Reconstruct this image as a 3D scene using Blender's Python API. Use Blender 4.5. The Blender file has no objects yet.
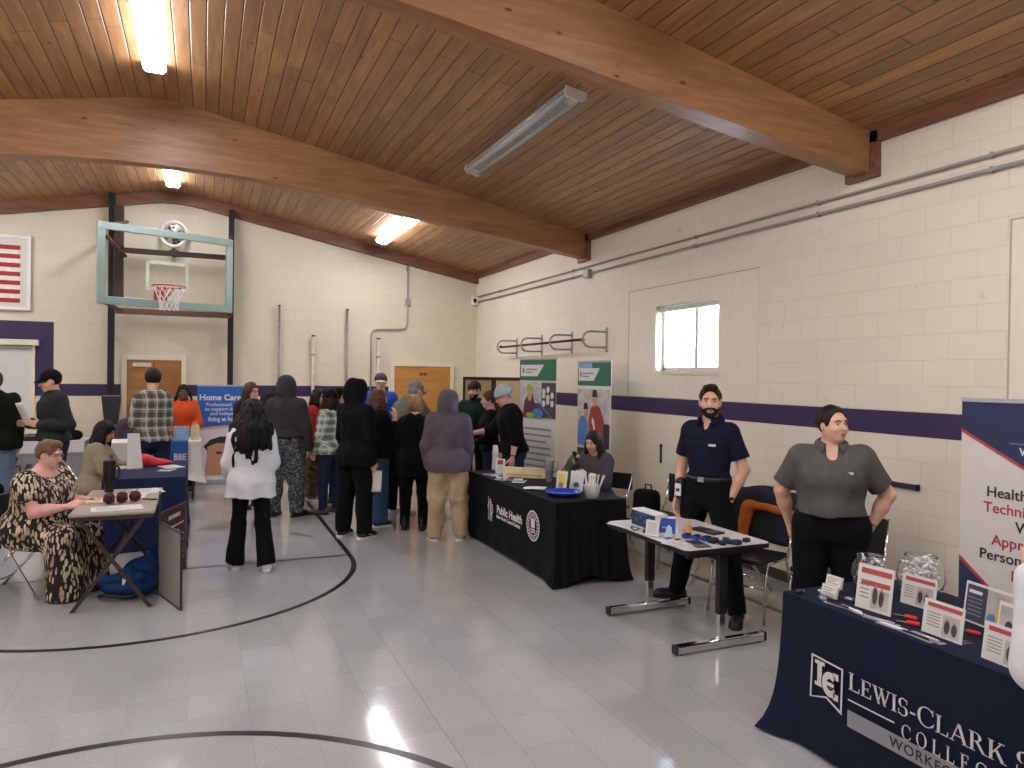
import bpy, bmesh, math, random
import numpy as np
from mathutils import Vector, Matrix, Euler
random.seed(4); RNG = np.random.RandomState(7)
SC = bpy.context.scene
COL = SC.collection
PI = math.pi

# ---------------------------------------------------------------- colour and materials
def lin(h):
    h = h.lstrip('#'); v = [int(h[i:i+2], 16)/255 for i in (0, 2, 4)]
    return tuple(c/12.92 if c <= .04045 else ((c+.055)/1.055)**2.4 for c in v) + (1,)
class NT:
    def __init__(s, name):
        s.m = bpy.data.materials.new(name); s.m.use_nodes = True
        s.t = s.m.node_tree; s.b = s.t.nodes['Principled BSDF']
    def n(s, typ, **kw):
        d = s.t.nodes.new(typ)
        for k, v in kw.items():
            if hasattr(d, k) and k not in d.inputs: setattr(d, k, v)
            else: s.put(d.inputs[k.replace('_', ' ') if k.replace('_', ' ') in d.inputs else k], v)
        return d
    def put(s, sock, v):
        if isinstance(v, bpy.types.NodeSocket): s.t.links.new(v, sock)
        else: sock.default_value = v
    def math(s, op, a, b=None, c=None):
        d = s.t.nodes.new('ShaderNodeMath'); d.operation = op
        s.put(d.inputs[0], a)
        if b is not None: s.put(d.inputs[1], b)
        if c is not None: s.put(d.inputs[2], c)
        return d.outputs[0]
    def mix(s, f, a, b, mode='MIX'):
        d = s.t.nodes.new('ShaderNodeMix'); d.data_type = 'RGBA'; d.blend_type = mode
        s.put(d.inputs[0], f); s.put(d.inputs[6], a); s.put(d.inputs[7], b)
        return d.outputs[2]
    def ramp(s, f, stops, interp='LINEAR'):
        d = s.t.nodes.new('ShaderNodeValToRGB'); d.color_ramp.interpolation = interp
        e = d.color_ramp.elements
        while len(e) < len(stops): e.new(.5)
        for el, (p, c) in zip(e, stops): el.position = p; el.color = c
        s.put(d.inputs[0], f); return d.outputs[0]
    def co(s, kind='Object'):
        return s.t.nodes.new('ShaderNodeTexCoord').outputs[kind]
    def sep(s, v):
        d = s.t.nodes.new('ShaderNodeSeparateXYZ'); s.put(d.inputs[0], v); return d.outputs
    def comb(s, x, y, z):
        d = s.t.nodes.new('ShaderNodeCombineXYZ'); s.put(d.inputs[0], x); s.put(d.inputs[1], y); s.put(d.inputs[2], z)
        return d.outputs[0]
    def noise(s, v, scale, detail=3, rough=.5):
        d = s.t.nodes.new('ShaderNodeTexNoise'); s.put(d.inputs['Vector'], v)
        d.inputs['Scale'].default_value = scale; d.inputs['Detail'].default_value = detail
        d.inputs['Roughness'].default_value = rough; return d.outputs
    def bump(s, h, strength=.3, dist=.01):
        d = s.t.nodes.new('ShaderNodeBump'); d.inputs['Strength'].default_value = strength
        d.inputs['Distance'].default_value = dist; s.put(d.inputs['Height'], h)
        s.t.links.new(d.outputs[0], s.b.inputs['Normal'])
    def done(s, col=None, rough=.6, metal=0, **kw):
        if col is not None: s.put(s.b.inputs['Base Color'], col)
        s.put(s.b.inputs['Roughness'], rough); s.put(s.b.inputs['Metallic'], metal)
        for k, v in kw.items(): s.put(s.b.inputs[k], v)
        return s.m
def sh(c, f): return tuple(min(1, x*f) for x in c[:3])+(1,)
def M(name, hexc, rough=.6, metal=0, var=.12, scale=14, bump=0, bscale=60, **kw):
    t = NT(name); c = lin(hexc); v = t.co()
    f = t.noise(v, scale, 4)[0]
    col = t.ramp(f, [(.3, sh(c, 1-var)), (.7, sh(c, 1+var))])
    if bump: t.bump(t.noise(v, bscale, 3)[0], bump, .004)
    return t.done(col, rough, metal, **kw)
def fabric(name, hexc, rough=.9, var=.16, bump=.35, bscale=240):
    t = NT(name); c = lin(hexc); v = t.co()
    f = t.noise(v, 18, 4)[0]; g = t.noise(v, bscale, 2)[0]
    col = t.ramp(f, [(.25, sh(c, 1-var)), (.75, sh(c, 1+var))])
    col = t.mix(.25, col, t.ramp(g, [(.3, sh(c, .7)), (.7, sh(c, 1.3))]))
    t.bump(g, bump, .003)
    return t.done(col, rough, 0, **{'Specular IOR Level': .2})
def emit(name, hexc, strength):
    t = NT(name); c = lin(hexc)
    return t.done(c, .5, 0, **{'Emission Color': c, 'Emission Strength': strength})

# ---------------------------------------------------------------- objects
def link(o, parent=None):
    COL.objects.link(o)
    if parent is not None: o.parent = parent
    return o
def tag(o, label=None, cat=None, group=None, kind=None):
    if label: o['label'] = label
    if cat: o['category'] = cat
    if group: o['group'] = group
    if kind: o['kind'] = kind
    return o
def thing(name, label, cat, loc=(0, 0, 0), rot=0, group=None):
    o = bpy.data.objects.new(name, None); link(o)
    o.location = loc; o.rotation_euler = (0, 0, math.radians(rot)) if not isinstance(rot, tuple) else rot
    o.empty_display_size = .1
    return tag(o, label, cat, group)
class B:
    """collects shapes into one mesh"""
    def __init__(s): s.bm = bmesh.new()
    def box(s, lo, hi, bev=0, mx=None, seg=1):
        bm = s.bm if not bev else bmesh.new()
        x0, y0, z0 = lo; x1, y1, z1 = hi
        P = [(x0,y0,z0),(x1,y0,z0),(x1,y1,z0),(x0,y1,z0),(x0,y0,z1),(x1,y0,z1),(x1,y1,z1),(x0,y1,z1)]
        vs = [bm.verts.new(p) for p in P]
        for f in ((3,2,1,0),(4,5,6,7),(0,1,5,4),(1,2,6,5),(2,3,7,6),(3,0,4,7)): bm.faces.new([vs[i] for i in f])
        if bev:
            bmesh.ops.bevel(bm, geom=bm.edges[:], offset=bev, segments=seg, profile=.5, affect='EDGES')
            if mx is not None: bmesh.ops.transform(bm, matrix=mx, verts=bm.verts[:])
            s._merge(bm)
        elif mx is not None: bmesh.ops.transform(bm, matrix=mx, verts=vs)
        return s
    def _merge(s, bm):
        me = bpy.data.meshes.new('t'); bm.to_mesh(me); bm.free(); s.bm.from_mesh(me); bpy.data.meshes.remove(me)
    def tube(s, pts, r, n=8, cap=True, closed=False):
        pts = [Vector(p) for p in pts]; N = len(pts); rings = []
        rr = r if isinstance(r, (list, tuple)) else [r]*N
        up = None
        for i, p in enumerate(pts):
            if closed: d = pts[(i+1) % N]-pts[i-1]
            else: d = pts[min(i+1, N-1)]-pts[max(i-1, 0)]
            d.normalize()
            if up is None: up = d.orthogonal().normalized()
            else:
                up = up-d*up.dot(d)
                up = up.normalized() if up.length > 1e-6 else d.orthogonal().normalized()
            w = d.cross(up)
            rings.append([s.bm.verts.new(p+(up*math.cos(2*PI*k/n)+w*math.sin(2*PI*k/n))*rr[i]) for k in range(n)])
        for i in range(N if closed else N-1):
            a, b = rings[i], rings[(i+1) % N]
            for k in range(n): s.bm.faces.new([a[k], a[(k+1) % n], b[(k+1) % n], b[k]])
        if cap and not closed:
            s.bm.faces.new(rings[0][::-1]); s.bm.faces.new(rings[-1])
        return s
    def lathe(s, prof, n=24, c=(0, 0, 0), mx=None, cap=True):
        rings = []; new = []
        for r, z in prof:
            ring = [s.bm.verts.new((c[0]+r*math.cos(2*PI*k/n), c[1]+r*math.sin(2*PI*k/n), c[2]+z)) for k in range(n)]
            rings.append(ring); new += ring
        for a, b in zip(rings, rings[1:]):
            for k in range(n): s.bm.faces.new([a[k], a[(k+1) % n], b[(k+1) % n], b[k]])
        if cap:
            s.bm.faces.new(rings[0][::-1]); s.bm.faces.new(rings[-1])
        if mx is not None: bmesh.ops.transform(s.bm, matrix=mx, verts=new)
        return s
    def poly(s, pts, ext=None):
        """polygon, optionally extruded by the vector ext"""
        a = [s.bm.verts.new(p) for p in pts]
        if ext is None: s.bm.faces.new(a); return s
        e = Vector(ext); b = [s.bm.verts.new(Vector(p)+e) for p in pts]; n = len(a)
        s.bm.faces.new(a[::-1]); s.bm.faces.new(b)
        for k in range(n): s.bm.faces.new([a[k], a[(k+1) % n], b[(k+1) % n], b[k]])
        return s
    def grid(s, rows, closed=False):
        V = [[s.bm.verts.new(p) for p in r] for r in rows]
        for a, b in zip(V, V[1:]):
            for k in range(len(a) if closed else len(a)-1):
                s.bm.faces.new([a[k], a[(k+1) % len(a)], b[(k+1) % len(a)], b[k]])
        return s
    def ell(s, c, r, n=16, m=10):
        prof = [(math.sin(PI*i/m), -math.cos(PI*i/m)) for i in range(m+1)]
        prof[0] = (.02, -1); prof[-1] = (.02, 1)
        return s.lathe(prof, n, mx=Matrix.Translation(c) @ Matrix.Diagonal((*r, 1)))
    def out(s, name, mat, parent=None, smooth=False, label=None, loc=None, solid=0, sub=0):
        bmesh.ops.recalc_face_normals(s.bm, faces=s.bm.faces[:])
        me = bpy.data.meshes.new(name); s.bm.to_mesh(me); s.bm.free()
        me.materials.append(mat)
        if smooth: me.shade_smooth()
        o = bpy.data.objects.new(name, me); link(o, parent)
        if smooth == 'auto' : me.set_sharp_from_angle(angle=math.radians(38))
        if label: o['label'] = label
        if loc: o.location = loc
        if solid:
            md = o.modifiers.new('s', 'SOLIDIFY'); md.thickness = solid; md.offset = 0
        if sub:
            md = o.modifiers.new('u', 'SUBSURF'); md.levels = sub; md.render_levels = sub
        return o
def RZ(a): return Matrix.Rotation(math.radians(a), 4, 'Z')
def T(x, y, z): return Matrix.Translation((x, y, z))
def dup(root, loc, rot=None, label=None):
    r = root.copy(); COL.objects.link(r); r.location = loc
    if rot is not None: r.rotation_euler = (0, 0, math.radians(rot)) if not isinstance(rot, tuple) else rot
    if label: r['label'] = label
    for ch in list(root.children):
        c = ch.copy(); COL.objects.link(c); c.parent = r
        for g in list(ch.children):
            d = g.copy(); COL.objects.link(d); d.parent = c
    return r
def frame(o, x, y):
    """matrix whose plane is spanned by x (right) and y (up) at o"""
    x = Vector(x).normalized(); y = Vector(y); y = (y-x*y.dot(x)).normalized(); z = x.cross(y)
    m = Matrix((x, y, z)).transposed().to_4x4(); m.translation = o; return m
def text(body, size, mat, parent, mx, name='lettering', bold=0, align='LEFT', ext=.0006, space=1, xs=1, label=None):
    cu = bpy.data.curves.new('f', 'FONT'); cu.body = body; cu.size = size; cu.align_x = align
    cu.offset = bold; cu.extrude = ext; cu.space_character = space; cu.resolution_u = 3
    o = bpy.data.objects.new('f', cu); COL.objects.link(o)
    dg = bpy.context.evaluated_depsgraph_get()
    me = bpy.data.meshes.new_from_object(o.evaluated_get(dg)); bpy.data.objects.remove(o)
    me.transform(mx @ Matrix.Diagonal((xs, 1, 1, 1))); me.materials.clear(); me.materials.append(mat); me.name = name
    r = bpy.data.objects.new(name, me); link(r, parent)
    if label: r['label'] = label
    return r
def shape2d(polys, mat, parent, mx, name='print', ext=.0012, label=None):
    """flat polygons in plane coordinates, one mesh"""
    b = B()
    for p in polys: b.poly([mx @ Vector((x, y, 0)) for x, y in p], ext=(mx.to_3x3() @ Vector((0, 0, ext))))
    return b.out(name, mat, parent, label=label)
def rect(x0, y0, x1, y1): return [(x0, y0), (x1, y0), (x1, y1), (x0, y1)]
def arc(cx, cy, r0, r1, a0, a1, n=14, ry=1.0):
    o = [(cx+r1*math.cos(math.radians(a0+(a1-a0)*i/n)), cy+ry*r1*math.sin(math.radians(a0+(a1-a0)*i/n))) for i in range(n+1)]
    i_ = [(cx+r0*math.cos(math.radians(a0+(a1-a0)*i/n)), cy+ry*r0*math.sin(math.radians(a0+(a1-a0)*i/n))) for i in range(n+1)]
    return [[o[k], o[k+1], i_[k+1], i_[k]] for k in range(n)]
def disc(cx, cy, rx, ry, n=18): return [(cx+rx*math.cos(2*PI*k/n), cy+ry*math.sin(2*PI*k/n)) for k in range(n)]

# ---------------------------------------------------------------- signed distance sculpting
class G:
    def __init__(s, lo, hi, h):
        s.h = h; s.lo = np.array(lo, float)
        s.ax = [np.arange(l, u+h, h, dtype=np.float32) for l, u in zip(lo, hi)]
        s.D = np.full([len(a) for a in s.ax], .3, np.float32)
    def sub(s, lo, hi):
        sl = []
        for a, l, u in zip(s.ax, lo, hi):
            i = max(0, int(np.searchsorted(a, l))-1); j = min(len(a), int(np.searchsorted(a, u))+1)
            if j <= i: return None
            sl.append(slice(i, j))
        X = s.ax[0][sl[0]][:, None, None]; Y = s.ax[1][sl[1]][None, :, None]; Z = s.ax[2][sl[2]][None, None, :]
        return tuple(sl), X, Y, Z
    def put(s, sl, d, k, op):
        a = s.D[sl]
        if op == 'u':
            if k <= 0: s.D[sl] = np.minimum(a, d); return
            h = np.clip(.5+.5*(a-d)/k, 0, 1); s.D[sl] = a*(1-h)+d*h-k*h*(1-h)
        elif op == 's':
            d = -d
            if k <= 0: s.D[sl] = np.maximum(a, d); return
            h = np.clip(.5-.5*(a-d)/k, 0, 1); s.D[sl] = a*(1-h)+d*h+k*h*(1-h)
    def cone(s, a, b, ra, rb, k=.02, op='u', flat=False, sq=None):
        """tapered limb; flat cuts its ends; sq=(unit vector, factor) flattens it along a direction"""
        a = np.array(a, float); b = np.array(b, float); R = max(ra, rb)*1.0+k+2*s.h
        g = s.sub(np.minimum(a, b)-R, np.maximum(a, b)+R)
        if g is None: return
        sl, X, Y, Z = g; d = b-a; L2 = float(d@d)+1e-9
        px, py, pz = X-a[0], Y-a[1], Z-a[2]
        t0 = (px*d[0]+py*d[1]+pz*d[2])/L2; t = np.clip(t0, 0, 1)
        qx, qy, qz = px-t*d[0], py-t*d[1], pz-t*d[2]
        if sq is not None:
            u, f = sq; u = np.array(u, float); w = qx*u[0]+qy*u[1]+qz*u[2]; e = (1/f-1)*w
            qx, qy, qz = qx+e*u[0], qy+e*u[1], qz+e*u[2]
        r = np.sqrt(qx*qx+qy*qy+qz*qz)-(ra+(rb-ra)*t)
        if flat:
            L = math.sqrt(L2); r = np.maximum(r, np.maximum(-t0, t0-1)*L)
        s.put(sl, r.astype(np.float32), k, op)
    def ell(s, c, r, R=None, k=.02, op='u'):
        c = np.array(c, float); r = np.array(r, float); m = r.max()+k+2*s.h
        g = s.sub(c-m, c+m)
        if g is None: return
        sl, X, Y, Z = g; x, y, z = X-c[0], Y-c[1], Z-c[2]
        if R is not None:
            R = np.array(R); x, y, z = (R[0, 0]*x+R[1, 0]*y+R[2, 0]*z, R[0, 1]*x+R[1, 1]*y+R[2, 1]*z, R[0, 2]*x+R[1, 2]*y+R[2, 2]*z)
        k0 = np.sqrt((x/r[0])**2+(y/r[1])**2+(z/r[2])**2); k1 = np.sqrt((x/r[0]**2)**2+(y/r[1]**2)**2+(z/r[2]**2)**2)+1e-6
        s.put(sl, (k0*(k0-1)/k1).astype(np.float32), k, op)
    def box(s, c, hf, R=None, rd=.01, k=.0, op='u'):
        c = np.array(c, float); hf = np.array(hf, float); m = float(np.linalg.norm(hf))+k+2*s.h
        g = s.sub(c-m, c+m)
        if g is None: return
        sl, X, Y, Z = g; x, y, z = X-c[0], Y-c[1], Z-c[2]
        if R is not None:
            R = np.array(R); x, y, z = (R[0, 0]*x+R[1, 0]*y+R[2, 0]*z, R[0, 1]*x+R[1, 1]*y+R[2, 1]*z, R[0, 2]*x+R[1, 2]*y+R[2, 2]*z)
        x, y, z = np.broadcast_arrays(np.abs(x)-hf[0]+rd, np.abs(y)-hf[1]+rd, np.abs(z)-hf[2]+rd)
        d = np.sqrt(np.maximum(x, 0)**2+np.maximum(y, 0)**2+np.maximum(z, 0)**2)+np.minimum(np.maximum(x, np.maximum(y, z)), 0)-rd
        s.put(sl, d.astype(np.float32), k, op)
    def stack(s, o, R, prof, grow=0, k=.03, op='u'):
        """elliptical sections (z, rx, ry, y offset) along the local z of frame R at o, flat ends"""
        o = np.array(o, float); R = np.array(R, float); P = np.array(prof, float)
        z0, z1 = P[0, 0], P[-1, 0]; m = max(P[:, 1].max(), P[:, 2].max()+np.abs(P[:, 3]).max())+grow+k+2*s.h
        e0 = o+R[:, 2]*z0; e1 = o+R[:, 2]*z1
        g = s.sub(np.minimum(e0, e1)-m, np.maximum(e0, e1)+m)
        if g is None: return
        sl, X, Y, Z = g; x, y, z = X-o[0], Y-o[1], Z-o[2]
        x, y, z = (R[0, 0]*x+R[1, 0]*y+R[2, 0]*z, R[0, 1]*x+R[1, 1]*y+R[2, 1]*z, R[0, 2]*x+R[1, 2]*y+R[2, 2]*z)
        zc = np.clip(z, z0, z1)
        rx = np.interp(zc, P[:, 0], P[:, 1])+grow; ry = np.interp(zc, P[:, 0], P[:, 2])+grow; oy = np.interp(zc, P[:, 0], P[:, 3])
        q = np.sqrt((x/rx)**2+((y-oy)/ry)**2)
        d = np.maximum((q-1)*np.minimum(rx, ry), np.maximum(z0-z, z-z1))
        s.put(sl, d.astype(np.float32), k, op)
    def folds(s, amp, seed=0, f=(18, 46), zs=.55, n=6):
        r = np.random.RandomState(seed); X, Y, Z = s.ax[0][:, None, None], s.ax[1][None, :, None], s.ax[2][None, None, :]
        w = 0
        for i in range(n):
            v = r.normal(size=3); v /= np.linalg.norm(v); v *= r.uniform(*f); v[2] *= zs; p = r.uniform(0, 6)
            w = w+np.sin(v[0]*X+v[1]*Y+v[2]*Z+p+1.3*np.sin(.6*(v[1]*X-v[0]*Y)+p*2))
        s.D += (amp*w/math.sqrt(n)).astype(np.float32)
    def cut(s, o, n):
        """keep the side the normal points away from"""
        n = np.array(n, float); n /= np.linalg.norm(n)
        X, Y, Z = s.ax[0][:, None, None], s.ax[1][None, :, None], s.ax[2][None, None, :]
        s.D = np.maximum(s.D, ((X-o[0])*n[0]+(Y-o[1])*n[1]+(Z-o[2])*n[2]).astype(np.float32))
    def mesh(s, name, mat, parent=None, label=None):
        D = s.D.copy()
        for a in range(3):
            ix = [slice(None)]*3
            for e in (0, -1): ix[a] = e; D[tuple(ix)] = np.maximum(D[tuple(ix)], 1e-3)
        ins = D < 0
        nx, ny, nz = [n-1 for n in D.shape]
        cnt = np.zeros((nx, ny, nz), np.int8)
        C8 = [(i, j, k) for i in (0, 1) for j in (0, 1) for k in (0, 1)]
        for i, j, k in C8: cnt += ins[i:nx+i, j:ny+j, k:nz+k]
        act = (cnt > 0) & (cnt < 8); I = np.argwhere(act)
        idx = np.full(act.shape, -1, np.int64); idx[act] = np.arange(len(I))
        acc = np.zeros((len(I), 3)); num = np.zeros(len(I))
        for a in range(3):
            for u in (0, 1):
                for v in (0, 1):
                    o0 = [0, 0, 0]; o0[(a+1) % 3] = u; o0[(a+2) % 3] = v; o1 = list(o0); o1[a] = 1
                    d0 = D[I[:, 0]+o0[0], I[:, 1]+o0[1], I[:, 2]+o0[2]]; d1 = D[I[:, 0]+o1[0], I[:, 1]+o1[1], I[:, 2]+o1[2]]
                    c = (d0 < 0) != (d1 < 0); t = np.where(c, d0/np.where(c, d0-d1, 1), 0)
                    p = np.tile(np.array(o0, float), (len(I), 1)); p[:, a] = t
                    acc[c] += p[c]; num[c] += 1
        V = (I+acc/num[:, None])*s.h+s.lo
        F = []
        for a in range(3):
            b, c = (a+1) % 3, (a+2) % 3
            A = np.moveaxis(ins, (a, b, c), (0, 1, 2)); X = np.moveaxis(idx, (a, b, c), (0, 1, 2))
            e = A[:-1, 1:-1, 1:-1] != A[1:, 1:-1, 1:-1]; q = np.argwhere(e)
            if not len(q): continue
            i, j, k = q[:, 0], q[:, 1]+1, q[:, 2]+1
            f = np.stack([X[i, j-1, k-1], X[i, j, k-1], X[i, j, k], X[i, j-1, k]], 1)
            fl = ~A[i, j, k]
            f[fl] = f[fl][:, ::-1]; F.append(f)
        F = np.concatenate(F); F = F[(F >= 0).all(1)]
        me = bpy.data.meshes.new(name); me.vertices.add(len(V)); me.vertices.foreach_set('co', V.astype(np.float32).ravel())
        me.loops.add(len(F)*4); me.loops.foreach_set('vertex_index', F.astype(np.int32).ravel())
        me.polygons.add(len(F)); me.polygons.foreach_set('loop_start', np.arange(0, len(F)*4, 4, dtype=np.int32))
        me.update(calc_edges=True); me.validate(); me.shade_smooth()
        me.materials.append(mat)
        o = bpy.data.objects.new(name, me); link(o, parent)
        if label: o['label'] = label
        return o
# ================================================================= room
XR, XL, YB, YF = 4.95, -5.87, 13.27, -6.2
RX, ZR, EZ, SL = -.46, 4.888, 3.86, .19
def zc(x):
    d = abs(x-RX)
    return ZR-SL*d if d > .35 else ZR-SL*(d*d/.7+.175)
def struct(o): o['kind'] = 'structure'; return o

def block_wall(name, axis, hexc='#e9dfc8'):
    t = NT(name); c = lin(hexc); s = t.sep(t.co())
    v = t.comb(s[axis], s[2], 0)
    v2 = t.n('ShaderNodeMapping', Vector=v); v2.inputs['Location'].default_value = (0.1, .085, 0)
    br = t.n('ShaderNodeTexBrick', Vector=v2.outputs[0]); br.offset = .5
    br.inputs['Color1'].default_value = c; br.inputs['Color2'].default_value = sh(c, .965)
    br.inputs['Mortar'].default_value = sh(c, .86); br.inputs['Scale'].default_value = 1
    br.inputs['Mortar Size'].default_value = .0045; br.inputs['Mortar Smooth'].default_value = .6
    br.inputs['Brick Width'].default_value = .40; br.inputs['Row Height'].default_value = .1915
    f = t.noise(v, 1.3, 4)[0]; g = t.noise(t.co(), 45, 3)[0]
    col = t.mix(.5, br.outputs[0], t.mix(1, br.outputs[0], t.ramp(f, [(.3, (.9, .9, .9, 1)), (.7, (1, 1, 1, 1))]), 'MULTIPLY'))
    # scattered small scuffs and patched holes
    spot = t.ramp(t.noise(v, 7.5, 1)[0], [(.74, (1, 1, 1, 1)), (.80, (.8, .78, .74, 1))])
    col = t.mix(.8, col, spot, 'MULTIPLY')
    h = t.math('ADD', t.math('MULTIPLY', br.outputs['Fac'], -1), t.math('MULTIPLY', g, .25))
    t.bump(h, .25, .006)
    return t.done(col, .55)
m_wr = block_wall('painted_block_side', 1); m_wb = block_wall('painted_block_back', 0, '#e2dac0')
m_plaster = M('smooth_infill_paint', '#e6dcc6', .6, var=.03, bump=.06)
m_purple = M('purple_wall_paint', '#33254f', .5, var=.08, bump=.08, bscale=40)
m_trimcream = M('cream_trim_paint', '#e7dcc2', .5, var=.04)

def wood(name, hexc, hexd, axis, plank=None, rough=.42, ring=9):
    """stained boards; grain runs along axis, plank = board width across the other horizontal axis"""
    t = NT(name); c, d = lin(hexc), lin(hexd); s = t.sep(t.co())
    along, across = s[axis], s[1-axis]
    if plank:
        q = t.math('DIVIDE', across, plank); i = t.math('FLOOR', q); fr = t.math('SUBTRACT', q, i)
        w = t.n('ShaderNodeTexWhiteNoise', noise_dimensions='1D'); t.put(w.inputs['W'], i); rnd = w.outputs['Value']
        off = t.math('MULTIPLY', rnd, 37.0)
        # board butt joints
        q2 = t.math('ADD', t.math('DIVIDE', along, 3.9), off); i2 = t.math('FLOOR', q2); f2 = t.math('SUBTRACT', q2, i2)
        w2 = t.n('ShaderNodeTexWhiteNoise', noise_dimensions='2D'); t.put(w2.inputs['Vector'], t.comb(i, i2, 0)); rnd2 = w2.outputs['Value']
    else:
        off = 0.0; rnd2 = None
    v = t.comb(t.math('MULTIPLY', along, .9), t.math('ADD', t.math('MULTIPLY', across, ring), off), t.math('MULTIPLY', s[2], ring))
    g = t.noise(v, 2.2, 6, .62)[0]
    col = t.ramp(g, [(.28, d), (.5, t_mid(c, d)), (.72, c)])
    fine = t.noise(t.comb(t.math('MULTIPLY', along, 4), t.math('MULTIPLY', across, 90), t.math('MULTIPLY', s[2], 90)), 1, 3)[0]
    col = t.mix(.35, col, t.ramp(fine, [(.3, (.72, .68, .64, 1)), (.7, (1.15, 1.12, 1.08, 1))]), 'MULTIPLY')
    # knots
    vo = t.n('ShaderNodeTexVoronoi', Vector=t.comb(t.math('MULTIPLY', along, 2.4), t.math('MULTIPLY', across, 6), t.math('MULTIPLY', s[2], 6)), Scale=1.0)
    col = t.mix(1, col, t.ramp(vo.outputs['Distance'], [(.035, (.28, .2, .16, 1)), (.085, (1, 1, 1, 1))]), 'MULTIPLY')
    if plank:
        col = t.mix(1, col, t.ramp(rnd2, [(0, (.80, .78, .76, 1)), (.5, (.97, .96, .95, 1)), (1, (1.14, 1.11, 1.07, 1))]), 'MULTIPLY')
        e = t.math('ABSOLUTE', t.math('SUBTRACT', fr, .5))
        seam = t.ramp(e, [(.455, (1, 1, 1, 1)), (.49, (.16, .11, .09, 1))])
        col = t.mix(1, col, seam, 'MULTIPLY')
        e2 = t.math('ABSOLUTE', t.math('SUBTRACT', f2, .5))
        col = t.mix(1, col, t.ramp(e2, [(.4975, (1, 1, 1, 1)), (.4992, (.5, .45, .42, 1))]), 'MULTIPLY')
        t.bump(t.math('MULTIPLY', t.ramp(e, [(.44, (1, 1, 1, 1)), (.49, (0, 0, 0, 1))]), 1.0), .6, .012)
    else:
        if ring == 7:
            q = t.math('DIVIDE', s[2], .042); fq = t.math('ABSOLUTE', t.math('SUBTRACT', t.math('SUBTRACT', q, t.math('FLOOR', q)), .5))
            wz = t.n('ShaderNodeTexWhiteNoise', noise_dimensions='1D'); t.put(wz.inputs['W'], t.math('FLOOR', q))
            lam_ = t.mix(1, t.ramp(fq, [(.47, (1, 1, 1, 1)), (.5, (.86, .84, .82, 1))]), t.ramp(wz.outputs['Value'], [(0, (.93, .92, .91, 1)), (1, (1.05, 1.04, 1.03, 1))]), 'MULTIPLY')
            t.put(t.b.inputs['Base Color'], t.mix(1, col, lam_, 'MULTIPLY')); col = None
        t.bump(fine, .12, .004)
    return t.done(col, rough)
def t_mid(a, b): return tuple((x+y)/2 for x, y in zip(a, b))
m_ceil = wood('stained_deck_boards', '#bd9164', '#8e6742', 1, .134, .45, 7)
m_beam = wood('glulam_timber', '#b98a60', '#8f6642', 0, None, .4, 7)
m_trimwood = wood('dark_stained_trim', '#8f6044', '#62402c', 0, None, .45, 8)
m_trimwoodY = wood('dark_stained_fascia', '#8f6044', '#62402c', 1, None, .45, 8)

# floor
def floor_mat():
    t = NT('vinyl_tile'); s = t.sep(t.co())
    def edge(a, off, w):
        q = t.math('DIVIDE', t.math('SUBTRACT', a, off), .3075); f = t.math('SUBTRACT', q, t.math('FLOOR', q))
        return t.math('ABSOLUTE', t.math('SUBTRACT', f, .5))
    ix = t.math('FLOOR', t.math('DIVIDE', t.math('SUBTRACT', s[0], .2475), .3075)); iy = t.math('FLOOR', t.math('DIVIDE', t.math('SUBTRACT', s[1], 3.54), .3075))
    w = t.n('ShaderNodeTexWhiteNoise', noise_dimensions='2D'); t.put(w.inputs['Vector'], t.comb(ix, iy, 0))
    w1 = t.n('ShaderNodeTexWhiteNoise', noise_dimensions='1D'); t.put(w1.inputs['W'], ix)
    w3 = t.n('ShaderNodeTexWhiteNoise', noise_dimensions='1D'); t.put(w3.inputs['W'], iy)
    base = t.ramp(w.outputs['Value'], [(0, lin('#aaaaa7')), (1, lin('#b2b2ae'))])
    sp = t.noise(t.co(), 70, 4, .7)[0]; big = t.noise(t.co(), 1.1, 3)[0]
    col = t.mix(1, base, t.ramp(sp, [(.32, (.84, .84, .84, 1)), (.68, (1.06, 1.06, 1.05, 1))]), 'MULTIPLY')
    col = t.mix(1, col, t.ramp(big, [(.3, (.93, .93, .94, 1)), (.7, (1, 1, 1, 1))]), 'MULTIPLY')
    ex, ey = edge(s[0], .2475, 0), edge(s[1], 3.54, 0)
    sx = t.math('MULTIPLY', t.ramp(ex, [(.488, (0, 0, 0, 1)), (.496, (1, 1, 1, 1))]), t.math('ADD', .12, t.math('MULTIPLY', t.math('POWER', w1.outputs['Value'], 2.0), .85)))
    sy = t.math('MULTIPLY', t.ramp(ey, [(.488, (0, 0, 0, 1)), (.496, (1, 1, 1, 1))]), t.math('ADD', .04, t.math('MULTIPLY', t.math('POWER', w3.outputs['Value'], 3.0), .7)))
    seam = t.math('MAXIMUM', sx, sy)
    col = t.mix(seam, col, lin('#827f79'))
    r = t.math('ADD', .07, t.math('MULTIPLY', big, .07))
    t.bump(t.math('SUBTRACT', t.math('ADD', t.noise(t.co(), 9, 3)[0], t.math('MULTIPLY', t.noise(t.comb(t.math('MULTIPLY', s[0], 14), t.math('MULTIPLY', s[1], 60), 0), 1, 2)[0], .35)), t.math('MULTIPLY', seam, .4)), .06, .01)
    t.b.inputs['Specular IOR Level'].default_value = .6
    return t.done(col, r)
m_floor = floor_mat()
floor = B().box((XL-.2, YF-.2, -.12), (XR+.2, YB+.2, 0)).out('floor', m_floor); struct(floor)
m_line = M('black_court_paint', '#1e1c1c', .3, var=.15)
def court(polys):
    b = B()
    for p in polys: b.poly([(x, y, .0012) for x, y in p])
    struct(b.out('court_line', m_line, floor))
court(arc(-.46, 7.33, 1.835, 1.885, 180, 360, 64))
court([rect(1.375, 7.33, 1.425, YB-.02)]); court([rect(-2.345, 7.33, -2.295, YB-.02)])
court([rect(-2.3, 7.37, 1.38, 7.41)])
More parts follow.
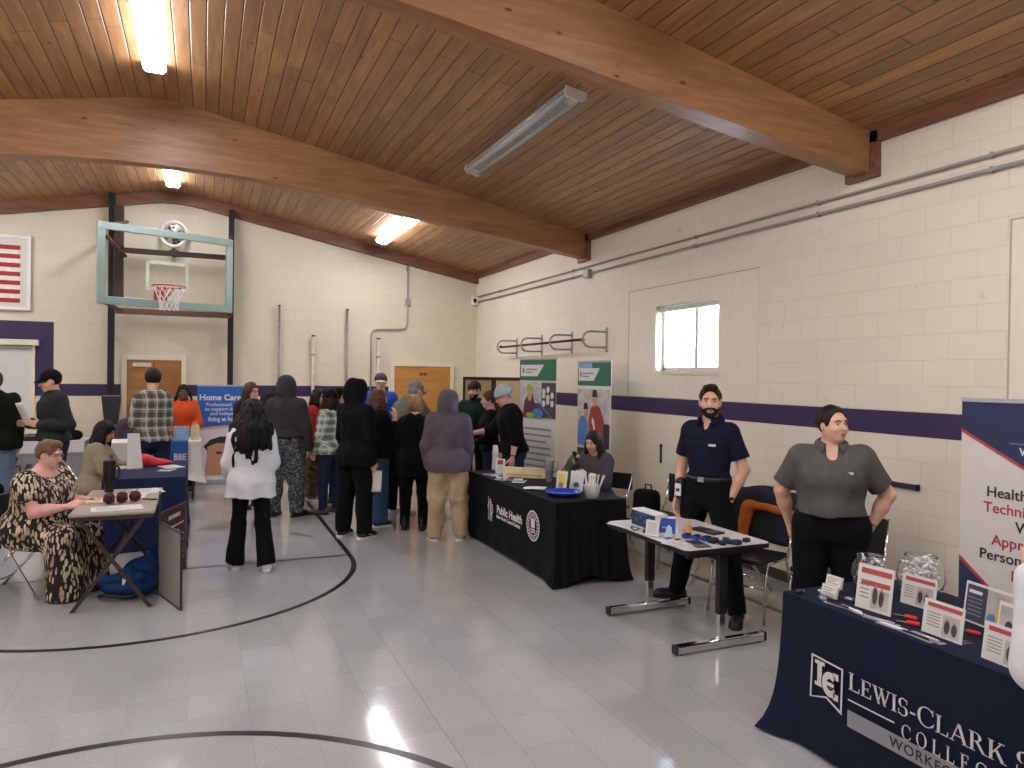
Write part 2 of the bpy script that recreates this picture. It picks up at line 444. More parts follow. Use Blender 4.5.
court(arc(-.46, 2.2, 1.80, 1.85, 0, 360, 90))
court([rect(4.245, YF+.1, 4.295, YB-.02)])
for yy in (7.96, 9.0, 9.95): court([rect(1.42, yy-.02, 1.60, yy+.02)])
for yy in (9.2,): court([rect(-.02, yy-.02, .3, yy+.02)])

# walls
WY0, WY1, WZ0, WZ1 = 6.02, 7.15, 1.95, 2.715
b = B(); x0, x1 = XR, XR+.22
b.box((x0, YF, 0), (x1, WY0, 4.2)).box((x0, WY1, 0), (x1, YB, 4.2)).box((x0, WY0, 0), (x1, WY1, WZ0)).box((x0, WY0, WZ1), (x1, WY1, 4.2))
wall_right = struct(b.out('wall_right', m_wr))
def gable(name, y0, y1, mat):
    xs = [XL+i*(XR-XL)/40 for i in range(41)]
    return struct(B().poly([(XL, y0, 0), (XR, y0, 0)]+[(x, y0, zc(x)+.1) for x in xs[::-1]], ext=(0, y1-y0, 0)).out(name, mat))
gable('wall_back', YB, YB+.2, m_wb); gable('wall_front', YF-.2, YF, m_wb)
struct(B().box((XL-.2, YF, 0), (XL, YB, 4.2)).out('wall_left', m_wr))
# ceiling deck
xs = sorted(set([XL-.2+i*(XR-XL+.4)/60 for i in range(61)]+[RX+k*.05 for k in range(-8, 9)]))
b = B(); b.grid([[(x, YF-.1, zc(x)), (x, YB+.1, zc(x))] for x in xs]); b.grid([[(x, YF-.1, zc(x)+.12), (x, YB+.1, zc(x)+.12)] for x in xs])
struct(b.out('ceiling', m_ceil, smooth=True))
# glulam arches
bot = [(0, 4.14), (.45, 4.135), (.9, 4.115), (1.5, 4.06), (2.1, 3.985), (2.7, 3.9), (3.3, 3.82), (4.2, 3.695), (5.4, 3.54)]
def zb(x): return float(np.interp(abs(x-RX), [p[0] for p in bot], [p[1] for p in bot]))
def arch(y0, y1, n):
    b = B(); N = 72
    xs = [XL+.02+i*(XR-XL-.04)/N for i in range(N+1)]
    b.grid([[(x, y0, zb(x)), (x, y0, zc(x)+.02), (x, y1, zc(x)+.02), (x, y1, zb(x))] for x in xs], closed=True)
    o = struct(b.out('trim_%d' % n, m_beam, smooth='auto'))
    for sx, xa in ((1, XR), (-1, XL)):
        xx = sorted((xa, xa-sx*.05))
        struct(B().box((xx[0], y0-.07, 3.50), (xx[1], y1+.05, EZ-.0)).out('end_plate', m_trimwood, o))
for n, y in enumerate((4.165, 8.815, -.48, -5.0)): arch(y, y+.185, n+1)
# back wall rake board and eave board
b = B(); b.grid([[(x, YB-.1, zc(x)-.185), (x, YB-.1, zc(x)+.02), (x, YB+.02, zc(x)+.02), (x, YB+.02, zc(x)-.185)] for x in [XL+i*(XR-XL)/60 for i in range(61)]], closed=True)
struct(b.out('trim_5', m_trimwood, smooth='auto'))
struct(B().box((XR-.05, YF, EZ-.085), (XR, YB, EZ+.03)).out('trim_6', m_trimwoodY))
struct(B().box((XL, YF, EZ-.085), (XL+.05, YB, EZ+.03)).out('trim_7', m_trimwoodY))
# painted bands
struct(B().box((XR-.004, YF, 1.448), (XR+.01, YB, 1.632)).out('trim_8', m_purple))
struct(B().box((-2.16, YB-.004, 1.455), (-1.235, YB+.01, 1.645)).out('trim_9', m_purple))
struct(B().box((-.245, YB-.004, 1.455), (3.2, YB+.01, 1.645)).out('trim_10', m_purple))
m_base = M('dark_cove_base', '#4b423a', .5)
struct(B().box((XR-.012, YF, 0), (XR, YB, .1), .003).out('baseboard_right', m_base))
struct(B().box((XL, YB-.012, 0), (XR, YB, .1), .003).out('baseboard_back', m_base))
# smooth infill panels of bricked-up openings
m_joint = M('caulk_joint', '#b9ab90', .7)
def infill(y0, y1, n):
    o = struct(B().box((XR-.006, y0, 1.64), (XR+.01, y1, 2.945)).out('trim_%d' % n, m_plaster))
    b = B(); b.box((XR-.01, y0-.012, 1.64), (XR, y0, 2.957)).box((XR-.01, y1, 1.64), (XR, y1+.012, 2.957)).box((XR-.01, y0, 2.945), (XR, y1, 2.957))
    struct(b.out('joint', m_joint, o))
# the window sits inside the first infill: build it as four panels
o = B()
for lo, hi in (((5.44, 1.64), (WY0, 2.945)), ((WY1, 1.64), (7.73, 2.945)), ((WY0, 1.64), (WY1, WZ0)), ((WY0, WZ1), (WY1, 2.945))):
    o.box((XR-.006, lo[0], lo[1]), (XR+.01, hi[0], hi[1]))
o = struct(o.out('trim_11', m_plaster))
struct(B().box((XR-.009, 7.73, 1.64), (XR, 7.742, 2.957)).box((XR-.009, 5.44, 2.945), (XR, 7.73, 2.957)).out('joint', m_joint, o))
infill(1.35, 3.07, 12)
# window: white frame, slider post, panes, short raised blind
m_white = M('white_vinyl', '#eceae4', .4, var=.04)
t = NT('window_glass'); m_glass = t.done((1, 1, 1, 1), .02, 0, **{'Transmission Weight': 1.0, 'IOR': 1.02})
win = B(); f = .045; xa, xb = XR+.1, XR+.16
win.box((xa, WY0, WZ0), (xb, WY0+f, WZ1)).box((xa, WY1-f, WZ0), (xb, WY1, WZ1)).box((xa, WY0, WZ0), (xb, WY1, WZ0+f)).box((xa, WY0, WZ1-f), (xb, WY1, WZ1))
w1 = struct(win.out('window_1', m_white))
struct(B().box((xa, 6.49, WZ0+f), (xb, 6.545, WZ1-f)).out('mullion', M('grey_mullion', '#c9ccce', .4), w1))
struct(B().box((xa+.005, 6.8, WZ0+f), (xb-.01, 6.83, WZ1-f)).out('sash_stile', m_white, w1))
struct(B().box((xa+.03, WY0, WZ0), (xa+.036, WY1, WZ1)).out('pane', m_glass, w1))
struct(B().box((XR-.02, WY0-.03, WZ0-.04), (XR+.1, WY1+.03, WZ0)).out('window_sill', m_trimcream, w1))
bl = B()
for k in range(5): bl.box((XR+.03, WY0+.02, WZ1-.02-k*.012), (XR+.07, WY1-.02, WZ1-.013-k*.012))
struct(bl.out('raised_blind', M('pale_blind_slats', '#cfcabd', .5), w1))
# pavement and low bright wall outside the window
struct(B().box((XR+.3, -2, -.2), (XR+30, 20, -.1)).out('ground', M('concrete_outside', '#b9b7b0', .9)))

# left back window: purple surround, valance, closed blind
m_blind = M('white_blind', '#dfe0dc', .5, var=.03)
pw = B().box((-4.9, YB-.005, 2.33), (-2.175, YB+.01, 2.62)).box((-2.455, YB-.005, 1.455), (-2.175, YB+.01, 2.33))
pw.box((-4.9, YB-.005, .85), (-4.62, YB+.01, 2.33)); struct(pw.out('trim_13', m_purple))
b = B()
z = .95
while z < 2.2: b.box((-4.62, YB-.03, z), (-2.46, YB-.012, z+.021), mx=None); z += .0245
w2 = struct(b.out('window_2', m_blind))
struct(B().box((-4.7, YB-.09, 2.24), (-2.37, YB, 2.33), .006).out('valance', m_trimcream, w2))
struct(B().box((-4.62, YB-.06, 2.185), (-2.47, YB-.012, 2.235)).out('head_rail', M('grey_head_rail', '#8d8b84', .4), w2))
struct(B().box((-4.66, YB-.035, .9), (-4.62, YB, 2.24)).box((-2.46, YB-.035, .9), (-2.42, YB, 2.24)).box((-4.7, YB-.06, .86), (-2.38, YB, .92)).out('window_frame', m_trimcream, w2))

# doors
m_door = wood('oak_door', '#b9874e', '#9b6a36', 0, None, .4, 5)
m_door2 = wood('maple_door', '#d09a55', '#b77f3e', 0, None, .4, 5)
m_steel = M('brushed_steel', '#b8b8b6', .3, .9)
def door(n, x0, x1, z1, mat, fw):
    d = struct(B().box((x0, YB-.03, .01), (x1, YB+.02, z1), .003).out('door_%d' % n, mat))
    fr = B().box((x0-fw, YB-.05, 0), (x0, YB, z1+fw), .004).box((x1, YB-.05, 0), (x1+fw, YB, z1+fw), .004).box((x0, YB-.05, z1), (x1, YB, z1+fw), .004)
    struct(fr.out('door_frame', m_trimcream, d)); return d
d1 = door(1, -1.148, -.335, 2.05, m_door, .075)
struct(B().box((-.755, YB-.034, .02), (-.745, YB-.028, 2.04)).out('door_seam', M('seam', '#4a2f18', .7), d1))
struct(B().box((-.74, YB-.04, .15), (-.36, YB-.03, 1.94), .004).out('door_panel', wood('oak_panel', '#ab7642', '#8d5c2f', 0, None, .4, 5), d1))
struct(B().box((-1.06, YB-.07, 1.935), (-.79, YB-.03, 2.0), .006).out('door_closer', M('pale_closer', '#d5cfc0', .4), d1))
struct(B().tube([(-1.06, YB-.03, 1.0), (-1.06, YB-.08, 1.0), (-.95, YB-.08, 1.0)], .012).out('door_handle', m_steel, d1, smooth=True))
d2 = door(2, 3.305, 4.41, 2.03, m_door2, .07)
struct(B().box((3.80, YB-.038, 1.86), (3.85, YB-.028, 1.91)).box((3.875, YB-.038, 1.86), (3.925, YB-.028, 1.91)).out('door_plate', M('dark_plate', '#5c4a38', .5), d2))
struct(B().tube([(4.30, YB-.03, 1.0), (4.30, YB-.08, 1.0), (4.19, YB-.08, 1.0)], .012).out('door_handle', m_steel, d2, smooth=True))

# ================================================================= ceiling lights
m_lit = emit('lit_lens', '#f6f5ff', 24)
m_shell = M('white_enamel', '#e9e8e4', .35, var=.03)
t = NT('clear_prismatic_lens'); m_lens = t.done((.95, .97, .97, 1), .16, 0, **{'Transmission Weight': .9, 'IOR': 1.3})
def lamp_tubes_mat(on): return emit('glowing_tube', '#fff4e0', 14) if on else M('dark_tube', '#cfd2d0', .3)
m_tube_off = lamp_tubes_mat(False)
m_refl = M('silver_reflector', '#b9bcba', .25, .6)
def fixture(x, y0, y1, on, label):
    """wrap-around fluorescent fixture, 8 ft, hung under the boards; local x across, y along"""
    slope = 0 if abs(x-RX) < .3 else -math.copysign(math.atan(SL), x-RX)
    t = thing('ceiling_light', label, 'ceiling light', (x, (y0+y1)/2, zc(x)-.004), (0, -slope if False else math.atan(math.tan(-slope)), 0), 'fluorescent lights')
    t.rotation_euler = (0, -slope, 0)
    L = (y1-y0)/2; w = .102
    B().box((-w*.55, -L+.02, -.045), (w*.55, L-.02, 0), .004).out('housing', m_shell, t)
    prof = [(-w, -.03), (-w, -.062), (-w*.72, -.094), (w*.72, -.094), (w, -.062), (w, -.03)]
    b = B(); b.grid([[(px_, -L, pz) for px_, pz in prof], [(px_, L, pz) for px_, pz in prof]])
    b.out('lens', m_lit if on else m_lens, t)
    for s in (-1, 1):
        ya = s*L
        B().poly([(px_, ya, pz) for px_, pz in prof+[(w, -.004), (-w, -.004)]], ext=(0, s*.012, 0)).out('end_cap', m_shell, t)
    if not on:
        for s in (-.055, .055): B().tube([(s, -L+.05, -.066), (s, L-.05, -.066)], .013, 10).out('lamp_tube', m_tube_off, t, smooth=True)
        B().box((-.03, -L+.15, -.06), (.03, L-.15, -.05), .003).out('ballast_cover', m_refl, t)
        B().box((-w*.9, -L+.03, -.034), (w*.9, L-.03, -.03)).out('reflector', m_refl, t)
    else:
        B().box((-w*.98, -L, -.032), (w*.98, L, -.028)).out('reflector', m_shell, t)
    return t
fixture(2.83, 5.29, 7.74, False, 'unlit fluorescent ceiling light with clear lens between the two near beams')
fixture(RX, 5.33, 7.79, True, 'lit fluorescent ceiling light at upper left, nearest on the ridge')
fixture(RX, 9.98, 12.45, True, 'small lit ceiling light above the basketball hoop')
fixture(2.86, 10.0, 12.44, True, 'lit ceiling light behind the second beam, above the crowd')
for x, y in ((-3.75, 5.3), (-3.75, 10.0), (RX, .6), (2.86, .6), (-3.75, .6), (RX, -4.3), (2.86, -4.3), (-3.75, -4.3)):
    fixture(x, y, y+2.46, True, 'lit fluorescent ceiling light outside the view')

# ================================================================= world, camera
w = bpy.data.worlds.new('sky'); SC.world = w; w.use_nodes = True
wn = w.node_tree; bg = wn.nodes['Background']
sk = wn.nodes.new('ShaderNodeTexSky'); sk.sky_type = 'NISHITA'; sk.sun_elevation = math.radians(38); sk.sun_rotation = math.radians(250); sk.sun_disc = False
sk.air_density = 1.2; sk.dust_density = 2.5
wn.links.new(sk.outputs[0], bg.inputs['Color']); bg.inputs['Strength'].default_value = 6
cam = bpy.data.cameras.new('camera'); co = bpy.data.objects.new('camera', cam); COL.objects.link(co)
FPX, CY, CP, CR = 715.02, .40787, -.009248, -.014503
cy, sy, cp, sp, cr, sr = math.cos(CY), math.sin(CY), math.cos(CP), math.sin(CP), math.cos(CR), math.sin(CR)
fwd = Vector((sy*cp, cy*cp, sp)); rgt = Vector((cy, -sy, 0)); up = rgt.cross(fwd)
r2 = rgt*cr-up*sr; u2 = rgt*sr+up*cr
mw = Matrix((r2, u2, -fwd)).transposed().to_4x4(); mw.translation = (0, 0, 1.85)
co.matrix_world = mw; cam.sensor_width = 36; cam.lens = FPX/1024*36; cam.clip_start = .05
SC.camera = co
SC.view_settings.view_transform = 'Standard'; SC.view_settings.look = 'None'
SC.view_settings.exposure = 0.68; SC.view_settings.gamma = 1; SC.view_settings.use_curve_mapping = False
# ================================================================= hall fittings
m_padgreen = M('grey_green_steel', '#8fa39c', .4, .3, var=.05)
m_black = M('black_steel', '#1c1a1a', .45, .2)
m_darkbar = M('brown_black_steel', '#3a2a24', .5, .2)
m_galv = M('galvanised_conduit', '#a6a79e', .4, .3, var=.06)
m_red = M('orange_red_rim', '#b5402a', .45)
m_net = M('white_net_cord', '#e8e6e2', .8)
m_paper = M('white_paper', '#dad7d1', .8, var=.03)
m_card = M('white_card', '#d9d6ce', .55, var=.02)
m_chrome = M('chrome', '#d9d9d8', .14, 1.0, var=.02)
m_blackplastic = M('black_plastic', '#17171a', .45)
m_tt = M('wood_brown_arm', '#6d4c3c', .55)

# basketball goal
hoop = thing('basketball_hoop', 'folding glass basketball backboard with rim and net on wall posts', 'basketball hoop', (-.51, 12.45, 0))
c0 = Vector((-.51, 12.45, 0)); A_, B_ = Vector((-1.45, 12.1, 0)), Vector((.434, 12.8, 0))
ux = (B_-A_).normalized(); W = (B_-A_).length; Z0, Z1 = 2.85, 4.07
mx = frame(A_-c0+Vector((0, 0, Z0)), ux, (0, 0, 1)); H = Z1-Z0
b = B()
for lo, hi in (((0, 0), (W, .12)), ((0, H-.11), (W, H)), ((0, .12), (.11, H-.11)), ((W-.11, .12), (W, H-.11))):
    b.box((lo[0], lo[1], -.03), (hi[0], hi[1], .015), .006, mx)
b.out('board_frame', m_padgreen, hoop)
t = NT('clear_board_glass'); m_bglass = t.done((.97, .99, .98, 1), .02, 0, **{'Transmission Weight': 1.0, 'IOR': 1.01})
B().box((.11, .12, -.008), (W-.11, H-.11, -.002), 0, mx).out('glass_board', m_bglass, hoop)
tx0, tx1, tz0, tz1 = W/2-.335, W/2+.30, .27, .73
m_target = M('pale_green_target', '#b9c2a9', .5)
shape2d([rect(tx0, tz0, tx0+.05, tz1), rect(tx1-.05, tz0, tx1, tz1), rect(tx0, tz1-.05, tx1, tz1)], m_target, hoop, mx, 'target_square')
rc = mx @ Vector((W/2-.13, .30, .42))
B().tube([rc+Vector((.23*math.cos(a), .23*math.sin(a), 0)) for a in [2*PI*k/28 for k in range(28)]], .011, 8, closed=True).out('rim', m_red, hoop, smooth=True)
b = B(); b.box((W/2-.23, .12, .015), (W/2-.03, .31, .03), .005, mx)
for s in (-1, 1): b.tube([mx @ Vector((W/2-.13+s*.07, .14, .03)), mx @ Vector((W/2-.13+s*.13, .285, .25))], .012)
b.box((W/2-.18, .27, .02), (W/2-.08, .31, .2), .004, mx)
b.out('rim_bracket', m_red, hoop)
b = B(); N = 12; lev = [(.228, 0), (.18, -.11), (.145, -.2), (.125, -.28), (.135, -.36)]
for i in range(len(lev)-1):
    for k in range(N):
        a0 = 2*PI*(k+.5*(i % 2))/N
        for s in (-1, 1):
            a1 = a0+s*PI/N
            b.tube([rc+Vector((lev[i][0]*math.cos(a0), lev[i][0]*math.sin(a0), lev[i][1])), rc+Vector((lev[i+1][0]*math.cos(a1), lev[i+1][0]*math.sin(a1), lev[i+1][1]))], .0062, 4)
b.out('net', m_net, hoop)
for nm, X, zt, zb_ in (('post', -1.36, 4.70, .0), ('post', .42, 4.62, .0)):
    B().box((X-.045-c0.x, 13.02-c0.y, zb_), (X+.045-c0.x, 13.14-c0.y, zt), .004).box((X-.03-c0.x, 13.14-c0.y, 2.4), (X+.03-c0.x, YB-c0.y, 2.46)).box((X-.03-c0.x, 13.14-c0.y, 4.3), (X+.03-c0.x, YB-c0.y, 4.36)).out(nm, m_black, hoop)
B().box((-1.33-c0.x, 12.98-c0.y, 2.95), (-1.19-c0.x, 13.1-c0.y, 4.5), .004).out('mast', m_darkbar, hoop)
B().box((-1.3-c0.x, 12.98-c0.y, 3.76), (.42-c0.x, 13.06-c0.y, 3.84), .004).out('cross_bar', m_darkbar, hoop)
B().box((-1.3-c0.x, 12.98-c0.y, 2.78), (.42-c0.x, 13.06-c0.y, 2.87), .004).out('cross_bar', m_tt, hoop)
for p, q in (((.06, H-.06, -.02), (-1.14, 13.0, 4.25)), ((.06, H-.14, -.02), (-1.16, 13.0, 3.7)), ((.06, .05, -.02), (-1.2, 13.0, 2.82)), ((W-.05, H-.05, -.02), (.42, 13.04, 4.2)), ((W-.05, .05, -.02), (.42, 13.04, 2.82))):
    B().tube([mx @ Vector(p), Vector(q)-c0], .028).out('support_arm', m_tt, hoop, smooth=True)

# round wall fan
fan = thing('wall_fan', 'round white wall fan high above the basketball backboard', 'fan', (-.47, YB-.02, 4.14))
B().tube([(.2*math.cos(2*PI*k/28), -.14, .2*math.sin(2*PI*k/28)) for k in range(28)], .028, 8, closed=True).out('ring', M('white_fan_ring', '#e6e6e2', .35), fan, smooth=True)
b = B()
for k in range(4):
    a = k*PI/2+.4
    pts = [Vector((math.cos(a+d)*r_, -.12+y, math.sin(a+d)*r_)) for d, r_, y in ((-.25, .04, 0), (-.5, .16, -.02), (-.1, .175, 0), (.35, .15, .03), (.25, .04, .015))]
    b.poly(pts, ext=(0, .006, 0))
b.out('blades', M('dark_fan_blade', '#4b4844', .4, .5), fan)
B().lathe([(.0, -.05), (.045, -.045), (.05, 0), (.03, .05), (0.001, .05)], 16, mx=T(0, -.12, 0) @ Matrix.Rotation(PI/2, 4, 'X'), cap=False).out('hub', m_steel, fan, smooth=True)
b = B()
for r_ in (.07, .13): b.tube([(r_*math.cos(2*PI*k/20), -.17, r_*math.sin(2*PI*k/20)) for k in range(20)], .003, 4, closed=True)
for k in range(10): b.tube([(.04*math.cos(k*PI/5), -.17, .04*math.sin(k*PI/5)), (.2*math.cos(k*PI/5), -.15, .2*math.sin(k*PI/5))], .003, 4)
b.out('guard', m_steel, fan)
b = B(); b.box((-.03, -.12, -.36), (.03, .02, -.3), .005); b.tube([(0, -.08, -.33), (0, -.08, -.04)], .018); b.tube([(-.1, -.1, -.3), (0, -.1, -.24), (.12, -.1, -.3)], .01)
b.out('bracket', m_darkbar, fan)

# conduit with a box, wall poles, sensor
cd = thing('conduit', 'grey conduit dropping from the eave board and jogging left above the door', 'pipe', (3.54, YB-.03, 0))
B().tube([(0, 0, 3.95), (0, 0, 2.84), (-.03, 0, 2.76), (-.10, 0, 2.73), (-.58, 0, 2.71), (-.65, 0, 2.68), (-.68, 0, 2.6), (-.68, 0, 1.25)], .015, 8).out('pipe', m_galv, cd, smooth=True)
B().box((-.045, -.03, 3.19), (.055, .03, 3.31), .006).out('junction_box', m_galv, cd)
B().box((-.03, -.025, 3.84), (.03, .03, 3.9), .004).out('pipe_strap', m_galv, cd)
m_pole = M('grey_pole', '#8c8a80', .4, .4); m_pole2 = M('pale_pole', '#c9bda4', .5)
def wallpole(x, h, wd, m_, lab):
    p = thing('wall_pole', lab, 'pole', (x, YB-.07, 0), 0, 'poles along the back wall')
    B().tube([(0, 0, 0), (0, 0, h)], wd, 10).out('shaft', m_, p, smooth=True)
    B().lathe([(wd*1.25, h-.01), (wd*1.25, h+.015), (.004, h+.02)], 10).out('cap', m_black, p)
    for z in (h-.35, .9): B().box((-wd*1.15, -wd*1.1, z), (wd*1.15, .07, z+.035), .004).out('bracket', m_galv, p)
wallpole(1.22, 3.05, .02, m_pole, 'tall thin grey pole on the back wall, first to the right of the backboard')
wallpole(1.81, 2.54, .028, m_pole2, 'short pale pole with dark cap on the back wall, between the two tall poles')
wallpole(2.41, 3.04, .02, m_pole, 'tall thin grey pole on the back wall, behind the black hooded person')
wallpole(2.99, 2.53, .03, m_pole2, 'short pale pole beside the conduit and the person in blue')
cr_ = thing('corner_sensor', 'small black and white sensor high in the room corner', 'sensor', (XR-.06, YB-.08, 3.33))
B().box((-.07, -.05, -.08), (.06, .06, .08), .012).out('housing', m_white, cr_)
B().ell((-.03, -.055, .01), (.035, .02, .045)).out('lens', m_black, cr_, smooth=True)
# two long conduits on the side wall
def sideconduit(z0, z1, r_, lab):
    p = thing('wall_conduit', lab, 'pipe', (XR-.03, 0, 0), 0, 'long conduits on the side wall')
    B().tube([(0, YB-.14, z0), (0, 4, z1), (0, YF+.1, z1)], r_, 8).out('pipe', m_galv, p, smooth=True)
    for y in (12, 9.2, 6.4, 4.7, 3.2, 1.5): 
        B().box((-r_-.004, y-.008, z1-r_-.008), (.03, y+.008, z1+r_+.008), .003).out('strap', m_galv, p)
    return p
sideconduit(3.415, 3.415, .012, 'thin grey conduit along the right wall, the upper of two')
lc = sideconduit(3.315, 3.315, .014, 'thin grey conduit along the right wall, the lower of two')
B().box((-.05, 8.7, 3.25), (.03, 8.83, 3.37), .008).out('junction_box', m_galv, lc)
# U hooks and the bar they carry
for i, y in enumerate((11.26, 10.27, 9.26, 8.28)):
    h = thing('wall_hook', ['steel U hook on the right wall, farthest of four', 'steel U hook on the right wall, second farthest of four', 'steel U hook on the right wall, second nearest of four', 'steel U hook on the right wall, nearest of four'][i], 'hook', (XR, y, 2.37), 0, 'U hooks on the side wall')
    B().box((-.014, -.02, -.165), (0, .02, .165), .003).out('wall_plate', m_galv, h)
    B().tube([(-.01, 0, .105)]+[(-.26-.105*math.sin(a), 0, .105*math.cos(a)) for a in [PI*k/10 for k in range(11)]]+[(-.01, 0, -.105)], .0135, 8).out('loop', m_galv, h, smooth=True)
bar = thing('storage_bar', 'long dark bar lying through the wall hooks', 'bar', (XR-.2, 0, 2.37))
B().tube([(0, 8.6, .012), (0, 11.5, 0)], .018, 8).out('rod', m_darkbar, bar, smooth=True)
for y in (8.6, 11.5): B().tube([(0, y-.03, .006), (0, y+.03, .006)], .024, 8).out('end_collar', m_black, bar)
# small wall marks
m_cord = M('dark_cord', '#2a2734', .6)
def wallmark(name, lab, cat, lo, hi):
    o = thing(name, lab, cat, (XR, lo[0], lo[1]))
    B().box((-.03, 0, 0), (0, hi[0]-lo[0], hi[1]-lo[1]), .006).out('strip', M(name+'_paint', '#2f2a48', .5), o)
    for yy in (0, hi[0]-lo[0]-.02): B().box((-.034, yy, -.004), (0, yy+.02, hi[1]-lo[1]+.004), .004).out('end_clip', m_black, o)
wallmark('handrail_bar', 'dark purple bar on the wall beside the grey polo woman', 'bar', (3.7, 1.045), (5.06, 1.085))
o = thing('wall_slot', 'short dark vertical strip on the wall left of the navy polo man', 'strip', (XR, 7.0, .87))
B().box((-.02, -.012, 0), (0, .012, .21), .004).out('strip', m_cord, o); B().box((-.024, -.016, .195), (0, .016, .22), .003).out('end_clip', m_black, o)
o = thing('wall_post', 'thin dark vertical strip on the wall right of the navy polo man', 'strip', (XR, 5.63, .1))
B().box((-.02, -.014, 0), (0, .014, .85), .004).out('strip', m_cord, o); B().box((-.024, -.018, .83), (0, .018, .86), .003).out('end_clip', m_black, o)

# flag in a white frame
fl = thing('framed_flag', 'striped red and white flag in a white frame at the upper left', 'flag', (-2.48, YB-.02, 2.78))
B().box((-1.98, -.02, 0), (0, .02, 1.155), .004).out('mount', m_card, fl)
b = B()
for lo, hi in (((-1.98, 0), (0, .05)), ((-1.98, 1.105), (0, 1.155)), ((-1.98, .05), (-1.93, 1.105)), ((-.05, .05), (0, 1.105))): b.box((lo[0], -.035, lo[1]), (hi[0], .0, hi[1]), .004)
b.out('frame', m_white, fl)
m_fr, m_fw, m_fb = M('flag_red', '#a52a2c', .7), M('flag_white', '#e6e1d6', .7), M('flag_blue', '#27305a', .7)
st = .886/13
for nm, mm, k0 in (('red_stripes', m_fr, 0), ('white_stripes', m_fw, 1)):
    b = B()
    for k in range(k0, 13, 2): b.box((-1.82, -.026, .115+k*st), (-.14, -.018, .115+(k+1)*st))
    b.out(nm, mm, fl)
B().box((-1.82, -.03, .115+6*st), (-1.14, -.018, .115+13*st)).out('canton', m_fb, fl)
b = B()
for r_ in range(9):
    for c_ in range(6 if r_ % 2 == 0 else 5):
        cx, cz = -1.82+.057*(2*c_+1+(r_ % 2)), .115+6*st+.0475*(r_+1)+.004
        b.poly([(cx+(.019 if k % 2 == 0 else .008)*math.sin(PI*k/5), -.0305, cz+(.019 if k % 2 == 0 else .008)*math.cos(PI*k/5)) for k in range(10)], ext=(0, -.001, 0))
b.out('stars', m_fw, fl)

# corner partition
m_tan = M('tan_board', '#b3976b', .8, bump=.05)
pt = thing('folding_screen', 'tan folding screen with black edges in the far right corner', 'screen', (3.87, 10.96, 0))
pp = [Vector((3.87, 10.96, 0)), Vector((4.33, 10.76, 0)), Vector((4.34, 10.75, 0)), Vector((4.59, 10.22, 0))]
for a, b_ in ((0, 1), (2, 3)):
    p, q = pp[a]-pp[0], pp[b_]-pp[0]; d = q-p; m_ = frame(p, d, (0, 0, 1)); L = d.length
    e = B().box((0, .05, -.02), (.04, 1.84, .02), .003, m_).box((L-.04, .05, -.02), (L, 1.84, .02), .003, m_).box((0, 1.8, -.021), (L, 1.85, .021), .003, m_).box((0, .05, -.02), (L, .1, .02), .003, m_).box((0, 0, -.15), (.04, .05, .15), .003, m_).box((L-.04, 0, -.15), (L, .05, .15), .003, m_)
    f_ = e.out('panel_frame', m_black, pt)
    B().box((.04, .1, -.012), (L-.04, 1.8, .012), 0, m_).out('panel', m_tan, pt)

# ================================================================= tables and cloths
def cloth(name, x0, x1, y0, y1, z, mat, parent, drop=None, flare=.06, corner=.05, rip=.012, wav=7, seed=1, bottom=None, flat_side=None, cz=6):
    """cloth lying on a table box, its skirt rippling out to the hem; bottom(side, u) -> hem height"""
    r = random.Random(seed); N = 44; per = []
    cs = [(x0, y0), (x1, y0), (x1, y1), (x0, y1)]
    nrm = [(0, -1), (1, 0), (0, 1), (-1, 0)]
    for s in range(4):
        p, q = cs[s], cs[(s+1) % 4]
        for i in range(N):
            u = i/N; per.append((p[0]+(q[0]-p[0])*u, p[1]+(q[1]-p[1])*u, s, u))
    rows = []; R = 12; phs = [r.uniform(0, 6) for _ in range(4)]
    def ring(v):
        out = []
        for x, y, s, u in per:
            n = nrm[s]; e = min(u, 1-u)
            cn = max(0, 1-e*(cz if s in (1, 3) else cz*.45))
            pn = nrm[(s-1) % 4] if u < .5 else nrm[(s+1) % 4]
            w = .5*cn*cn
            nx, ny = n[0]*(1-w)+pn[0]*w, n[1]*(1-w)+pn[1]*w
            a = v*flare*(.6+.4*v)+(v*v*.35+v**7*.65)*corner*cn*cn*1.7+rip*v*(math.sin(wav*2*PI*u+phs[s])+.5*math.sin(wav*4.7*u+phs[s]*2))*(1-cn*.5)
            if s == flat_side: a *= .25+.75*cn
            zb_ = bottom(s, u) if bottom else .015
            out.append((x+nx*a, y+ny*a, z-(z-zb_)*v-(.004 if v == 0 else 0)))
        return out
    rows.append([(x+(cs_x-x)*.02, y+(cs_y-y)*.02, z) for x, y, s, u in per for cs_x, cs_y in [((x0+x1)/2, (y0+y1)/2)]])
    for k in range(R+1): rows.append(ring(k/R))
    b = B(); b.grid(rows, closed=True); b.bm.faces.new([v for v in list(b.bm.verts)[:len(per)]])
    return b.out(name, mat, parent, smooth='auto')
m_legm = M('grey_table_leg', '#4a4a4c', .4, .5)
def draped(label, x0, x1, y0, y1, z, mat, seed, group=None, legz=None, **kw):
    t = thing('draped_table', label, 'table', ((x0+x1)/2, (y0+y1)/2, 0), 0, group)
    cx, cy_ = (x0+x1)/2, (y0+y1)/2; hx, hy = (x1-x0)/2, (y1-y0)/2
    cloth('tablecloth', -hx, hx, -hy, hy, z, mat, t, seed=seed, **kw)
    B().box((-hx+.02, -hy+.02, z-.035), (hx-.02, hy-.02, z-.008), .004).out('table_top', m_legm, t)
    for sx in (-1, 1):
        for sy in (-1, 1): B().tube([(sx*(hx-.1), sy*(hy-.12), 0), (sx*(hx-.1), sy*(hy-.12), z-.03)], .016).out('leg', m_legm, t, smooth=True)
    return t
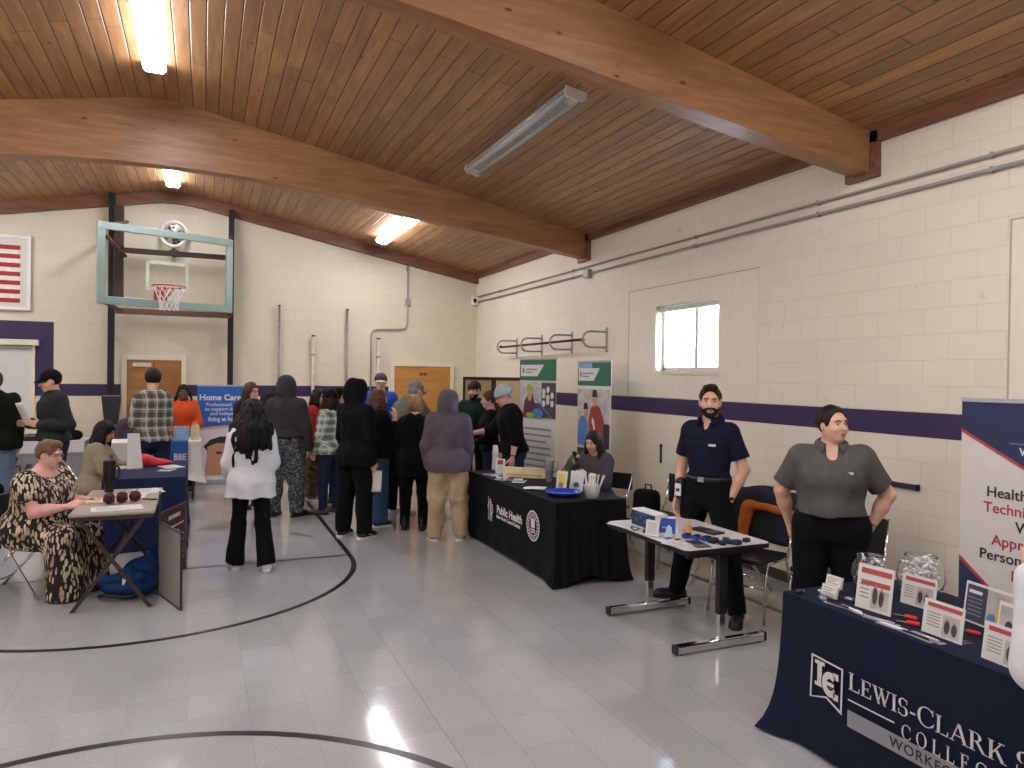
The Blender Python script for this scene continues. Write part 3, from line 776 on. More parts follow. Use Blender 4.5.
def clothmat(name, hexc, rough=.75):
    return fabric(name, hexc, rough, .08, .12, 120)
m_bkcloth = clothmat('black_tablecloth', '#0b0b0e', .7)
m_navy = clothmat('navy_tablecloth', '#111a2e', .7)
m_navy2 = clothmat('blue_navy_tablecloth', '#1a2444', .7)
m_wcloth = clothmat('white_tablecloth', '#dedbd3', .8)
m_print = M('white_print', '#d6d4d0', .6, var=.02)
m_greyprint = M('grey_print', '#8d8d90', .6, var=.03)
m_darkprint = M('dark_print', '#24283a', .6)

# --- public health table
ph = draped('long table under a black cloth printed with white lettering and a round seal', 2.86, 3.58, 5.60, 7.86, .755, m_bkcloth, 3, flat_side=3, cz=12, flare=.03, corner=.05, rip=.01,
            bottom=lambda s, u: .015+(.07*math.sin(PI*min(1, max(0, (u-.1)/.75)))**2 if s == 0 else .02*math.sin(PI*u)))
# its front looks towards -x: plane coordinates run along -y
phx = 2.855-ph.location.x
def on_front(y, z, x): return frame(Vector((x, y, z)), (0, -1, 0), (0, 0, 1))
o = on_front(6.905-ph.location.y, .437, phx-.024)
text('Public Health', .112, m_print, ph, o, 'lettering', .0035, xs=1.08)
o = on_front(6.905-ph.location.y, .385, phx-.027)
text('Idaho North Central District', .05, m_print, ph, o, 'lettering', .0012, xs=1.03)
# figure and P emblem
o = on_front(7.15-ph.location.y, .30, phx-.028)
e = [disc(.075, .235, .016, .016)]+arc(.075, .15, .062, .074, -90, 170, 18, .95)+[rect(.064, .02, .082, .2), rect(.09, .06, .105, .2), rect(.02, .03, .03, .27), rect(.02, .03, .06, .042), rect(.115, .02, .128, .12)]
e += arc(.06, .16, .05, .06, 100, 200, 10)
shape2d(e, m_print, ph, o, 'emblem')
o = on_front(6.0-ph.location.y, .475, phx-.03)
e = arc(0, 0, .128, .142, 0, 360, 40)+arc(0, 0, .088, .096, 0, 360, 32)
for k in range(22): a = 2*PI*k/22; e.append([(math.cos(a+q)*rr, math.sin(a+q)*rr) for q, rr in ((-.06, .102), (.06, .102), (.05, .122), (-.05, .122))])
e += [rect(-.045, -.02, .04, .07), rect(-.05, -.045, .05, -.032), rect(-.04, -.065, .045, -.053)]
shape2d(e, m_print, ph, o, 'seal')

# --- college table
lct = draped('near table under a navy cloth with a white college name', 2.80, 3.56, .98, 2.86, .755, m_navy, 8, flat_side=3, cz=14, flare=.02, corner=.1, rip=.008, wav=3)
lx = 2.80-lct.location.x-.020
def lcm(y, z): return frame(Vector((lx, y-lct.location.y, z)), (0, -1, 0), (0, 0, 1))
# serif capitals drawn as strokes; unit cap height
def serif(ch):
    S, t_, w_ = [], .15, .06
    def stem(x, y0=0, y1=1, t=t_): S.append(rect(x, y0, x+t, y1))
    def ser(x, y, w=.3): S.append(rect(x-w/2, y, x+w/2, y+w_*.8))
    def diag(x0, y0, x1, y1, t): S.append([(x0, y0), (x0+t, y0), (x1+t, y1), (x1, y1)])
    def bowl(cx, cy, rx, ry, a0, a1, tk=.14, n=16):
        f = lambda a, d: (cx+(rx-d*abs(math.cos(a)))*math.cos(a), cy+(ry-d*.35)*math.sin(a))
        A = [math.radians(a0+(a1-a0)*i/n) for i in range(n+1)]
        for i in range(n): S.append([f(A[i], 0), f(A[i+1], 0), f(A[i+1], tk), f(A[i], tk)])
    if ch in 'LEI':
        stem(.1); ser(.175, 0); ser(.175, 1-w_*.8); adv = .38
        if ch != 'I':
            S.append(rect(.2, 0, .66, w_)); S.append([(.6, 0), (.68, 0), (.70, .27), (.66, .27)]); adv = .74
        if ch == 'E':
            S.append(rect(.2, 1-w_, .62, 1)); S.append([(.56, 1), (.64, 1), (.64, .76), (.61, .76)])
            S.append(rect(.2, .48, .5, .48+w_)); S.append(rect(.47, .38, .51, .64)); adv = .74
    elif ch == 'W':
        diag(.36, 0, .06, 1, .14); diag(.33, 0, .56, .92, .06); diag(.74, 0, .46, 1, .14); diag(.74, 0, 1.02, 1, .06)
        ser(.13, 1-w_*.8); ser(.54, 1-w_*.8, .34); ser(1.05, 1-w_*.8, .28); adv = 1.16
    elif ch == 'S':
        bowl(.3, .74, .27, .27, 40, 260, .14); bowl(.3, .27, .29, .28, -140, 85, .14); adv = .64
        S.append(rect(.5, .7, .54, .98)); S.append(rect(.03, .03, .07, .32))
    elif ch == '-': S.append(rect(.05, .34, .35, .44)); adv = .4
    elif ch in 'CGO':
        if ch == 'O': bowl(.5, .5, .46, .52, 0, 360, .14, 30); adv = 1.0
        else:
            bowl(.5, .5, .46, .52, 42, 318, .14, 26); S.append(rect(.8, .68, .84, .98)); adv = .92
            S.append([(.78, .14), (.84, .1), (.9, .3), (.86, .3)])
            if ch == 'G': S.append(rect(.72, .08, .86, .42)); ser(.79, .42, .3); adv = .98
    elif ch == 'A':
        diag(.06, 0, .42, 1, .06); diag(.72, 0, .38, 1, .15); S.append(rect(.22, .32, .66, .37)); ser(.1, 0, .26); ser(.8, 0, .3); adv = .92
    elif ch in 'RK':
        stem(.1); ser(.175, 0); ser(.175, 1-w_*.8)
        if ch == 'R':
            bowl(.26, .75, .37, .25, -90, 90, .14, 14); S.append(rect(.2, .5, .32, .55)); S.append(rect(.2, .95, .32, 1)); diag(.68, 0, .34, .52, .16); ser(.78, 0, .24); adv = .88
        else:
            diag(.22, .38, .62, 1, .07); diag(.66, 0, .34, .58, .16); ser(.66, 1-w_*.8, .28); ser(.76, 0, .28); adv = .9
    elif ch == 'T':
        stem(.3); S.append(rect(.04, 1-w_, .71, 1)); ser(.375, 0); S.append(rect(.02, .76, .06, 1)); S.append(rect(.69, .76, .73, 1)); adv = .76
    else: adv = .35
    return S, adv
def serif_line(s, size, mx, parent, mat, sp=0.0, big=(), bigf=1.16, name='lettering', xs=1):
    P = []; x = 0
    for i, ch in enumerate(s):
        f = size*(bigf if i in big else 1)
        S, a = serif(ch)
        P += [[(x+px_*f*xs, py_*f) for px_, py_ in q] for q in S]; x += (a*xs+sp)*f
    shape2d(P, mat, parent, mx, name); return x
serif_line('LEWIS-CLARK STATE', .0745, lcm(2.422, .418), lct, m_print, .035, big=(0, 6, 12), bigf=1.09, xs=1.08)
serif_line('COLLEGE', .062, lcm(2.145, .322), lct, m_print, .36, xs=.82)
shape2d([rect(0, 0, .245, .006)], m_print, lct, lcm(2.423, .366), 'rule')
shape2d([rect(0, 0, 1.2, .078)], m_greyprint, lct, lcm(2.424, .243), 'grey_band')
text('WORKFORCE TRAINING', .062, m_darkprint, lct, lcm(2.2, .262) @ T(0, 0, .0025), 'lettering', .0006, space=1.12)
fp = [(0, 0), (.008, .217), (.197, .206), (.193, -.013), (.1, .030)]
fi = [(.009, .008), (.017, .208), (.188, .198), (.184, .004), (.102, .039)]
o = lcm(2.65, .291)
shape2d([[fp[k], fp[(k+1) % 5], fi[(k+1) % 5], fi[k]] for k in range(5)], m_print, lct, o, 'flag_outline')
L_ = [rect(.045, .09, .072, .178), rect(.03, .178, .088, .196), rect(.03, .072, .15, .09), rect(.13, .09, .15, .112)]
def bigC(cx, cy_, g): return arc(cx, cy_, .022-g, .048+g, 45, 315, 18, 1.25)+[rect(cx+.018-g, cy_+.034-g, cx+.048+g, cy_+.064+g), rect(cx+.018-g, cy_-.064-g, cx+.048+g, cy_-.034+g), rect(cx-.022, cy_-.008-g, cx+.022+g, cy_+.010+g)]
C2_, C_ = bigC(.125, .105, .007), bigC(.125, .105, 0)
shape2d(L_, m_print, lct, o, 'emblem')
shape2d(C2_, m_navy, lct, o @ T(0, 0, .0015), 'emblem_edge')
shape2d(C_, m_print, lct, o @ T(0, 0, .003), 'emblem')

# --- small classroom table with chrome T feet
lam = M('white_laminate', '#d8d4cf', .35, var=.03); m_edge = M('black_edge_band', '#151515', .5)
ct = thing('classroom_table', 'small white laminate table with chrome T feet before the navy polo man', 'table', (3.30, 4.37, 0))
TX, TY = .365, .515
def rr(x, y, r_, n=5):
    o = []
    for cx, cy_, a0 in ((x-r_, y-r_, 0), (-x+r_, y-r_, 90), (-x+r_, -y+r_, 180), (x-r_, -y+r_, 270)):
        o += [(cx+r_*math.cos(math.radians(a0+90*k/n)), cy_+r_*math.sin(math.radians(a0+90*k/n))) for k in range(n+1)]
    return o
B().poly([(x, y, .716) for x, y in rr(TX-.006, TY-.006, .04)], ext=(0, 0, .006)).out('table_top', lam, ct)
B().poly([(x, y, .687) for x, y in rr(TX, TY, .045)], ext=(0, 0, .030)).out('edge_band', m_edge, ct)
for sy in (-1, 1):
    y = sy*.43
    lg = B().box((-.035, y-.022, .24), (.035, y+.022, .687), .003).box((-.3, y-.02, .647), (.3, y+.02, .687), .003).out('leg', m_blackplastic, ct)
    B().box((-.026, y-.016, .06), (.026, y+.016, .3), .003).out('leg_tube', m_chrome, lg)
    ft = B().box((-.37, y-.028, .012), (.37, y+.028, .068), .008, seg=2).out('foot', m_chrome, ct)
    for sx in (-1, 1): B().box((min(sx*.37, sx*.388), y-.03, .01), (max(sx*.37, sx*.388), y+.03, .07), .004).out('foot_cap', m_blackplastic, ft)
    for sx in (-1, 1): B().lathe([(.012, 0), (.012, .014)], 8, (sx*.33, y, 0)).out('glide', m_blackplastic, ft)
B().box((-.02, -.41, .6), (.02, .41, .677), .003).out('modesty_bar', m_blackplastic, ct)

# --- folding table with crossed legs at the left
m_lt = M('taupe_laminate', '#9d9384', .4, var=.05); m_ltleg = M('dark_brown_steel', '#3b342f', .45, .3)
lt = thing('folding_table', 'grey brown folding table with crossed legs beside the seated woman', 'table', (-.635, 6.9, 0))
B().box((-.295, -.62, .735), (.295, .62, .76), .006).out('table_top', m_lt, lt)
B().box((-.28, -.6, .70), (.28, .6, .735), .004).out('apron', m_ltleg, lt)
for y in (-.6, .55):
    for s in (-1, 1):
        B().poly([(s*-.27-.018, y+s*.018, 0), (s*-.27+.018, y+s*.018, 0), (s*.22+.018, y+s*.018, .71), (s*.22-.018, y+s*.018, .71)], ext=(0, .016, 0)).out('leg', m_ltleg, lt)
B().tube([(0, -.6, .37), (0, .55, .37)], .01).out('cross_rod', m_ltleg, lt)

# --- navy cloth table, white table with blue runner, far left table
nv = draped('table under a plain dark blue cloth behind the folding table', -.93, -.16, 8.25, 9.70, .76, m_navy2, 5, flare=.015, corner=.03, rip=.006)
wt = draped('white clothed table with blue runner in front of the oak door', -1.22, -.02, 11.3, 11.95, .86, m_wcloth, 6, flare=.03, corner=.08, rip=.012,
            bottom=lambda s, u: .26+.2*abs(u-.5)*0+(.12*math.sin(PI*u)))
m_runner = M('blue_runner', '#1f5a96', .7, var=.08); m_runnerd = M('navy_runner_foot', '#233a66', .7)
o = frame(Vector((-.20, -.37, 0)), (1, 0, 0), (0, 0, 1))
shape2d([rect(-.01, .42, .63, .862)], m_runner, wt, o, 'runner', .004)
B().box((-.21, -.372, .855), (.43, .2, .866), .002).out('runner_top', m_runner, wt)
text('MO', .13, M('pale_blue_print', '#9fb6d4', .6), wt, frame(Vector((-.03, -.38, .60)), (1, 0, 0), (0, 0, 1)), 'lettering', .003)
text('BBE', .13, m_print, wt, frame(Vector((.245, -.38, .60)), (1, 0, 0), (0, 0, 1)), 'lettering', .003, xs=.8)
m_greycloth = clothmat('grey_tablecloth', '#8f8f8e', .8)
fl_t = draped('far left table under a grey cloth with a white runner and script lettering', -3.5, -1.62, 12.35, 12.98, .80, m_greycloth, 9, flare=.02, corner=.05, rip=.008)
o = frame(Vector((-.94, -.325, .64)), (1, 0, 0), (0, 0, 1))
shape2d([rect(0, 0, 1.88, .165)], m_print, fl_t, o, 'runner', .003)
B().box((-.94, -.33, .795), (.94, .31, .806), .002).out('runner_top', m_print, fl_t)
# script letters as brush strokes
b = B(); oo = Vector((.03, -.345, .30))
for st_ in ([(0, 0), (.03, .14), (.07, .27), (.08, .3), (.06, .28), (.03, .12), (.06, .15), (.1, .17), (.11, .1), (.12, .02)], [(.17, .1), (.23, .15), (.24, .18), (.2, .18), (.17, .1), (.19, .02), (.26, .02), (.32, .08)]):
    b.tube([oo+Vector((x, 0, z)) for x, z in st_], .011, 5)
b.out('script_lettering', m_darkprint, fl_t)

# ================================================================= chairs
m_seatblk = M('black_vinyl', '#1a1a1d', .5, bump=.1)
def stack_chair(label, loc, rot, arms=False, group='black chairs'):
    """tube frame chair facing local +y"""
    c = thing('chair', label, 'chair', (*loc, 0), rot, group)
    B().box((-.22, -.2, .43), (.22, .24, .475), .018, seg=2).out('seat', m_seatblk, c)
    B().box((-.21, -.29, .56), (.21, -.255, .86), .014, Matrix.Rotation(-.12, 4, 'X') if False else None, 2).out('backrest', m_seatblk, c)
    for s in (-1, 1):
        B().tube([(s*.235, .25, 0), (s*.225, .2, .40), (s*.222, .17, .44), (s*.222, -.15, .44)], .0115).out('leg', m_chrome, c, smooth=True)
        B().tube([(s*.235, -.30, 0), (s*.222, -.16, .42), (s*.222, -.24, .56), (s*.222, -.285, .86)], .0115).out('leg', m_chrome, c, smooth=True)
        if arms:
            a = B().tube([(s*.25, .19, .43), (s*.26, .2, .60), (s*.26, .17, .645), (s*.26, -.2, .645), (s*.24, -.25, .6)], .011).out('arm_frame', m_chrome, c, smooth=True)
            B().box((s*.26-.025, -.2, .65), (s*.26+.025, .19, .672), .008).out('arm_pad', m_seatblk, a)
    B().tube([(-.228, .2, .25), (.228, .2, .25)], .008).out('stretcher', m_chrome, c, smooth=True)
    return c
def fold_chair(label, loc, rot, group='folding chairs'):
    c = thing('folding_chair', label, 'chair', (*loc, 0), rot, group)
    B().box((-.2, -.19, .43), (.2, .2, .455), .01, seg=2).out('seat', m_seatblk, c)
    B().box((-.2, -.265, .62), (.2, -.24, .8), .01, seg=2).out('backrest', m_seatblk, c)
    for s in (-1, 1):
        B().tube([(s*.215, .27, 0), (s*.215, 0, .44), (s*.21, -.25, .82)], .011).out('leg', m_chrome, c, smooth=True)
        B().tube([(s*.2, -.30, 0), (s*.2, .1, .43)], .011).out('leg', m_chrome, c, smooth=True)
    B().tube([(-.2, -.22, .085), (.2, -.22, .085)], .008).out('stretcher', m_chrome, c, smooth=True)
    return c
fold_chair('folding chair under the seated woman in the leaf print dress', (-1.37, 7.08), -113)
fold_chair('folding chair behind the legs of the navy polo man', (4.32, 5.05), 95)
stack_chair('chrome chair with a black and orange jacket over its back', (4.06, 4.50), 112)
stack_chair('black seated chrome chair beside the grey polo woman', (4.28, 3.86), 95)
fold_chair('black folding chair under the seated woman with the phone', (4.07, 6.78), 122)
fold_chair('folding chair under the seated woman in the tan shirt', (-1.26, 9.42), -96)
stack_chair('black chair behind the black clothed table, right of the seated woman', (4.3, 6.05), 95)
fold_chair('folding chair with a green jacket behind the steel tumbler', (3.99, 7.85), 80)
stack_chair('chair with a grey jacket behind the white clothed table', (-.98, 12.45), 180)

# ================================================================= roll-up banners and boards
m_rail = M('silver_rail', '#b3b4b4', .45, .3)
def banner(label, L, R_, z1, mat, group='roll up banners', back=True):
    """printed panel between floor points L (left, seen from the front) and R_"""
    L, R_ = Vector((*L, 0)), Vector((*R_, 0)); c = (L+R_)/2
    t = thing('rollup_banner', label, 'banner', c, 0, group); d = (R_-L); w_ = d.length
    m_ = frame(L-c, d, (0, 0, 1))
    B().box((0, .09, -.002), (w_, z1, .002), 0, m_).out('panel', mat, t)
    B().box((-.01, 0, -.07), (w_+.01, .09, .05), .012, m_, 2).out('base', m_rail, t)
    B().box((-.005, z1-.012, -.01), (w_+.005, z1+.014, .01), .003, m_).out('top_rail', m_rail, t)
    B().tube([m_ @ Vector((w_/2, .05, -.03)), m_ @ Vector((w_/2, z1, -.012))], .01).out('back_pole', m_rail, t)
    return t, m_, w_
def onp(m_, dz=.003): return m_ @ T(0, 0, dz)
m_green, m_ltblue = M('banner_green', '#2f6b4f', .6), M('banner_sky', '#7fa9c4', .6)
m_photo = M('photo_grey', '#b9b4ae', .6, var=.25, scale=9); m_dkphoto = M('photo_dark', '#4a4346', .6, var=.4, scale=12)
m_lime, m_pred, m_pblue, m_skin0 = M('print_lime', '#8fb43a', .6), M('print_red', '#9c3a33', .6), M('print_blue', '#4d7fb5', .6), M('print_skin', '#c58f72', .6)
m_pmaroon, m_pdark = M('print_maroon', '#5c2b35', .6), M('print_black', '#2a2a2c', .6)
def head_art(t, m_, w_, z1):
    shape2d([rect(0, z1-.30, w_, z1)], m_green, t, onp(m_), 'header_print')
    shape2d([[(.03, z1-.24), (.03, z1-.08), (w_*.68, z1-.08), (w_*.5, z1-.24)]], m_print, t, onp(m_, .005), 'logo_field')
    shape2d([disc(.09, z1-.16, .018, .04)], m_green, t, onp(m_, .007), 'logo_mark')
    shape2d([rect(.14, z1-.155, w_*.5, z1-.135), rect(.14, z1-.195, w_*.36, z1-.175)], m_greyprint, t, onp(m_, .007), 'logo_lines')
b1, m_, w_ = banner('tall green banner with a woman in a lime hat and white text panel', (4.15, 9.32), (4.33, 8.53), 2.11, m_card)
head_art(b1, m_, w_, 2.11)
shape2d([rect(0, 1.27, w_, 1.80)], m_photo, b1, onp(m_), 'photo_print')
shape2d([rect(w_*.62, 1.3, w_, 1.78), rect(w_*.4, 1.29, w_*.62, 1.5)], m_dkphoto, b1, onp(m_, .004), 'photo_crowd')
shape2d([[(.08, 1.29), (.12, 1.52), (.2, 1.62), (.3, 1.62), (.36, 1.5), (.38, 1.29)]], m_pmaroon, b1, onp(m_, .005), 'photo_figure')
shape2d([disc(.24, 1.60, .05, .075)], m_skin0, b1, onp(m_, .007), 'photo_face')
shape2d([[(.16, 1.66), (.18, 1.74), (.24, 1.77), (.3, 1.74), (.32, 1.66)], disc(.26, 1.33, .1, .035)], m_lime, b1, onp(m_, .008), 'photo_hat')
shape2d([disc(w_*.72+.09*(k % 3)-.03, 1.5+.08*(k//3)+.03*(k % 2), .035, .045) for k in range(8)], m_print, b1, onp(m_, .006), 'photo_helmets')
shape2d([[(w_*.45, 1.56), (w_*.47, 1.57), (w_*.92, 1.3), (w_*.9, 1.29)], disc(w_*.52, 1.36, .12, .07)], m_pblue, b1, onp(m_, .0065), 'photo_tool')
shape2d([rect(.07, 1.13-k*.085, w_-.09-(.1 if k % 3 == 2 else 0), 1.155-k*.085) for k in range(9)], m_greyprint, b1, onp(m_), 'text_lines')
b2, m_, w_ = banner('tall green banner with a red shirted man, behind the seated woman', (4.48, 8.2), (4.47, 7.36), 2.06, m_card)
head_art(b2, m_, w_, 2.06)
shape2d([rect(0, 1.98, w_*.45, 2.055)], m_ltblue, b2, onp(m_, .004), 'header_sky')
shape2d([rect(.01, .98, w_-.01, 1.72)], m_photo, b2, onp(m_), 'photo_print')
shape2d([[(.34, 1.0), (.3, 1.3), (.36, 1.48), (.45, 1.53), (.58, 1.5), (.68, 1.36), (.74, 1.1), (.66, 1.0)]], m_pred, b2, onp(m_, .005), 'photo_figure')
shape2d([[(.02, 1.0), (.03, 1.25), (.1, 1.37), (.2, 1.38), (.28, 1.28), (.3, 1.0)]], m_pblue, b2, onp(m_, .0055), 'photo_figure')
shape2d([disc(.46, 1.58, .06, .075), disc(.23, 1.42, .055, .07)], m_skin0, b2, onp(m_, .006), 'photo_face')
for q_ in ([(.39, 1.62), (.41, 1.71), (.5, 1.71), (.53, 1.62)], [(.17, 1.46), (.19, 1.54), (.27, 1.54), (.29, 1.46)], rect(.68, 1.0, .82, 1.3)): shape2d([q_], m_pdark, b2, onp(m_, .007), 'photo_dark_shape')
shape2d(arc(.38, 1.18, .06, .1, -60, 80, 10, 1.9), m_print, b2, onp(m_, .0075), 'photo_rope')
shape2d([rect(.01, .5, w_-.01, .965)], m_dkphoto, b2, onp(m_), 'photo_print')
shape2d([disc(.3+.1*k, .88, .03, .05) for k in range(4)]+[rect(.1, .55, .3, .75)], m_print, b2, onp(m_, .005), 'photo_detail')
shape2d([rect(w_*.55, .7, w_-.02, .9)], M('print_violet', '#7a83b8', .6), b2, onp(m_, .005), 'photo_detail')
shape2d([disc(.15, .85, .04, .06), disc(.6, .62, .05, .1)], m_pred, b2, onp(m_, .006), 'photo_detail')

m_wblue = M('banner_navy', '#232d50', .55, var=.12, scale=4); m_wgrey = M('banner_pale', '#d2cdc4', .55, var=.02); m_wred = M('banner_red', '#b23a44', .5)
b3, m_, w_ = banner('large navy and pale banner listing trades, right of the grey polo woman', (4.2, 2.875), (4.2, 1.985), 1.755, m_wgrey)
shape2d([[(0, 1.58), (0, 1.755), (w_, 1.755), (w_, 1.33), (.45, 1.33)]], m_wblue, b3, onp(m_), 'header_print')
shape2d([[(0, 1.565), (0, 1.585), (.47, 1.335), (.44, 1.335)]], m_wred, b3, onp(m_, .004), 'red_edge')
shape2d([[(0, .1), (0, .80), (.38, .50), (.72, .1)]], m_wblue, b3, onp(m_), 'foot_print')
shape2d([[(0, .80), (0, .825), (.40, .505), (.76, .1), (.72, .1), (.38, .5)]], m_wred, b3, onp(m_, .004), 'red_edge')
for i in range(5): shape2d([disc(.05+.06*i, .3+.1*(i % 3), .035, .06)], m_dkphoto, b3, onp(m_, .0035), 'photo_figure')
text('WORKFORCE', .058, m_print, b3, onp(m_ @ T(.335, 1.455, 0), .004), 'lettering', .002)
text('TRAINING', .058, m_print, b3, onp(m_ @ T(.375, 1.385, 0), .004), 'lettering', .002)
shape2d([rect(.28, 1.515, .8, 1.519)], m_greyprint, b3, onp(m_, .004), 'rule')
for s_, x, z, mm in (('Healthcare', .155, 1.20, m_pdark), ('Technical', .14, 1.11, m_wred), ('Welding', .32, 1.02, m_pdark), ('Apprentice', .19, .925, m_wred), ('Personal', .12, .835, m_pdark), ('Business', .30, .74, m_wred)):
    text(s_, .085, mm, b3, onp(m_ @ T(x, z, 0), .004), 'lettering', .001)

m_hcb = M('care_blue', '#1f5fae', .55, var=.05); m_hcw = M('care_white', '#ddd6dc', .55, var=.06, scale=3)
b4, m_, w_ = banner('blue home care banner standing beside the white clothed table', (-.085, 12.9), (.79, 12.9), 1.64, m_hcw)
shape2d([[(0, .93), (0, 1.64), (w_, 1.64), (w_, 1.0), (.55, .985)]], m_hcb, b4, onp(m_), 'header_print')
shape2d([[(0, .90), (0, .935), (.55, .99), (w_, 1.0), (w_, .985), (.55, .95)]], M('care_sand', '#c9a27c', .6), b4, onp(m_, .004), 'curve_print')
text('Home Care', .135, m_print, b4, onp(m_ @ T(.03, 1.40, 0), .004), 'lettering', .004)
for s_, x, z in (('Professional', .13, 1.30), ('to support day', .12, 1.225), ('and indepen', .2, 1.15)): text(s_, .082, m_print, b4, onp(m_ @ T(x, z, 0), .004), 'lettering', .0008)
text('living at home', .1, m_print, b4, onp(m_ @ T(.17, 1.05, 0), .004), 'lettering', .003, xs=.9)
shape2d([[(.1, .63), (.2, .74), (.35, .79), (.55, .79), (.7, .74), (.78, .62), (.72, .55), (.16, .55)]], m_pdark, b4, onp(m_, .004), 'photo_hair')
shape2d([[(.16, .55), (.16, .62), (.3, .68), (.6, .68), (.72, .6), (.76, .3), (.72, .12), (.12, .12), (.14, .34)]], m_skin0, b4, onp(m_, .005), 'photo_face')
shape2d([disc(.34, .52, .05, .025), disc(.56, .52, .05, .025), disc(.45, .3, .1, .03)], m_pmaroon, b4, onp(m_, .007), 'photo_features')
shape2d([rect(.0, .09, w_, .14)], m_print, b4, onp(m_, .006), 'foot_strip')

# trifold board standing on the floor beside the folding table
tf = thing('trifold_board', 'folding display board, grey back and maroon front, on the floor', 'display board', (-.32, 6.62, 0))
m_tfgrey = M('grey_board_back', '#8b8580', .8, var=.04); m_mar = M('maroon_board', '#4a1c2a', .6, var=.1); m_bz = M('dark_board_edge', '#2b2627', .5)
def wing(p, q, z1, back_, front, nm):
    p, q = Vector((*p, 0))-Vector((-.32, 6.62, 0)), Vector((*q, 0))-Vector((-.32, 6.62, 0)); d = q-p; m2 = frame(p, d, (0, 0, 1)); L = d.length
    w = B().box((0, .012, -.007), (L, z1, .0), 0, m2).out(nm, back_, tf)
    B().box((.01, .02, 0), (L-.01, z1-.01, .004), 0, m2).out('face', front, w)
    B().box((-.004, 0, -.010), (L+.004, .014, .007), 0, m2).box((-.004, z1-.004, -.010), (L+.004, z1+.008, .007), 0, m2).box((-.006, 0, -.010), (.006, z1+.004, .007), 0, m2).box((L-.006, 0, -.010), (L+.006, z1+.004, .007), 0, m2).out('edge', m_bz, w)
    return w, m2, L
# fronts look towards +x, so the near wing runs from right to left seen from the front
wing((-.14, 6.1), (-.32, 6.62), .60, m_tfgrey, m_mar, 'near_wing')
wing((-.32, 6.63), (-.33, 6.86), .82, m_tfgrey, m_mar, 'centre_panel')
w, m2, L = wing((-.33, 6.88), (-.135, 7.45), .62, m_tfgrey, m_mar, 'far_wing')
shape2d([rect(.17+.055*k, .53, .215+.055*k, .565) for k in range(5)], m_print, w, onp(m2, .006), 'heading_line')
shape2d([rect(.06, .45-.055*k, L-.08-(.12 if k % 3 == 1 else 0), .465-.055*k) for k in range(8)], m_print, w, onp(m2, .006), 'text_lines')
shape2d([rect(L-.03, .03, L-.02, .6)], m_greyprint, w, onp(m2, .006), 'rule')
# ================================================================= people
def skinmat(name, hexc):
    t = NT(name); c = lin(hexc); f = t.noise(t.co(), 22, 4)[0]
    col = t.ramp(f, [(.3, sh(c, .93)), (.7, sh(c, 1.06))])
    return t.done(col, .5, 0, **{'Subsurface Weight': .08, 'Subsurface Radius': (.012, .005, .003)})
SK_FAIR, SK_PINK, SK_TAN, SK_DARK = skinmat('skin_fair', '#d9a98f'), skinmat('skin_pink', '#dba394'), skinmat('skin_tan', '#c08c6c'), skinmat('skin_dark', '#63422f')
def hairmat(name, hexc):
    t = NT(name); c = lin(hexc); s = t.sep(t.co())
    g = t.noise(t.comb(t.math('MULTIPLY', s[0], 140), t.math('MULTIPLY', s[1], 140), t.math('MULTIPLY', s[2], 16)), 1, 3)[0]
    t.bump(g, .6, .006)
    return t.done(t.ramp(g, [(.3, sh(c, .55)), (.7, sh(c, 1.5))]), .55, 0, **{'Specular IOR Level': .25})
HR_BLACK, HR_DKBR, HR_BROWN, HR_AUB, HR_STRAW, HR_GREY = [hairmat('hair_'+n, c) for n, c in (('black', '#0b0908'), ('dark_brown', '#22160f'), ('brown', '#4a3322'), ('auburn', '#55382a'), ('strawberry', '#8f6a43'), ('grey', '#8d8b86'))]
m_eyew, m_iris, m_lip, m_mouth = M('eye_white', '#b7ada4', .3), M('iris', '#2c2420', .3), M('lips', '#a8665a', .5), M('mouth_inside', '#4c2320', .6)
m_sole = M('white_sole', '#dcd8d0', .6); m_bksole = M('dark_sole', '#1b1a19', .6)
F_BLACK = fabric('black_fabric', '#0a0a0b'); F_NAVY = fabric('navy_polo', '#12172b', .8); F_GREYPOLO = fabric('grey_polo', '#54534e', .75, bscale=160)
F_BLKPANT = fabric('black_trousers', '#08080b'); F_JEAN = fabric('blue_denim', '#3f5673', .9, .25); F_JEANDK = fabric('dark_denim', '#1e2a3e', .9, .2); F_JEANLT = fabric('washed_denim', '#68788a', .9, .25)
F_KHAKI = fabric('khaki_cotton', '#b39c7c', .9, .12); F_WHITE = fabric('white_sweatshirt', '#d6d7d8', .9, .05); F_CHAR = fabric('charcoal_hoodie', '#3b3939', .95); F_MAUVE = fabric('mauve_hoodie', '#5a5158', .95)
F_GREENBLK = fabric('dark_olive_jacket', '#14170f', .9); F_ORANGE = fabric('orange_shirt', '#c24c22', .85); F_TAN = fabric('tan_shirt', '#96886f', .9); F_GREYSW = fabric('grey_sweater', '#4a474c', .95)
F_BLUEJ = fabric('royal_blue_jersey', '#2148a8', .7); F_OLIVE = fabric('olive_grey_jacket', '#6c6a5a', .9); F_GREENJ = fabric('dark_green_jacket', '#14291f', .85); F_RED = fabric('red_top', '#a82a2a', .9); F_BRJ = fabric('brown_black_jacket', '#2a2215', .9); F_SLATE = fabric('slate_jacket', '#29302e', .85)
m_leather = M('black_leather', '#0b0a0a', .45, bump=.05)
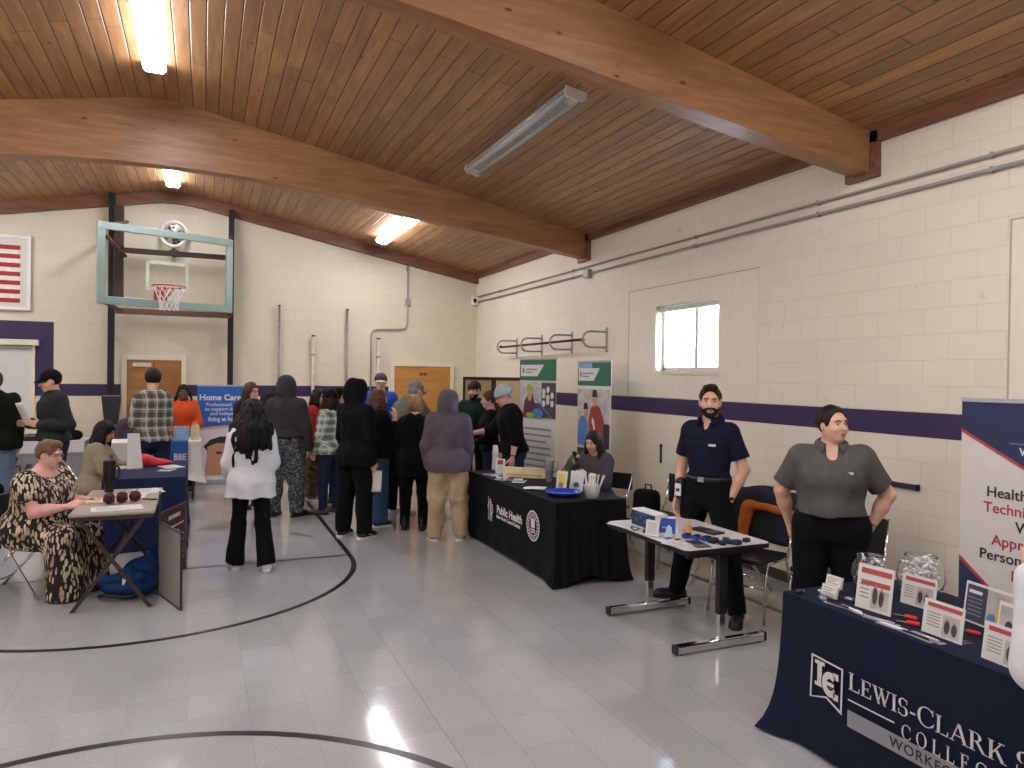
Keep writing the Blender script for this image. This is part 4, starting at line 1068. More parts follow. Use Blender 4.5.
def plaid(name, a, b_, c, sc=11):
    t = NT(name); s = t.sep(t.co()); A, Bc, Cc = lin(a), lin(b_), lin(c)
    def band(x, f, w):
        q = t.math('MULTIPLY', x, f); q = t.math('SUBTRACT', q, t.math('FLOOR', q)); return t.math('LESS_THAN', q, w)
    xx = t.math('ADD', s[0], t.math('MULTIPLY', s[1], .6))
    col = t.mix(t.math('MULTIPLY', band(xx, sc, .45), .6), A, Bc)
    col = t.mix(t.math('MULTIPLY', band(s[2], sc, .45), .6), col, Bc)
    col = t.mix(t.math('MULTIPLY', band(t.math('ADD', xx, .03), sc, .1), .7), col, Cc)
    col = t.mix(t.math('MULTIPLY', band(t.math('ADD', s[2], .03), sc, .1), .7), col, Cc)
    t.bump(t.noise(t.co(), 200, 2)[0], .3, .003); return t.done(col, .9)
F_PLAID = plaid('grey_plaid', '#8d8a7e', '#2b2a2c', '#c9c5b6', 8.5); F_FLANNEL = plaid('green_white_plaid', '#b3b8ab', '#39463f', '#dedfd4', 10)
def camo(name, cols, sc=16):
    t = NT(name); v = t.co(); n1, n2 = t.noise(v, sc, 2)[0], t.noise(v, sc*1.9, 2)[0]
    w = t.n('ShaderNodeTexNoise', Vector=v, Scale=sc*2.6, Detail=1.0, Distortion=2.0)
    C = [lin(x) for x in cols]
    col = t.mix(t.ramp(n1, [(.47, (0, 0, 0, 1)), (.5, (1, 1, 1, 1))]), C[0], C[1])
    col = t.mix(t.ramp(n2, [(.54, (0, 0, 0, 1)), (.57, (1, 1, 1, 1))]), col, C[2])
    col = t.mix(t.ramp(w.outputs[0], [(.60, (0, 0, 0, 1)), (.63, (1, 1, 1, 1))]), col, C[3])
    return t.done(col, .9)
F_CAMO = camo('grey_camo', ['#2b2e33', '#454a4f', '#1b1d21', '#a0a4a5'], 17); F_CAMOBR = camo('brown_camo', ['#5d4632', '#3e2f22', '#7d6247', '#241b15'], 14); F_CAMOGR = camo('olive_patterned', ['#4c4a38', '#2d2b22', '#77735a', '#1c1b17'], 22)
def leafprint():
    t = NT('leaf_print_cloth'); v = t.co()
    nz = t.noise(v, 6, 2); d = t.n('ShaderNodeVectorMath', operation='SCALE'); t.put(d.inputs[0], nz[1]); d.inputs['Scale'].default_value = .05
    v2 = t.n('ShaderNodeVectorMath', operation='ADD'); t.put(v2.inputs[0], v); t.put(v2.inputs[1], d.outputs[0])
    def leaves(rot, scale, sx):
        m_ = t.n('ShaderNodeMapping', Vector=v2.outputs[0]); m_.inputs['Rotation'].default_value = rot; m_.inputs['Scale'].default_value = sx
        vo = t.n('ShaderNodeTexVoronoi', Vector=m_.outputs[0], Scale=scale, Randomness=.8)
        return t.ramp(vo.outputs['Distance'], [(.315, (1, 1, 1, 1)), (.335, (0, 0, 0, 1))])
    f = t.math('MAXIMUM', leaves((.9, .1, .2), 17, (2.0, 2.0, .62)), leaves((-.9, .2, .5), 17, (2.0, 2.0, .62)))
    f = t.math('MAXIMUM', f, leaves((1.55, .3, .9), 16, (2.0, 2.0, .62)))
    tone = t.ramp(t.noise(v, 9, 2)[0], [(.35, lin('#9c8266')), (.65, lin('#d8c7a8'))])
    return t.done(t.mix(f, lin('#15120f'), tone), .85)
F_LEAF = leafprint()

def nrm(v): v = np.array(v, float); return v/np.linalg.norm(v)
def rotm(rx=0, ry=0, rz=0):
    return np.array(Euler((math.radians(rx), math.radians(ry), math.radians(rz)), 'XYZ').to_matrix())
class Fig: pass
TORSO = [(-.10, .150, .105, 0), (-.02, .168, .118, -.008), (.06, .158, .112, 0), (.14, .145, .104, .004), (.25, .158, .112, .006), (.35, .175, .118, .004), (.42, .178, .110, -.004), (.455, .150, .090, -.010), (.485, .110, .075, -.014), (.515, .075, .062, -.016), (.55, .052, .052, -.012)]

def hand(g, w, d, n, s, sc, curl=.35, spread=.12, fr=.0088):
    """palm, four fingers and a thumb. w wrist, d along the hand, n out of the palm, thumb on side s*(d x n)"""
    d = nrm(d); n = np.array(n, float); n = nrm(n-d*(n@d)); x = np.cross(d, n)*s
    def P(a, b_, c): return w+(d*a+x*b_+n*c)*sc
    R = np.stack([x, d, n], 1)
    g.ell(P(.048, 0, 0), np.array((.041, .055, .019))*sc, R, .012)
    g.cone(P(.02, .012, 0), P(.085, .026, 0), .017*sc, .013*sc, .012); g.cone(P(.02, -.012, 0), P(.08, -.03, 0), .017*sc, .012*sc, .012)
    for b_, L in ((.03, .068), (.0105, .078), (-.0095, .072), (-.0285, .056)):
        p = P(.088-abs(b_)*.18, b_, 0); a = .15+curl*.7; dr = d+x*(b_*spread*8)
        for k, f in enumerate((.45, .32, .23)):
            dr2 = nrm(dr*math.cos(a)+n*math.sin(a)); q = p+dr2*L*f*sc
            g.cone(p, q, (fr-.0006*k)*sc, (fr-.0006*(k+1))*sc, .006); p = q; a += curl*1.15
    p = P(.025, .03, .006); q = p+nrm(d*.72+x*.62+n*.28)*.042*sc; r_ = q+nrm(d*.95+x*.18+n*(.2+.5*curl))*.030*sc
    g.cone(P(.012, .012, 0), p, .016*sc, .013*sc, .012); g.cone(p, q, .0125*sc, .011*sc, .008); g.cone(q, r_, .0105*sc, .009*sc, .006)

def person(label, loc, face, H=1.75, fem=False, fat=1.0, lean=0, twist=0, side=0, head=(0, 0, 0), R=None, L=None, legR=None, legL=None, footR=0, footL=0, skin=SK_FAIR,
           top=None, pants=None, shoes=None, hair=None, extra=None, sit=None, h=.0088, faced=True, hips=0, name='person', cat='person', handR={}, handL={}, seed=0, legs=True, shoulder=None):
    """face: heading in degrees of local +y, measured from +x. R / L: (upper arm dir, forearm dir, hand dir, palm normal)"""
    s = H/1.75; f = Fig(); f.s = s; f.fat = fat
    root = thing(name, label, cat, (loc[0], loc[1], 0), face-90); f.root = root
    DR, DL = ((.16, .02, -1), (.08, .12, -1)), ((-.16, .02, -1), (-.08, .12, -1))
    R = R or DR; L = L or DL
    legR = legR or ((.04, .0, -1), (.02, -.02, -1)); legL = legL or ((-.04, .0, -1), (-.02, -.02, -1))
    hw = (.092 if not fem else .095)*s*(1+(fat-1)*.5); tl, sl_ = .425*s, .405*s; ank = .085*s
    def chain(sg, lg):
        hp = np.array((sg*hw, 0, -.03*s)); kn = hp+nrm(lg[0])*tl; an = kn+nrm(lg[1])*sl_; return hp, kn, an
    cR, cL = chain(1, legR), chain(-1, legL)
    pz = sit if sit is not None else ank-min(cR[2][2], cL[2][2])
    P = np.array((0, hips, pz)); f.P = P
    f.hip = {1: cR[0]+P, -1: cL[0]+P}; f.knee = {1: cR[1]+P, -1: cL[1]+P}; f.ank = {1: cR[2]+P, -1: cL[2]+P}
    Rt = rotm(-lean, side, 0) @ rotm(0, 0, twist); f.Rt = Rt; up = Rt[:, 2]
    sw = shoulder or (.182 if not fem else .156)
    sw = sw*s*(1+(fat-1)*.45)
    f.sh = {k: P+Rt @ np.array((k*sw, -.005*s, .440*s)) for k in (1, -1)}
    f.neck = P+Rt @ np.array((0, -.012*s, .52*s))
    ua, fa = .285*s, .25*s; f.el, f.wr, f.hd = {}, {}, {}
    for k, A in ((1, R), (-1, L)):
        f.el[k] = f.sh[k]+nrm(A[0])*ua; f.wr[k] = f.el[k]+nrm(A[1])*fa
        hdv = nrm(A[2]) if len(A) > 2 and A[2] is not None else nrm(A[1])
        pn = np.array(A[3], float) if len(A) > 3 else np.array((-k, .25, .0))
        f.hd[k] = (hdv, pn)
    Rh = Rt @ rotm(0, 0, head[0]) @ rotm(head[1], head[2], 0) if True else None; f.Rh = Rh
    f.hc = f.neck+Rt @ np.array((0, .012*s, .035*s))+Rh @ np.array((0, .012, .105))*s
    def HP(x, y, z): return f.hc+Rh @ (np.array((x, y, z))*s)
    f.HP = HP; hs = s
    pts = np.array([f.hc+v for v in (np.array((.2, .2, .2)), -np.array((.2, .2, .2)))]+list(f.sh.values())+list(f.el.values())+list(f.wr.values())+[f.wr[k]+f.hd[k][0]*.2*s for k in (1, -1)]+list(f.hip.values())+list(f.knee.values())+[f.ank[k]+np.array((0, .2, -.1)) for k in (1, -1)]+[f.ank[k]-np.array((0, .2, 0)) for k in (1, -1)])
    mg = .20*max(1, fat*.9)
    f.lo, f.hi = pts.min(0)-mg, pts.max(0)+mg
    f.lo[2] = min(f.lo[2], -.01)
    fw = {k: math.radians(v) for k, v in ((1, footR), (-1, footL))}
    f.toe = {k: f.ank[k]+np.array((math.sin(-fw[k])*-1*.0+math.sin(fw[k])*.17*s, math.cos(fw[k])*.17*s, -.055*s)) for k in (1, -1)}
    f.fdir = {k: np.array((math.sin(fw[k]), math.cos(fw[k]), 0)) for k in (1, -1)}
    # ---- body
    g = G(f.lo, f.hi, h)
    T_ = [(z*s, rx*s*fat*.94, ry*s*fat*.92, oy*s) for z, rx, ry, oy in TORSO]
    g.stack(P, Rt, T_, -.008, .0)
    g.ell(P+Rt @ np.array((0, -.02*s, -.03*s)), np.array((.138, .10, .09))*s*fat, Rt, .05)
    g.cone(f.neck-up*.05*s, f.hc+Rh @ np.array((0, -.02, -.05))*s, .056*s*(1+(fat-1)*.4), .052*s, .03)
    # head
    g.ell(HP(0, -.012, .028), np.array((.076, .096, .092))*hs, Rh, .02)
    g.ell(HP(0, .022, -.03), np.array((.066*(1+(fat-1)*.3), .072, .088))*hs, Rh, .03)
    g.ell(HP(0, .062, -.088), np.array((.032, .026, .024))*hs, Rh, .03)
    g.ell(HP(.0, .078, .035), np.array((.05, .016, .016))*hs, Rh, .02)
    for k in (1, -1):
        g.ell(HP(k*.031, .098, .008), np.array((.018, .012, .011))*hs, Rh, .012, 's')
        g.ell(HP(k*.074, -.008, -.008), np.array((.011, .019, .031))*hs, Rh, .008)
        g.ell(HP(k*.036, .068, -.028), np.array((.025, .02, .02))*hs, Rh, .02)
    g.cone(HP(0, .086, .016), HP(0, .112, -.026), .010*hs, .0145*hs, .012)
    g.ell(HP(0, .089, -.060), np.array((.024, .010, .011))*hs, Rh, .008)
    for k in (1, -1):
        af = 1+(fat-1)*.8
        g.cone(f.neck-up*.03*s, f.sh[k]+up*.005*s, .045*s, .044*s*af, .05)
        g.cone(f.sh[k]-np.array((k*.02*s, 0, .0)), f.el[k], .050*s*af, .040*s*af, .03)
        g.cone(f.el[k], f.el[k]+(f.wr[k]-f.el[k])*.4, .041*s*af, .038*s*af, .02); g.cone(f.el[k]+(f.wr[k]-f.el[k])*.35, f.wr[k], .038*s*af, .0265*s, .02)
        hh = dict(curl=.35); hh.update(handR if k == 1 else handL)
        hand(g, f.wr[k]+f.hd[k][0]*.008, f.hd[k][0], f.hd[k][1], k*hh.pop('flip', 1), s*.98, fr=max(.0090, h*1.06), **hh)
        g.cone(f.hip[k], f.knee[k], .082*s*fat, .055*s*fat**.7, .04); g.cone(f.knee[k], f.ank[k], .054*s*fat**.7, .036*s, .03)
        g.ell(f.ank[k]+f.fdir[k]*.06*s-np.array((0, 0, .05*s)), np.array((.038, .038, .03))*s, None, .03)
    f.body = g.mesh('body', skin, root)
    # ---- face pieces
    if faced:
        for k in (1, -1):
            e = B().ell(HP(k*.031, .077, .008), np.array((.0112, .0112, .0085))*hs, 12, 8).out('eye', m_eyew, root, smooth=True)
            c_ = HP(k*.031, .0835, .008); B().ell(c_, np.array((.0066, .0066, .0066))*hs, 10, 6).out('iris', m_iris, e, smooth=True)
            B().tube([HP(k*.015, .098, .026), HP(k*.03, .096, .031), HP(k*.048, .082, .025)], [.0035*hs, .0042*hs, .003*hs], 6).out('eyebrow', (hair or {}).get('mat', HR_BROWN), root, smooth=True)
        lo_ = B().tube([HP(-.022, .086, -.058), HP(-.008, .0975, -.0555), HP(.008, .0975, -.0555), HP(.022, .086, -.058)], [.003*hs, .0055*hs, .0055*hs, .003*hs], 7)
        lo_.tube([HP(-.02, .086, -.062), HP(-.007, .0955, -.066), HP(.007, .0955, -.066), HP(.02, .086, -.062)], [.003*hs, .006*hs, .006*hs, .003*hs], 7)
        lo_.out('lips', m_lip, root, smooth=True)
    # ---- trousers
    if pants:
        g = G(f.lo, f.hi, h*1.1); p = dict(loose=.014, flare=0, rise=.10, len=1.0, k=.04); p.update(pants)
        lo2 = p['loose']
        T_ = [(z*s, rx*s*fat, ry*s*fat, oy*s) for z, rx, ry, oy in TORSO if z <= .07]+[(p['rise']*s, .150*s*fat, .110*s*fat, 0)]
        g.stack(P, Rt if sit is None else rotm(-lean*.5), T_, lo2*.7 if not top or top.get('hem', -.04) >= .06 else -.004, .02)
        g.ell(P+np.array((0, -.035*s, -.055*s)), np.array((.165, .115, .105))*s*fat, None, .05)
        for k in (1, -1):
            kn, an = f.knee[k], f.ank[k]; e = kn+(an-kn)*p['len']
            fl = np.array((0, 0, -.028*s)) if p['len'] >= 1 else np.array((0, 0, 0.))
            g.cone(f.hip[k], kn, .088*s*fat+lo2, .060*s*fat**.7+lo2*1.2, p['k']); g.cone(kn, e+fl, .060*s*fat**.7+lo2*1.2, .050*s+lo2*.85+p['flare'], .03, flat=True)
        if False:
            z0 = min(f.ank[1][2], f.ank[-1][2])-.075*s
            for k in (1, -1): g.box((f.ank[k][0], f.ank[k][1], f.ank[k][2]-.062*s-.1), (.2, .2, .1), rd=.0, op='s') if abs(f.ank[1][2]-f.ank[-1][2]) < .05 else None
        g.folds(p.get('amp', .0035)*1.2, seed+3, (22, 60), .5); f.pants = g.mesh('trousers', p['mat'], root)
        if p.get('belt'):
            b = B(); z = p['rise']-.035
            b.grid([[tuple(P+Rt @ np.array(((.152*s*fat+lo2*.7+.006)*math.cos(2*PI*i/36), (.112*s*fat+lo2*.7+.006)*math.sin(2*PI*i/36), (z+dz)*s))) for i in range(36)] for dz in (-.019, .019)], closed=True)
            bt = b.out('belt', m_leather, root, smooth=True, solid=.006)
            B().box((-.028, -.006, -.02), (.028, .006, .02), .004, Matrix.Translation(P+Rt @ np.array((0, .112*s*fat+lo2*.7+.012, z*s)))).out('buckle', m_steel, bt)
    # ---- top
    if top:
        g = G(f.lo, f.hi, h*1.05); p = dict(loose=.012, hem=-.04, sleeve=1.0, hood=None, cuff=True, neck=.5, collar=None, amp=.0035, belly=0, bust=fem, flare=0); p.update(top); lo2 = p['loose']
        T_ = [(p['hem']*s, (.160+p['flare'])*s*fat, (.114+p['flare']*.7)*s*fat, -.004*s)]+[(z*s, rx*s*fat, ry*s*fat, oy*s) for z, rx, ry, oy in TORSO if z > p['hem']+.02 and z <= p['neck']+.001]
        if p['neck'] > .5: T_ += [(p['neck']*s, .062*s, .060*s, -.014*s)]
        g.stack(P, Rt, T_, lo2, .0)
        if pants and p['hem'] < .06:
            gl = pants.get('loose', .014)+.024
            g.ell(P+np.array((0, -.035*s, -.055*s)), np.array((.165, .115, .105))*s*fat+gl*.7+p['flare'], None, .05)
            for k in (1, -1): g.cone(f.hip[k], f.hip[k]+(f.knee[k]-f.hip[k])*.75, .088*s*fat+gl+p['flare'], .07*s*fat+gl+p['flare'], .05)
        if p['bust']:
            for k in (1, -1): g.ell(P+Rt @ np.array((k*.075, .085*fat, .30))*s, np.array((.075, .06, .075))*s*fat**.8, Rt, .06)
        if p['belly']: g.ell(P+Rt @ np.array((0, .06*fat, .1))*s, np.array((.14, .10, .12))*s*p['belly'], Rt, .08)
        hm = Rt if sit is None else np.eye(3)
        g.cut(P+hm[:, 2]*p['hem']*s, -hm[:, 2])
        for k in (1, -1): g.cone(f.neck-up*(.042 if p['neck'] <= .5 else .03)*s, f.sh[k]+up*.004*s-Rt[:, 0]*k*.03*s, .046*s+lo2*.8, .047*s*(1+(fat-1)*.8)+lo2*.9, .05)
        for k in (1, -1):
            af = 1+(fat-1)*.8; S_, E_, W_ = f.sh[k]-Rt[:, 0]*k*.025*s, f.el[k], f.wr[k]; r0, r1, r2 = .058*s*af+lo2, .045*s*af+lo2, .031*s*af+lo2*.75
            sl = p['sleeve']
            if sl <= .5:
                u = sl*2; e = S_+(E_-S_)*u; g.ell(S_, (r0, r0, r0), None, .035); g.cone(S_, e, r0, r0+(r1-r0)*u+.009, .012, flat=True)
            else:
                g.cone(S_, E_, r0, r1, .035); u = (sl-.5)*2; e = E_+(W_-E_)*u; g.cone(E_, e, r1, r1+(r2-r1)*u, .02)
                if p['cuff'] and sl > .85: g.cone(e-(W_-E_)*.06, e+(W_-E_)*.02, r2+.003, r2-.002, .004)
        if p['hood'] == 'up':
            g.ell(HP(0, -.03, .022), np.array((.112, .132, .130))*s, Rh, .02); g.ell(HP(0, -.03, -.06), np.array((.112, .122, .09))*s, Rh, .05); g.cone(f.neck-up*.03*s, HP(0, -.03, -.07), .10*s, .095*s, .05)
            g.ell(HP(0, .15, -.005), np.array((.072, .13, .098))*s, Rh, .015, 's')
        elif p['hood'] == 'down':
            g.ell(f.neck+Rt @ np.array((0, -.075, -.035))*s, np.array((.125, .062, .075))*s, Rt, .04); g.cone(f.neck+Rt @ np.array((.08, .03, -.02))*s, f.neck+Rt @ np.array((.05, -.08, .01))*s, .035*s, .04*s, .03); g.cone(f.neck+Rt @ np.array((-.08, .03, -.02))*s, f.neck+Rt @ np.array((-.05, -.08, .01))*s, .035*s, .04*s, .03)
        if p.get('pre'): p['pre'](g, f)
        g.folds(p['amp']*1.3, seed, (14, 42), .45); g.folds(p['amp']*.28, seed+50, (45, 95), .8, 5)
        if p.get('vneck'):
            g.ell(f.neck+Rt @ np.array((0, .085*fat, -.035))*s, np.array((.045, .075, .07))*s*p['vneck'], Rt, .01, 's')
        f.top = g.mesh(p.get('name', 'top'), p['mat'], root)
        if p['collar']:
            b = B(); rows = []
            for q, zz in ((1.2, -.01), (1.08, .048), (1.35, .034), (1.62, -.014)):
                rows.append([tuple(f.neck+Rt @ np.array((.068*q*math.sin(a), -.066*q*math.cos(a)-.004+.012*(abs(a)/2.7)**2*q, zz-.035*(abs(a)/2.7)**2))*s*(1+(fat-1)*.3)) for a in [-2.65+5.3*i/24 for i in range(25)]])
            b.grid(rows); b.out('collar', p['collar'], root, smooth=True, solid=.005)
    # ---- shoes
    if shoes and legs:
        for k in (1, -1):
            A = f.ank[k]; d = f.fdir[k]; lo3 = A-.24*s; hi3 = A+.24*s; g = G(lo3, hi3, .008); z = A[2]-.085*s
            side_ = np.array((d[1], -d[0], 0)); Rf = np.stack([side_, d, np.array((0, 0, 1))], 1)
            def Q(a, c, zz): return np.array((A[0], A[1], z))+(d*a+side_*c)*s+np.array((0, 0, zz*s))
            g.ell(Q(-.025, 0, .045), np.array((.04, .055, .05))*s, Rf, .03); g.ell(Q(.06, 0, .035), np.array((.043, .10, .042))*s, Rf, .03); g.ell(Q(.12, 0, .028), np.array((.044, .06, .034))*s, Rf, .03)
            g.cone(Q(-.02, 0, .05), Q(-.015, 0, .11 if not shoes.get('boot') else .16), .044*s, .047*s, .02)
            g.box(Q(.05, 0, -.085), (.3, .3, .1*s), None, 0, 0, 's')
            so = g.mesh('shoe', shoes['mat'], root)
            out = [(.038, -.07), (.043, -.02), (.042, .04), (.05, .10), (.045, .15), (.022, .18), (-.022, .18), (-.043, .15), (-.046, .10), (-.038, .04), (-.04, -.02), (-.036, -.07), (-.015, -.088), (.015, -.088)]
            B().poly([tuple(Q(a, c, 0.0)) for c, a in out], ext=(0, 0, .026*s)).out('sole', shoes.get('sole', m_bksole), so)
            if shoes.get('stripe'):
                for sg in (1, -1): B().tube([tuple(Q(-.05, sg*.043, .05)), tuple(Q(.0, sg*.046, .062)), tuple(Q(.05, sg*.047, .045)), tuple(Q(.09, sg*.047, .035))], .004, 6).out('side_stripe', m_sole, so)
    # ---- hair
    if hair: do_hair(f, hair, h, seed)
    if extra: extra(f)
    return f
def _frame(d):
    d = nrm(d); a = np.array((0, 0, 1.)) if abs(d[2]) < .9 else np.array((0, 1., 0)); x = nrm(np.cross(a, d)); return np.stack([x, np.cross(d, x), d], 1)
def do_hair(f, hair, h, seed):
    s, Rh, HP = f.s, f.Rh, f.HP; st = hair['style']; L = hair.get('len', .3)
    lo = f.hc-np.array((.24, .24, .24))*s; hi = f.hc+np.array((.24, .24, .24))*s
    if st in ('long', 'curly_long', 'pony'): lo[2] -= L
    g = G(lo, hi, .0075)
    v = hair.get('vol', .012)
    g.ell(HP(0, -.014, .03), np.array((.078+v, .099+v, .094+v))*s, Rh, .01)
    if st == 'short':
        g.ell(HP(0, .105, -.018), np.array((.075, .085, .112))*s, Rh, .01, 's'); g.box(HP(0, .02, -.135), np.array((.2, .2, .085))*s, Rh, 0, .02, 's')
        for k in (1, -1): g.ell(HP(k*.085, .012, -.022), np.array((.03, .042, .055))*s, Rh, .01, 's')
        if hair.get('quiff'): g.ell(HP(0, .05, .112), np.array((.055, .05, .026))*s, Rh, .03)
    elif st == 'bob':
        g.stack(HP(0, -.03, 0), Rh, [(-.15*s, .085*s, .06*s, -.01*s), (-.08*s, .1*s, .085*s, -.005*s), (.03*s, .09*s, .095*s, 0)], v, .03); g.ell(HP(0, .115, -.04), np.array((.062, .085, .11))*s, Rh, .015, 's')
    elif st == 'bun':
        g.ell(HP(0, .118, -.008), np.array((.084, .098, .118))*s, Rh, .01, 's'); g.box(HP(0, .03, -.145), np.array((.2, .2, .085))*s, Rh, 0, .02, 's')
        g.ell(HP(0, -.118, .02), np.array((.04, .035, .04))*s, Rh, .015)
        for k in (1, -1): g.ell(HP(k*.08, .0, -.025), np.array((.022, .024, .04))*s, Rh, .01, 's')
    elif st in ('long', 'curly_long', 'pony'):
        back = f.Rt if f.Rt is not None else Rh
        dn = -f.Rt[:, 2]*1.0+np.array((0, 0, -.3)); dn = nrm(dn)
        wdt = hair.get('width', 1.0)
        if st == 'pony':
            g.ell(HP(0, .105, -.035), np.array((.08, .09, .10))*s, Rh, .01, 's'); g.box(HP(0, .03, -.145), np.array((.2, .2, .085))*s, Rh, 0, .02, 's')
            p0 = HP(0, -.11, .03)
            g.cone(p0, p0+nrm(dn-f.Rh[:, 1]*.2)*L*.5, .03*s, .034*s, .02); g.cone(p0+nrm(dn-f.Rh[:, 1]*.2)*L*.5, p0+dn*L, .034*s, .014*s, .02)
        else:
            if st == 'curly_long':
                for (a_, b_, c_, d_, e_, f_) in ((0, -.085, -.05, .135, .10, .15), (0, -.125, -.16, .175, .10, .14), (-.07, -.14, -.27, .11, .075, .14), (.07, -.14, -.25, .11, .075, .13)): g.ell(HP(a_, b_, c_), np.array((d_, e_, f_))*s, f.Rt, .04)
            r = np.random.RandomState(seed+11); n = 13 if st == 'long' else 44
            for i in range(n):
                sp_ = hair.get('span', 2.25); a = -sp_+2*sp_*i/(n-1) if st == 'long' else r.uniform(-2.2, 2.2)
                p = HP(math.sin(a)*.078, -math.cos(a)*.085-.012, .0+r.uniform(-.02, .03)); ln = L*(r.uniform(.82, 1.0) if st == 'long' else r.uniform(.55, 1.0))*(1 if abs(a) < 1.7 else hair.get('front', .9))
                q = p.copy(); out = f.Rh @ np.array((math.sin(a), -math.cos(a), 0)); m_ = 6
                for j in range(m_):
                    wob = out*(((.010 if j < 2 else -.002)*wdt) if st == 'long' else (.026, .022, .012, .004, 0, -.004)[j]*wdt)+r.normal(size=3)*(.004 if st == 'long' else .013)
                    q2 = q+dn*ln/m_+wob*s; rad = ((.034 if st == 'long' else .030)*(1-.12*j))*s*wdt**.5
                    g.cone(q, q2, rad, rad*.9, .012 if st == 'long' else .006); q = q2
            g.ell(HP(0, .13, -.055), np.array((.068 if not hair.get('cover') else .04, .105, .132))*s, Rh, .012, 's')
    elif st == 'curls':
        r = np.random.RandomState(seed+5)
        for i in range(46):
            d = nrm(r.normal(size=3)+np.array((0, -.35, .35))); g.ell(HP(d[0]*.088, -.02+d[1]*.105, .015+d[2]*.1), np.array((.026, .026, .026))*s, None, .006)
        g.ell(HP(0, .12, -.045), np.array((.06, .08, .09))*s, Rh, .01, 's')
    g.folds(hair.get('amp', .0022 if st != 'curly_long' else .008), seed+8, (60, 140), .35)
    # keep hair off the shoulders of the solid
    return g.mesh('hair', hair['mat'], f.root)
# ---- accessories
def glasses(f, mat=None):
    HP, s = f.HP, f.s; b = B()
    for k in (1, -1):
        b.tube([tuple(HP(k*.032+.022*math.cos(a), .103-.006*abs(math.cos(a)), .006+.017*math.sin(a))) for a in [2*PI*i/16 for i in range(16)]], .0022*s, 5, closed=True)
        b.tube([tuple(HP(k*.054, .098, .012)), tuple(HP(k*.078, .05, .012)), tuple(HP(k*.08, -.01, .008))], .002*s, 5)
    b.tube([tuple(HP(-.011, .106, .01)), tuple(HP(.011, .106, .01))], .002*s, 5)
    return b.out('glasses', mat or m_blackplastic, f.root, smooth=True)
def cap(f, mat, brim=None, flip=0, low=0, name='cap'):
    """baseball cap; flip=180 turns the brim backwards"""
    HP, s, Rh = f.HP, f.s, f.Rh; a0 = math.radians(flip)
    g = G(f.hc-.2*s, f.hc+.22*s, .007)
    g.ell(HP(0, -.014, .035), np.array((.096, .114, .108))*s, Rh, .01); g.box(HP(0, 0, -.085+low), np.array((.2, .2, .115))*s, Rh, 0, .004, 's')
    c = g.mesh(name, mat, f.root); b = B(); rows = []
    for q in range(5):
        u = q/4
        rows.append([tuple(f.HP(*(lambda x, y: (x*math.cos(a0)-y*math.sin(a0), x*math.sin(a0)+y*math.cos(a0)))(math.sin(t)*(.088+.004*u), -.014+math.cos(t)*(.10+.004*u)+u*.075*math.cos(t*1.05)), .036+low-.018*u*u-.018*math.sin(t)**2)) for t in [-1.05+2.1*i/14 for i in range(15)]])
    b.grid(rows); b.out('cap_brim', brim or mat, c, smooth=True, solid=.005)
    B().ell(tuple(HP(0, -.014, .143)), (.009*s, .009*s, .006*s), 8, 5).out('cap_button', brim or mat, c, smooth=True)
    return c
def beanie(f, mat):
    g = G(f.hc-.22*f.s, f.hc+.24*f.s, .007); g.ell(f.HP(0, -.016, .04), np.array((.096, .114, .112))*f.s, f.Rh, .01); g.box(f.HP(0, 0, -.10), np.array((.2, .2, .125))*f.s, f.Rh, 0, .01, 's'); g.folds(.002, 3, (60, 120), .2)
    c = g.mesh('beanie', mat, f.root)
    B().grid([[tuple(f.HP(.099*math.cos(a), -.016+.117*math.sin(a), z)) for a in [2*PI*i/28 for i in range(28)]] for z in (.02, .04, .06)], closed=True).out('cuff', mat, c, smooth=True, solid=.008)
def sheet(name, label, c, w_, h_, x, y, mat=None, group=None, bend=.01, kind='paper', lines=True, parent=None):
    """a sheet of paper held in space: centre c, right x, up y"""
    m_ = frame(Vector(c), x, y); t = thing(name, label, kind, tuple(c), 0, group); m_.translation = (0, 0, 0)
    b = B(); b.grid([[m_ @ Vector((-w_/2+w_*i/8, -h_/2+h_*j/6, bend*math.sin(PI*i/8))) for i in range(9)] for j in range(7)])
    b.out('page', mat or m_paper, t, smooth=True, solid=.0012)
    if lines: shape2d([rect(-w_*.38, h_*.3-h_*.11*k, w_*(.36 if k % 2 else .2), h_*.3-h_*.11*k+h_*.02) for k in range(6)], m_greyprint, t, m_ @ T(0, 0, bend+.003), 'text_lines', .0004)
    return t
def wpt(f, p):
    """a point of the figure in room coordinates"""
    return f.root.matrix_basis @ Vector(p)
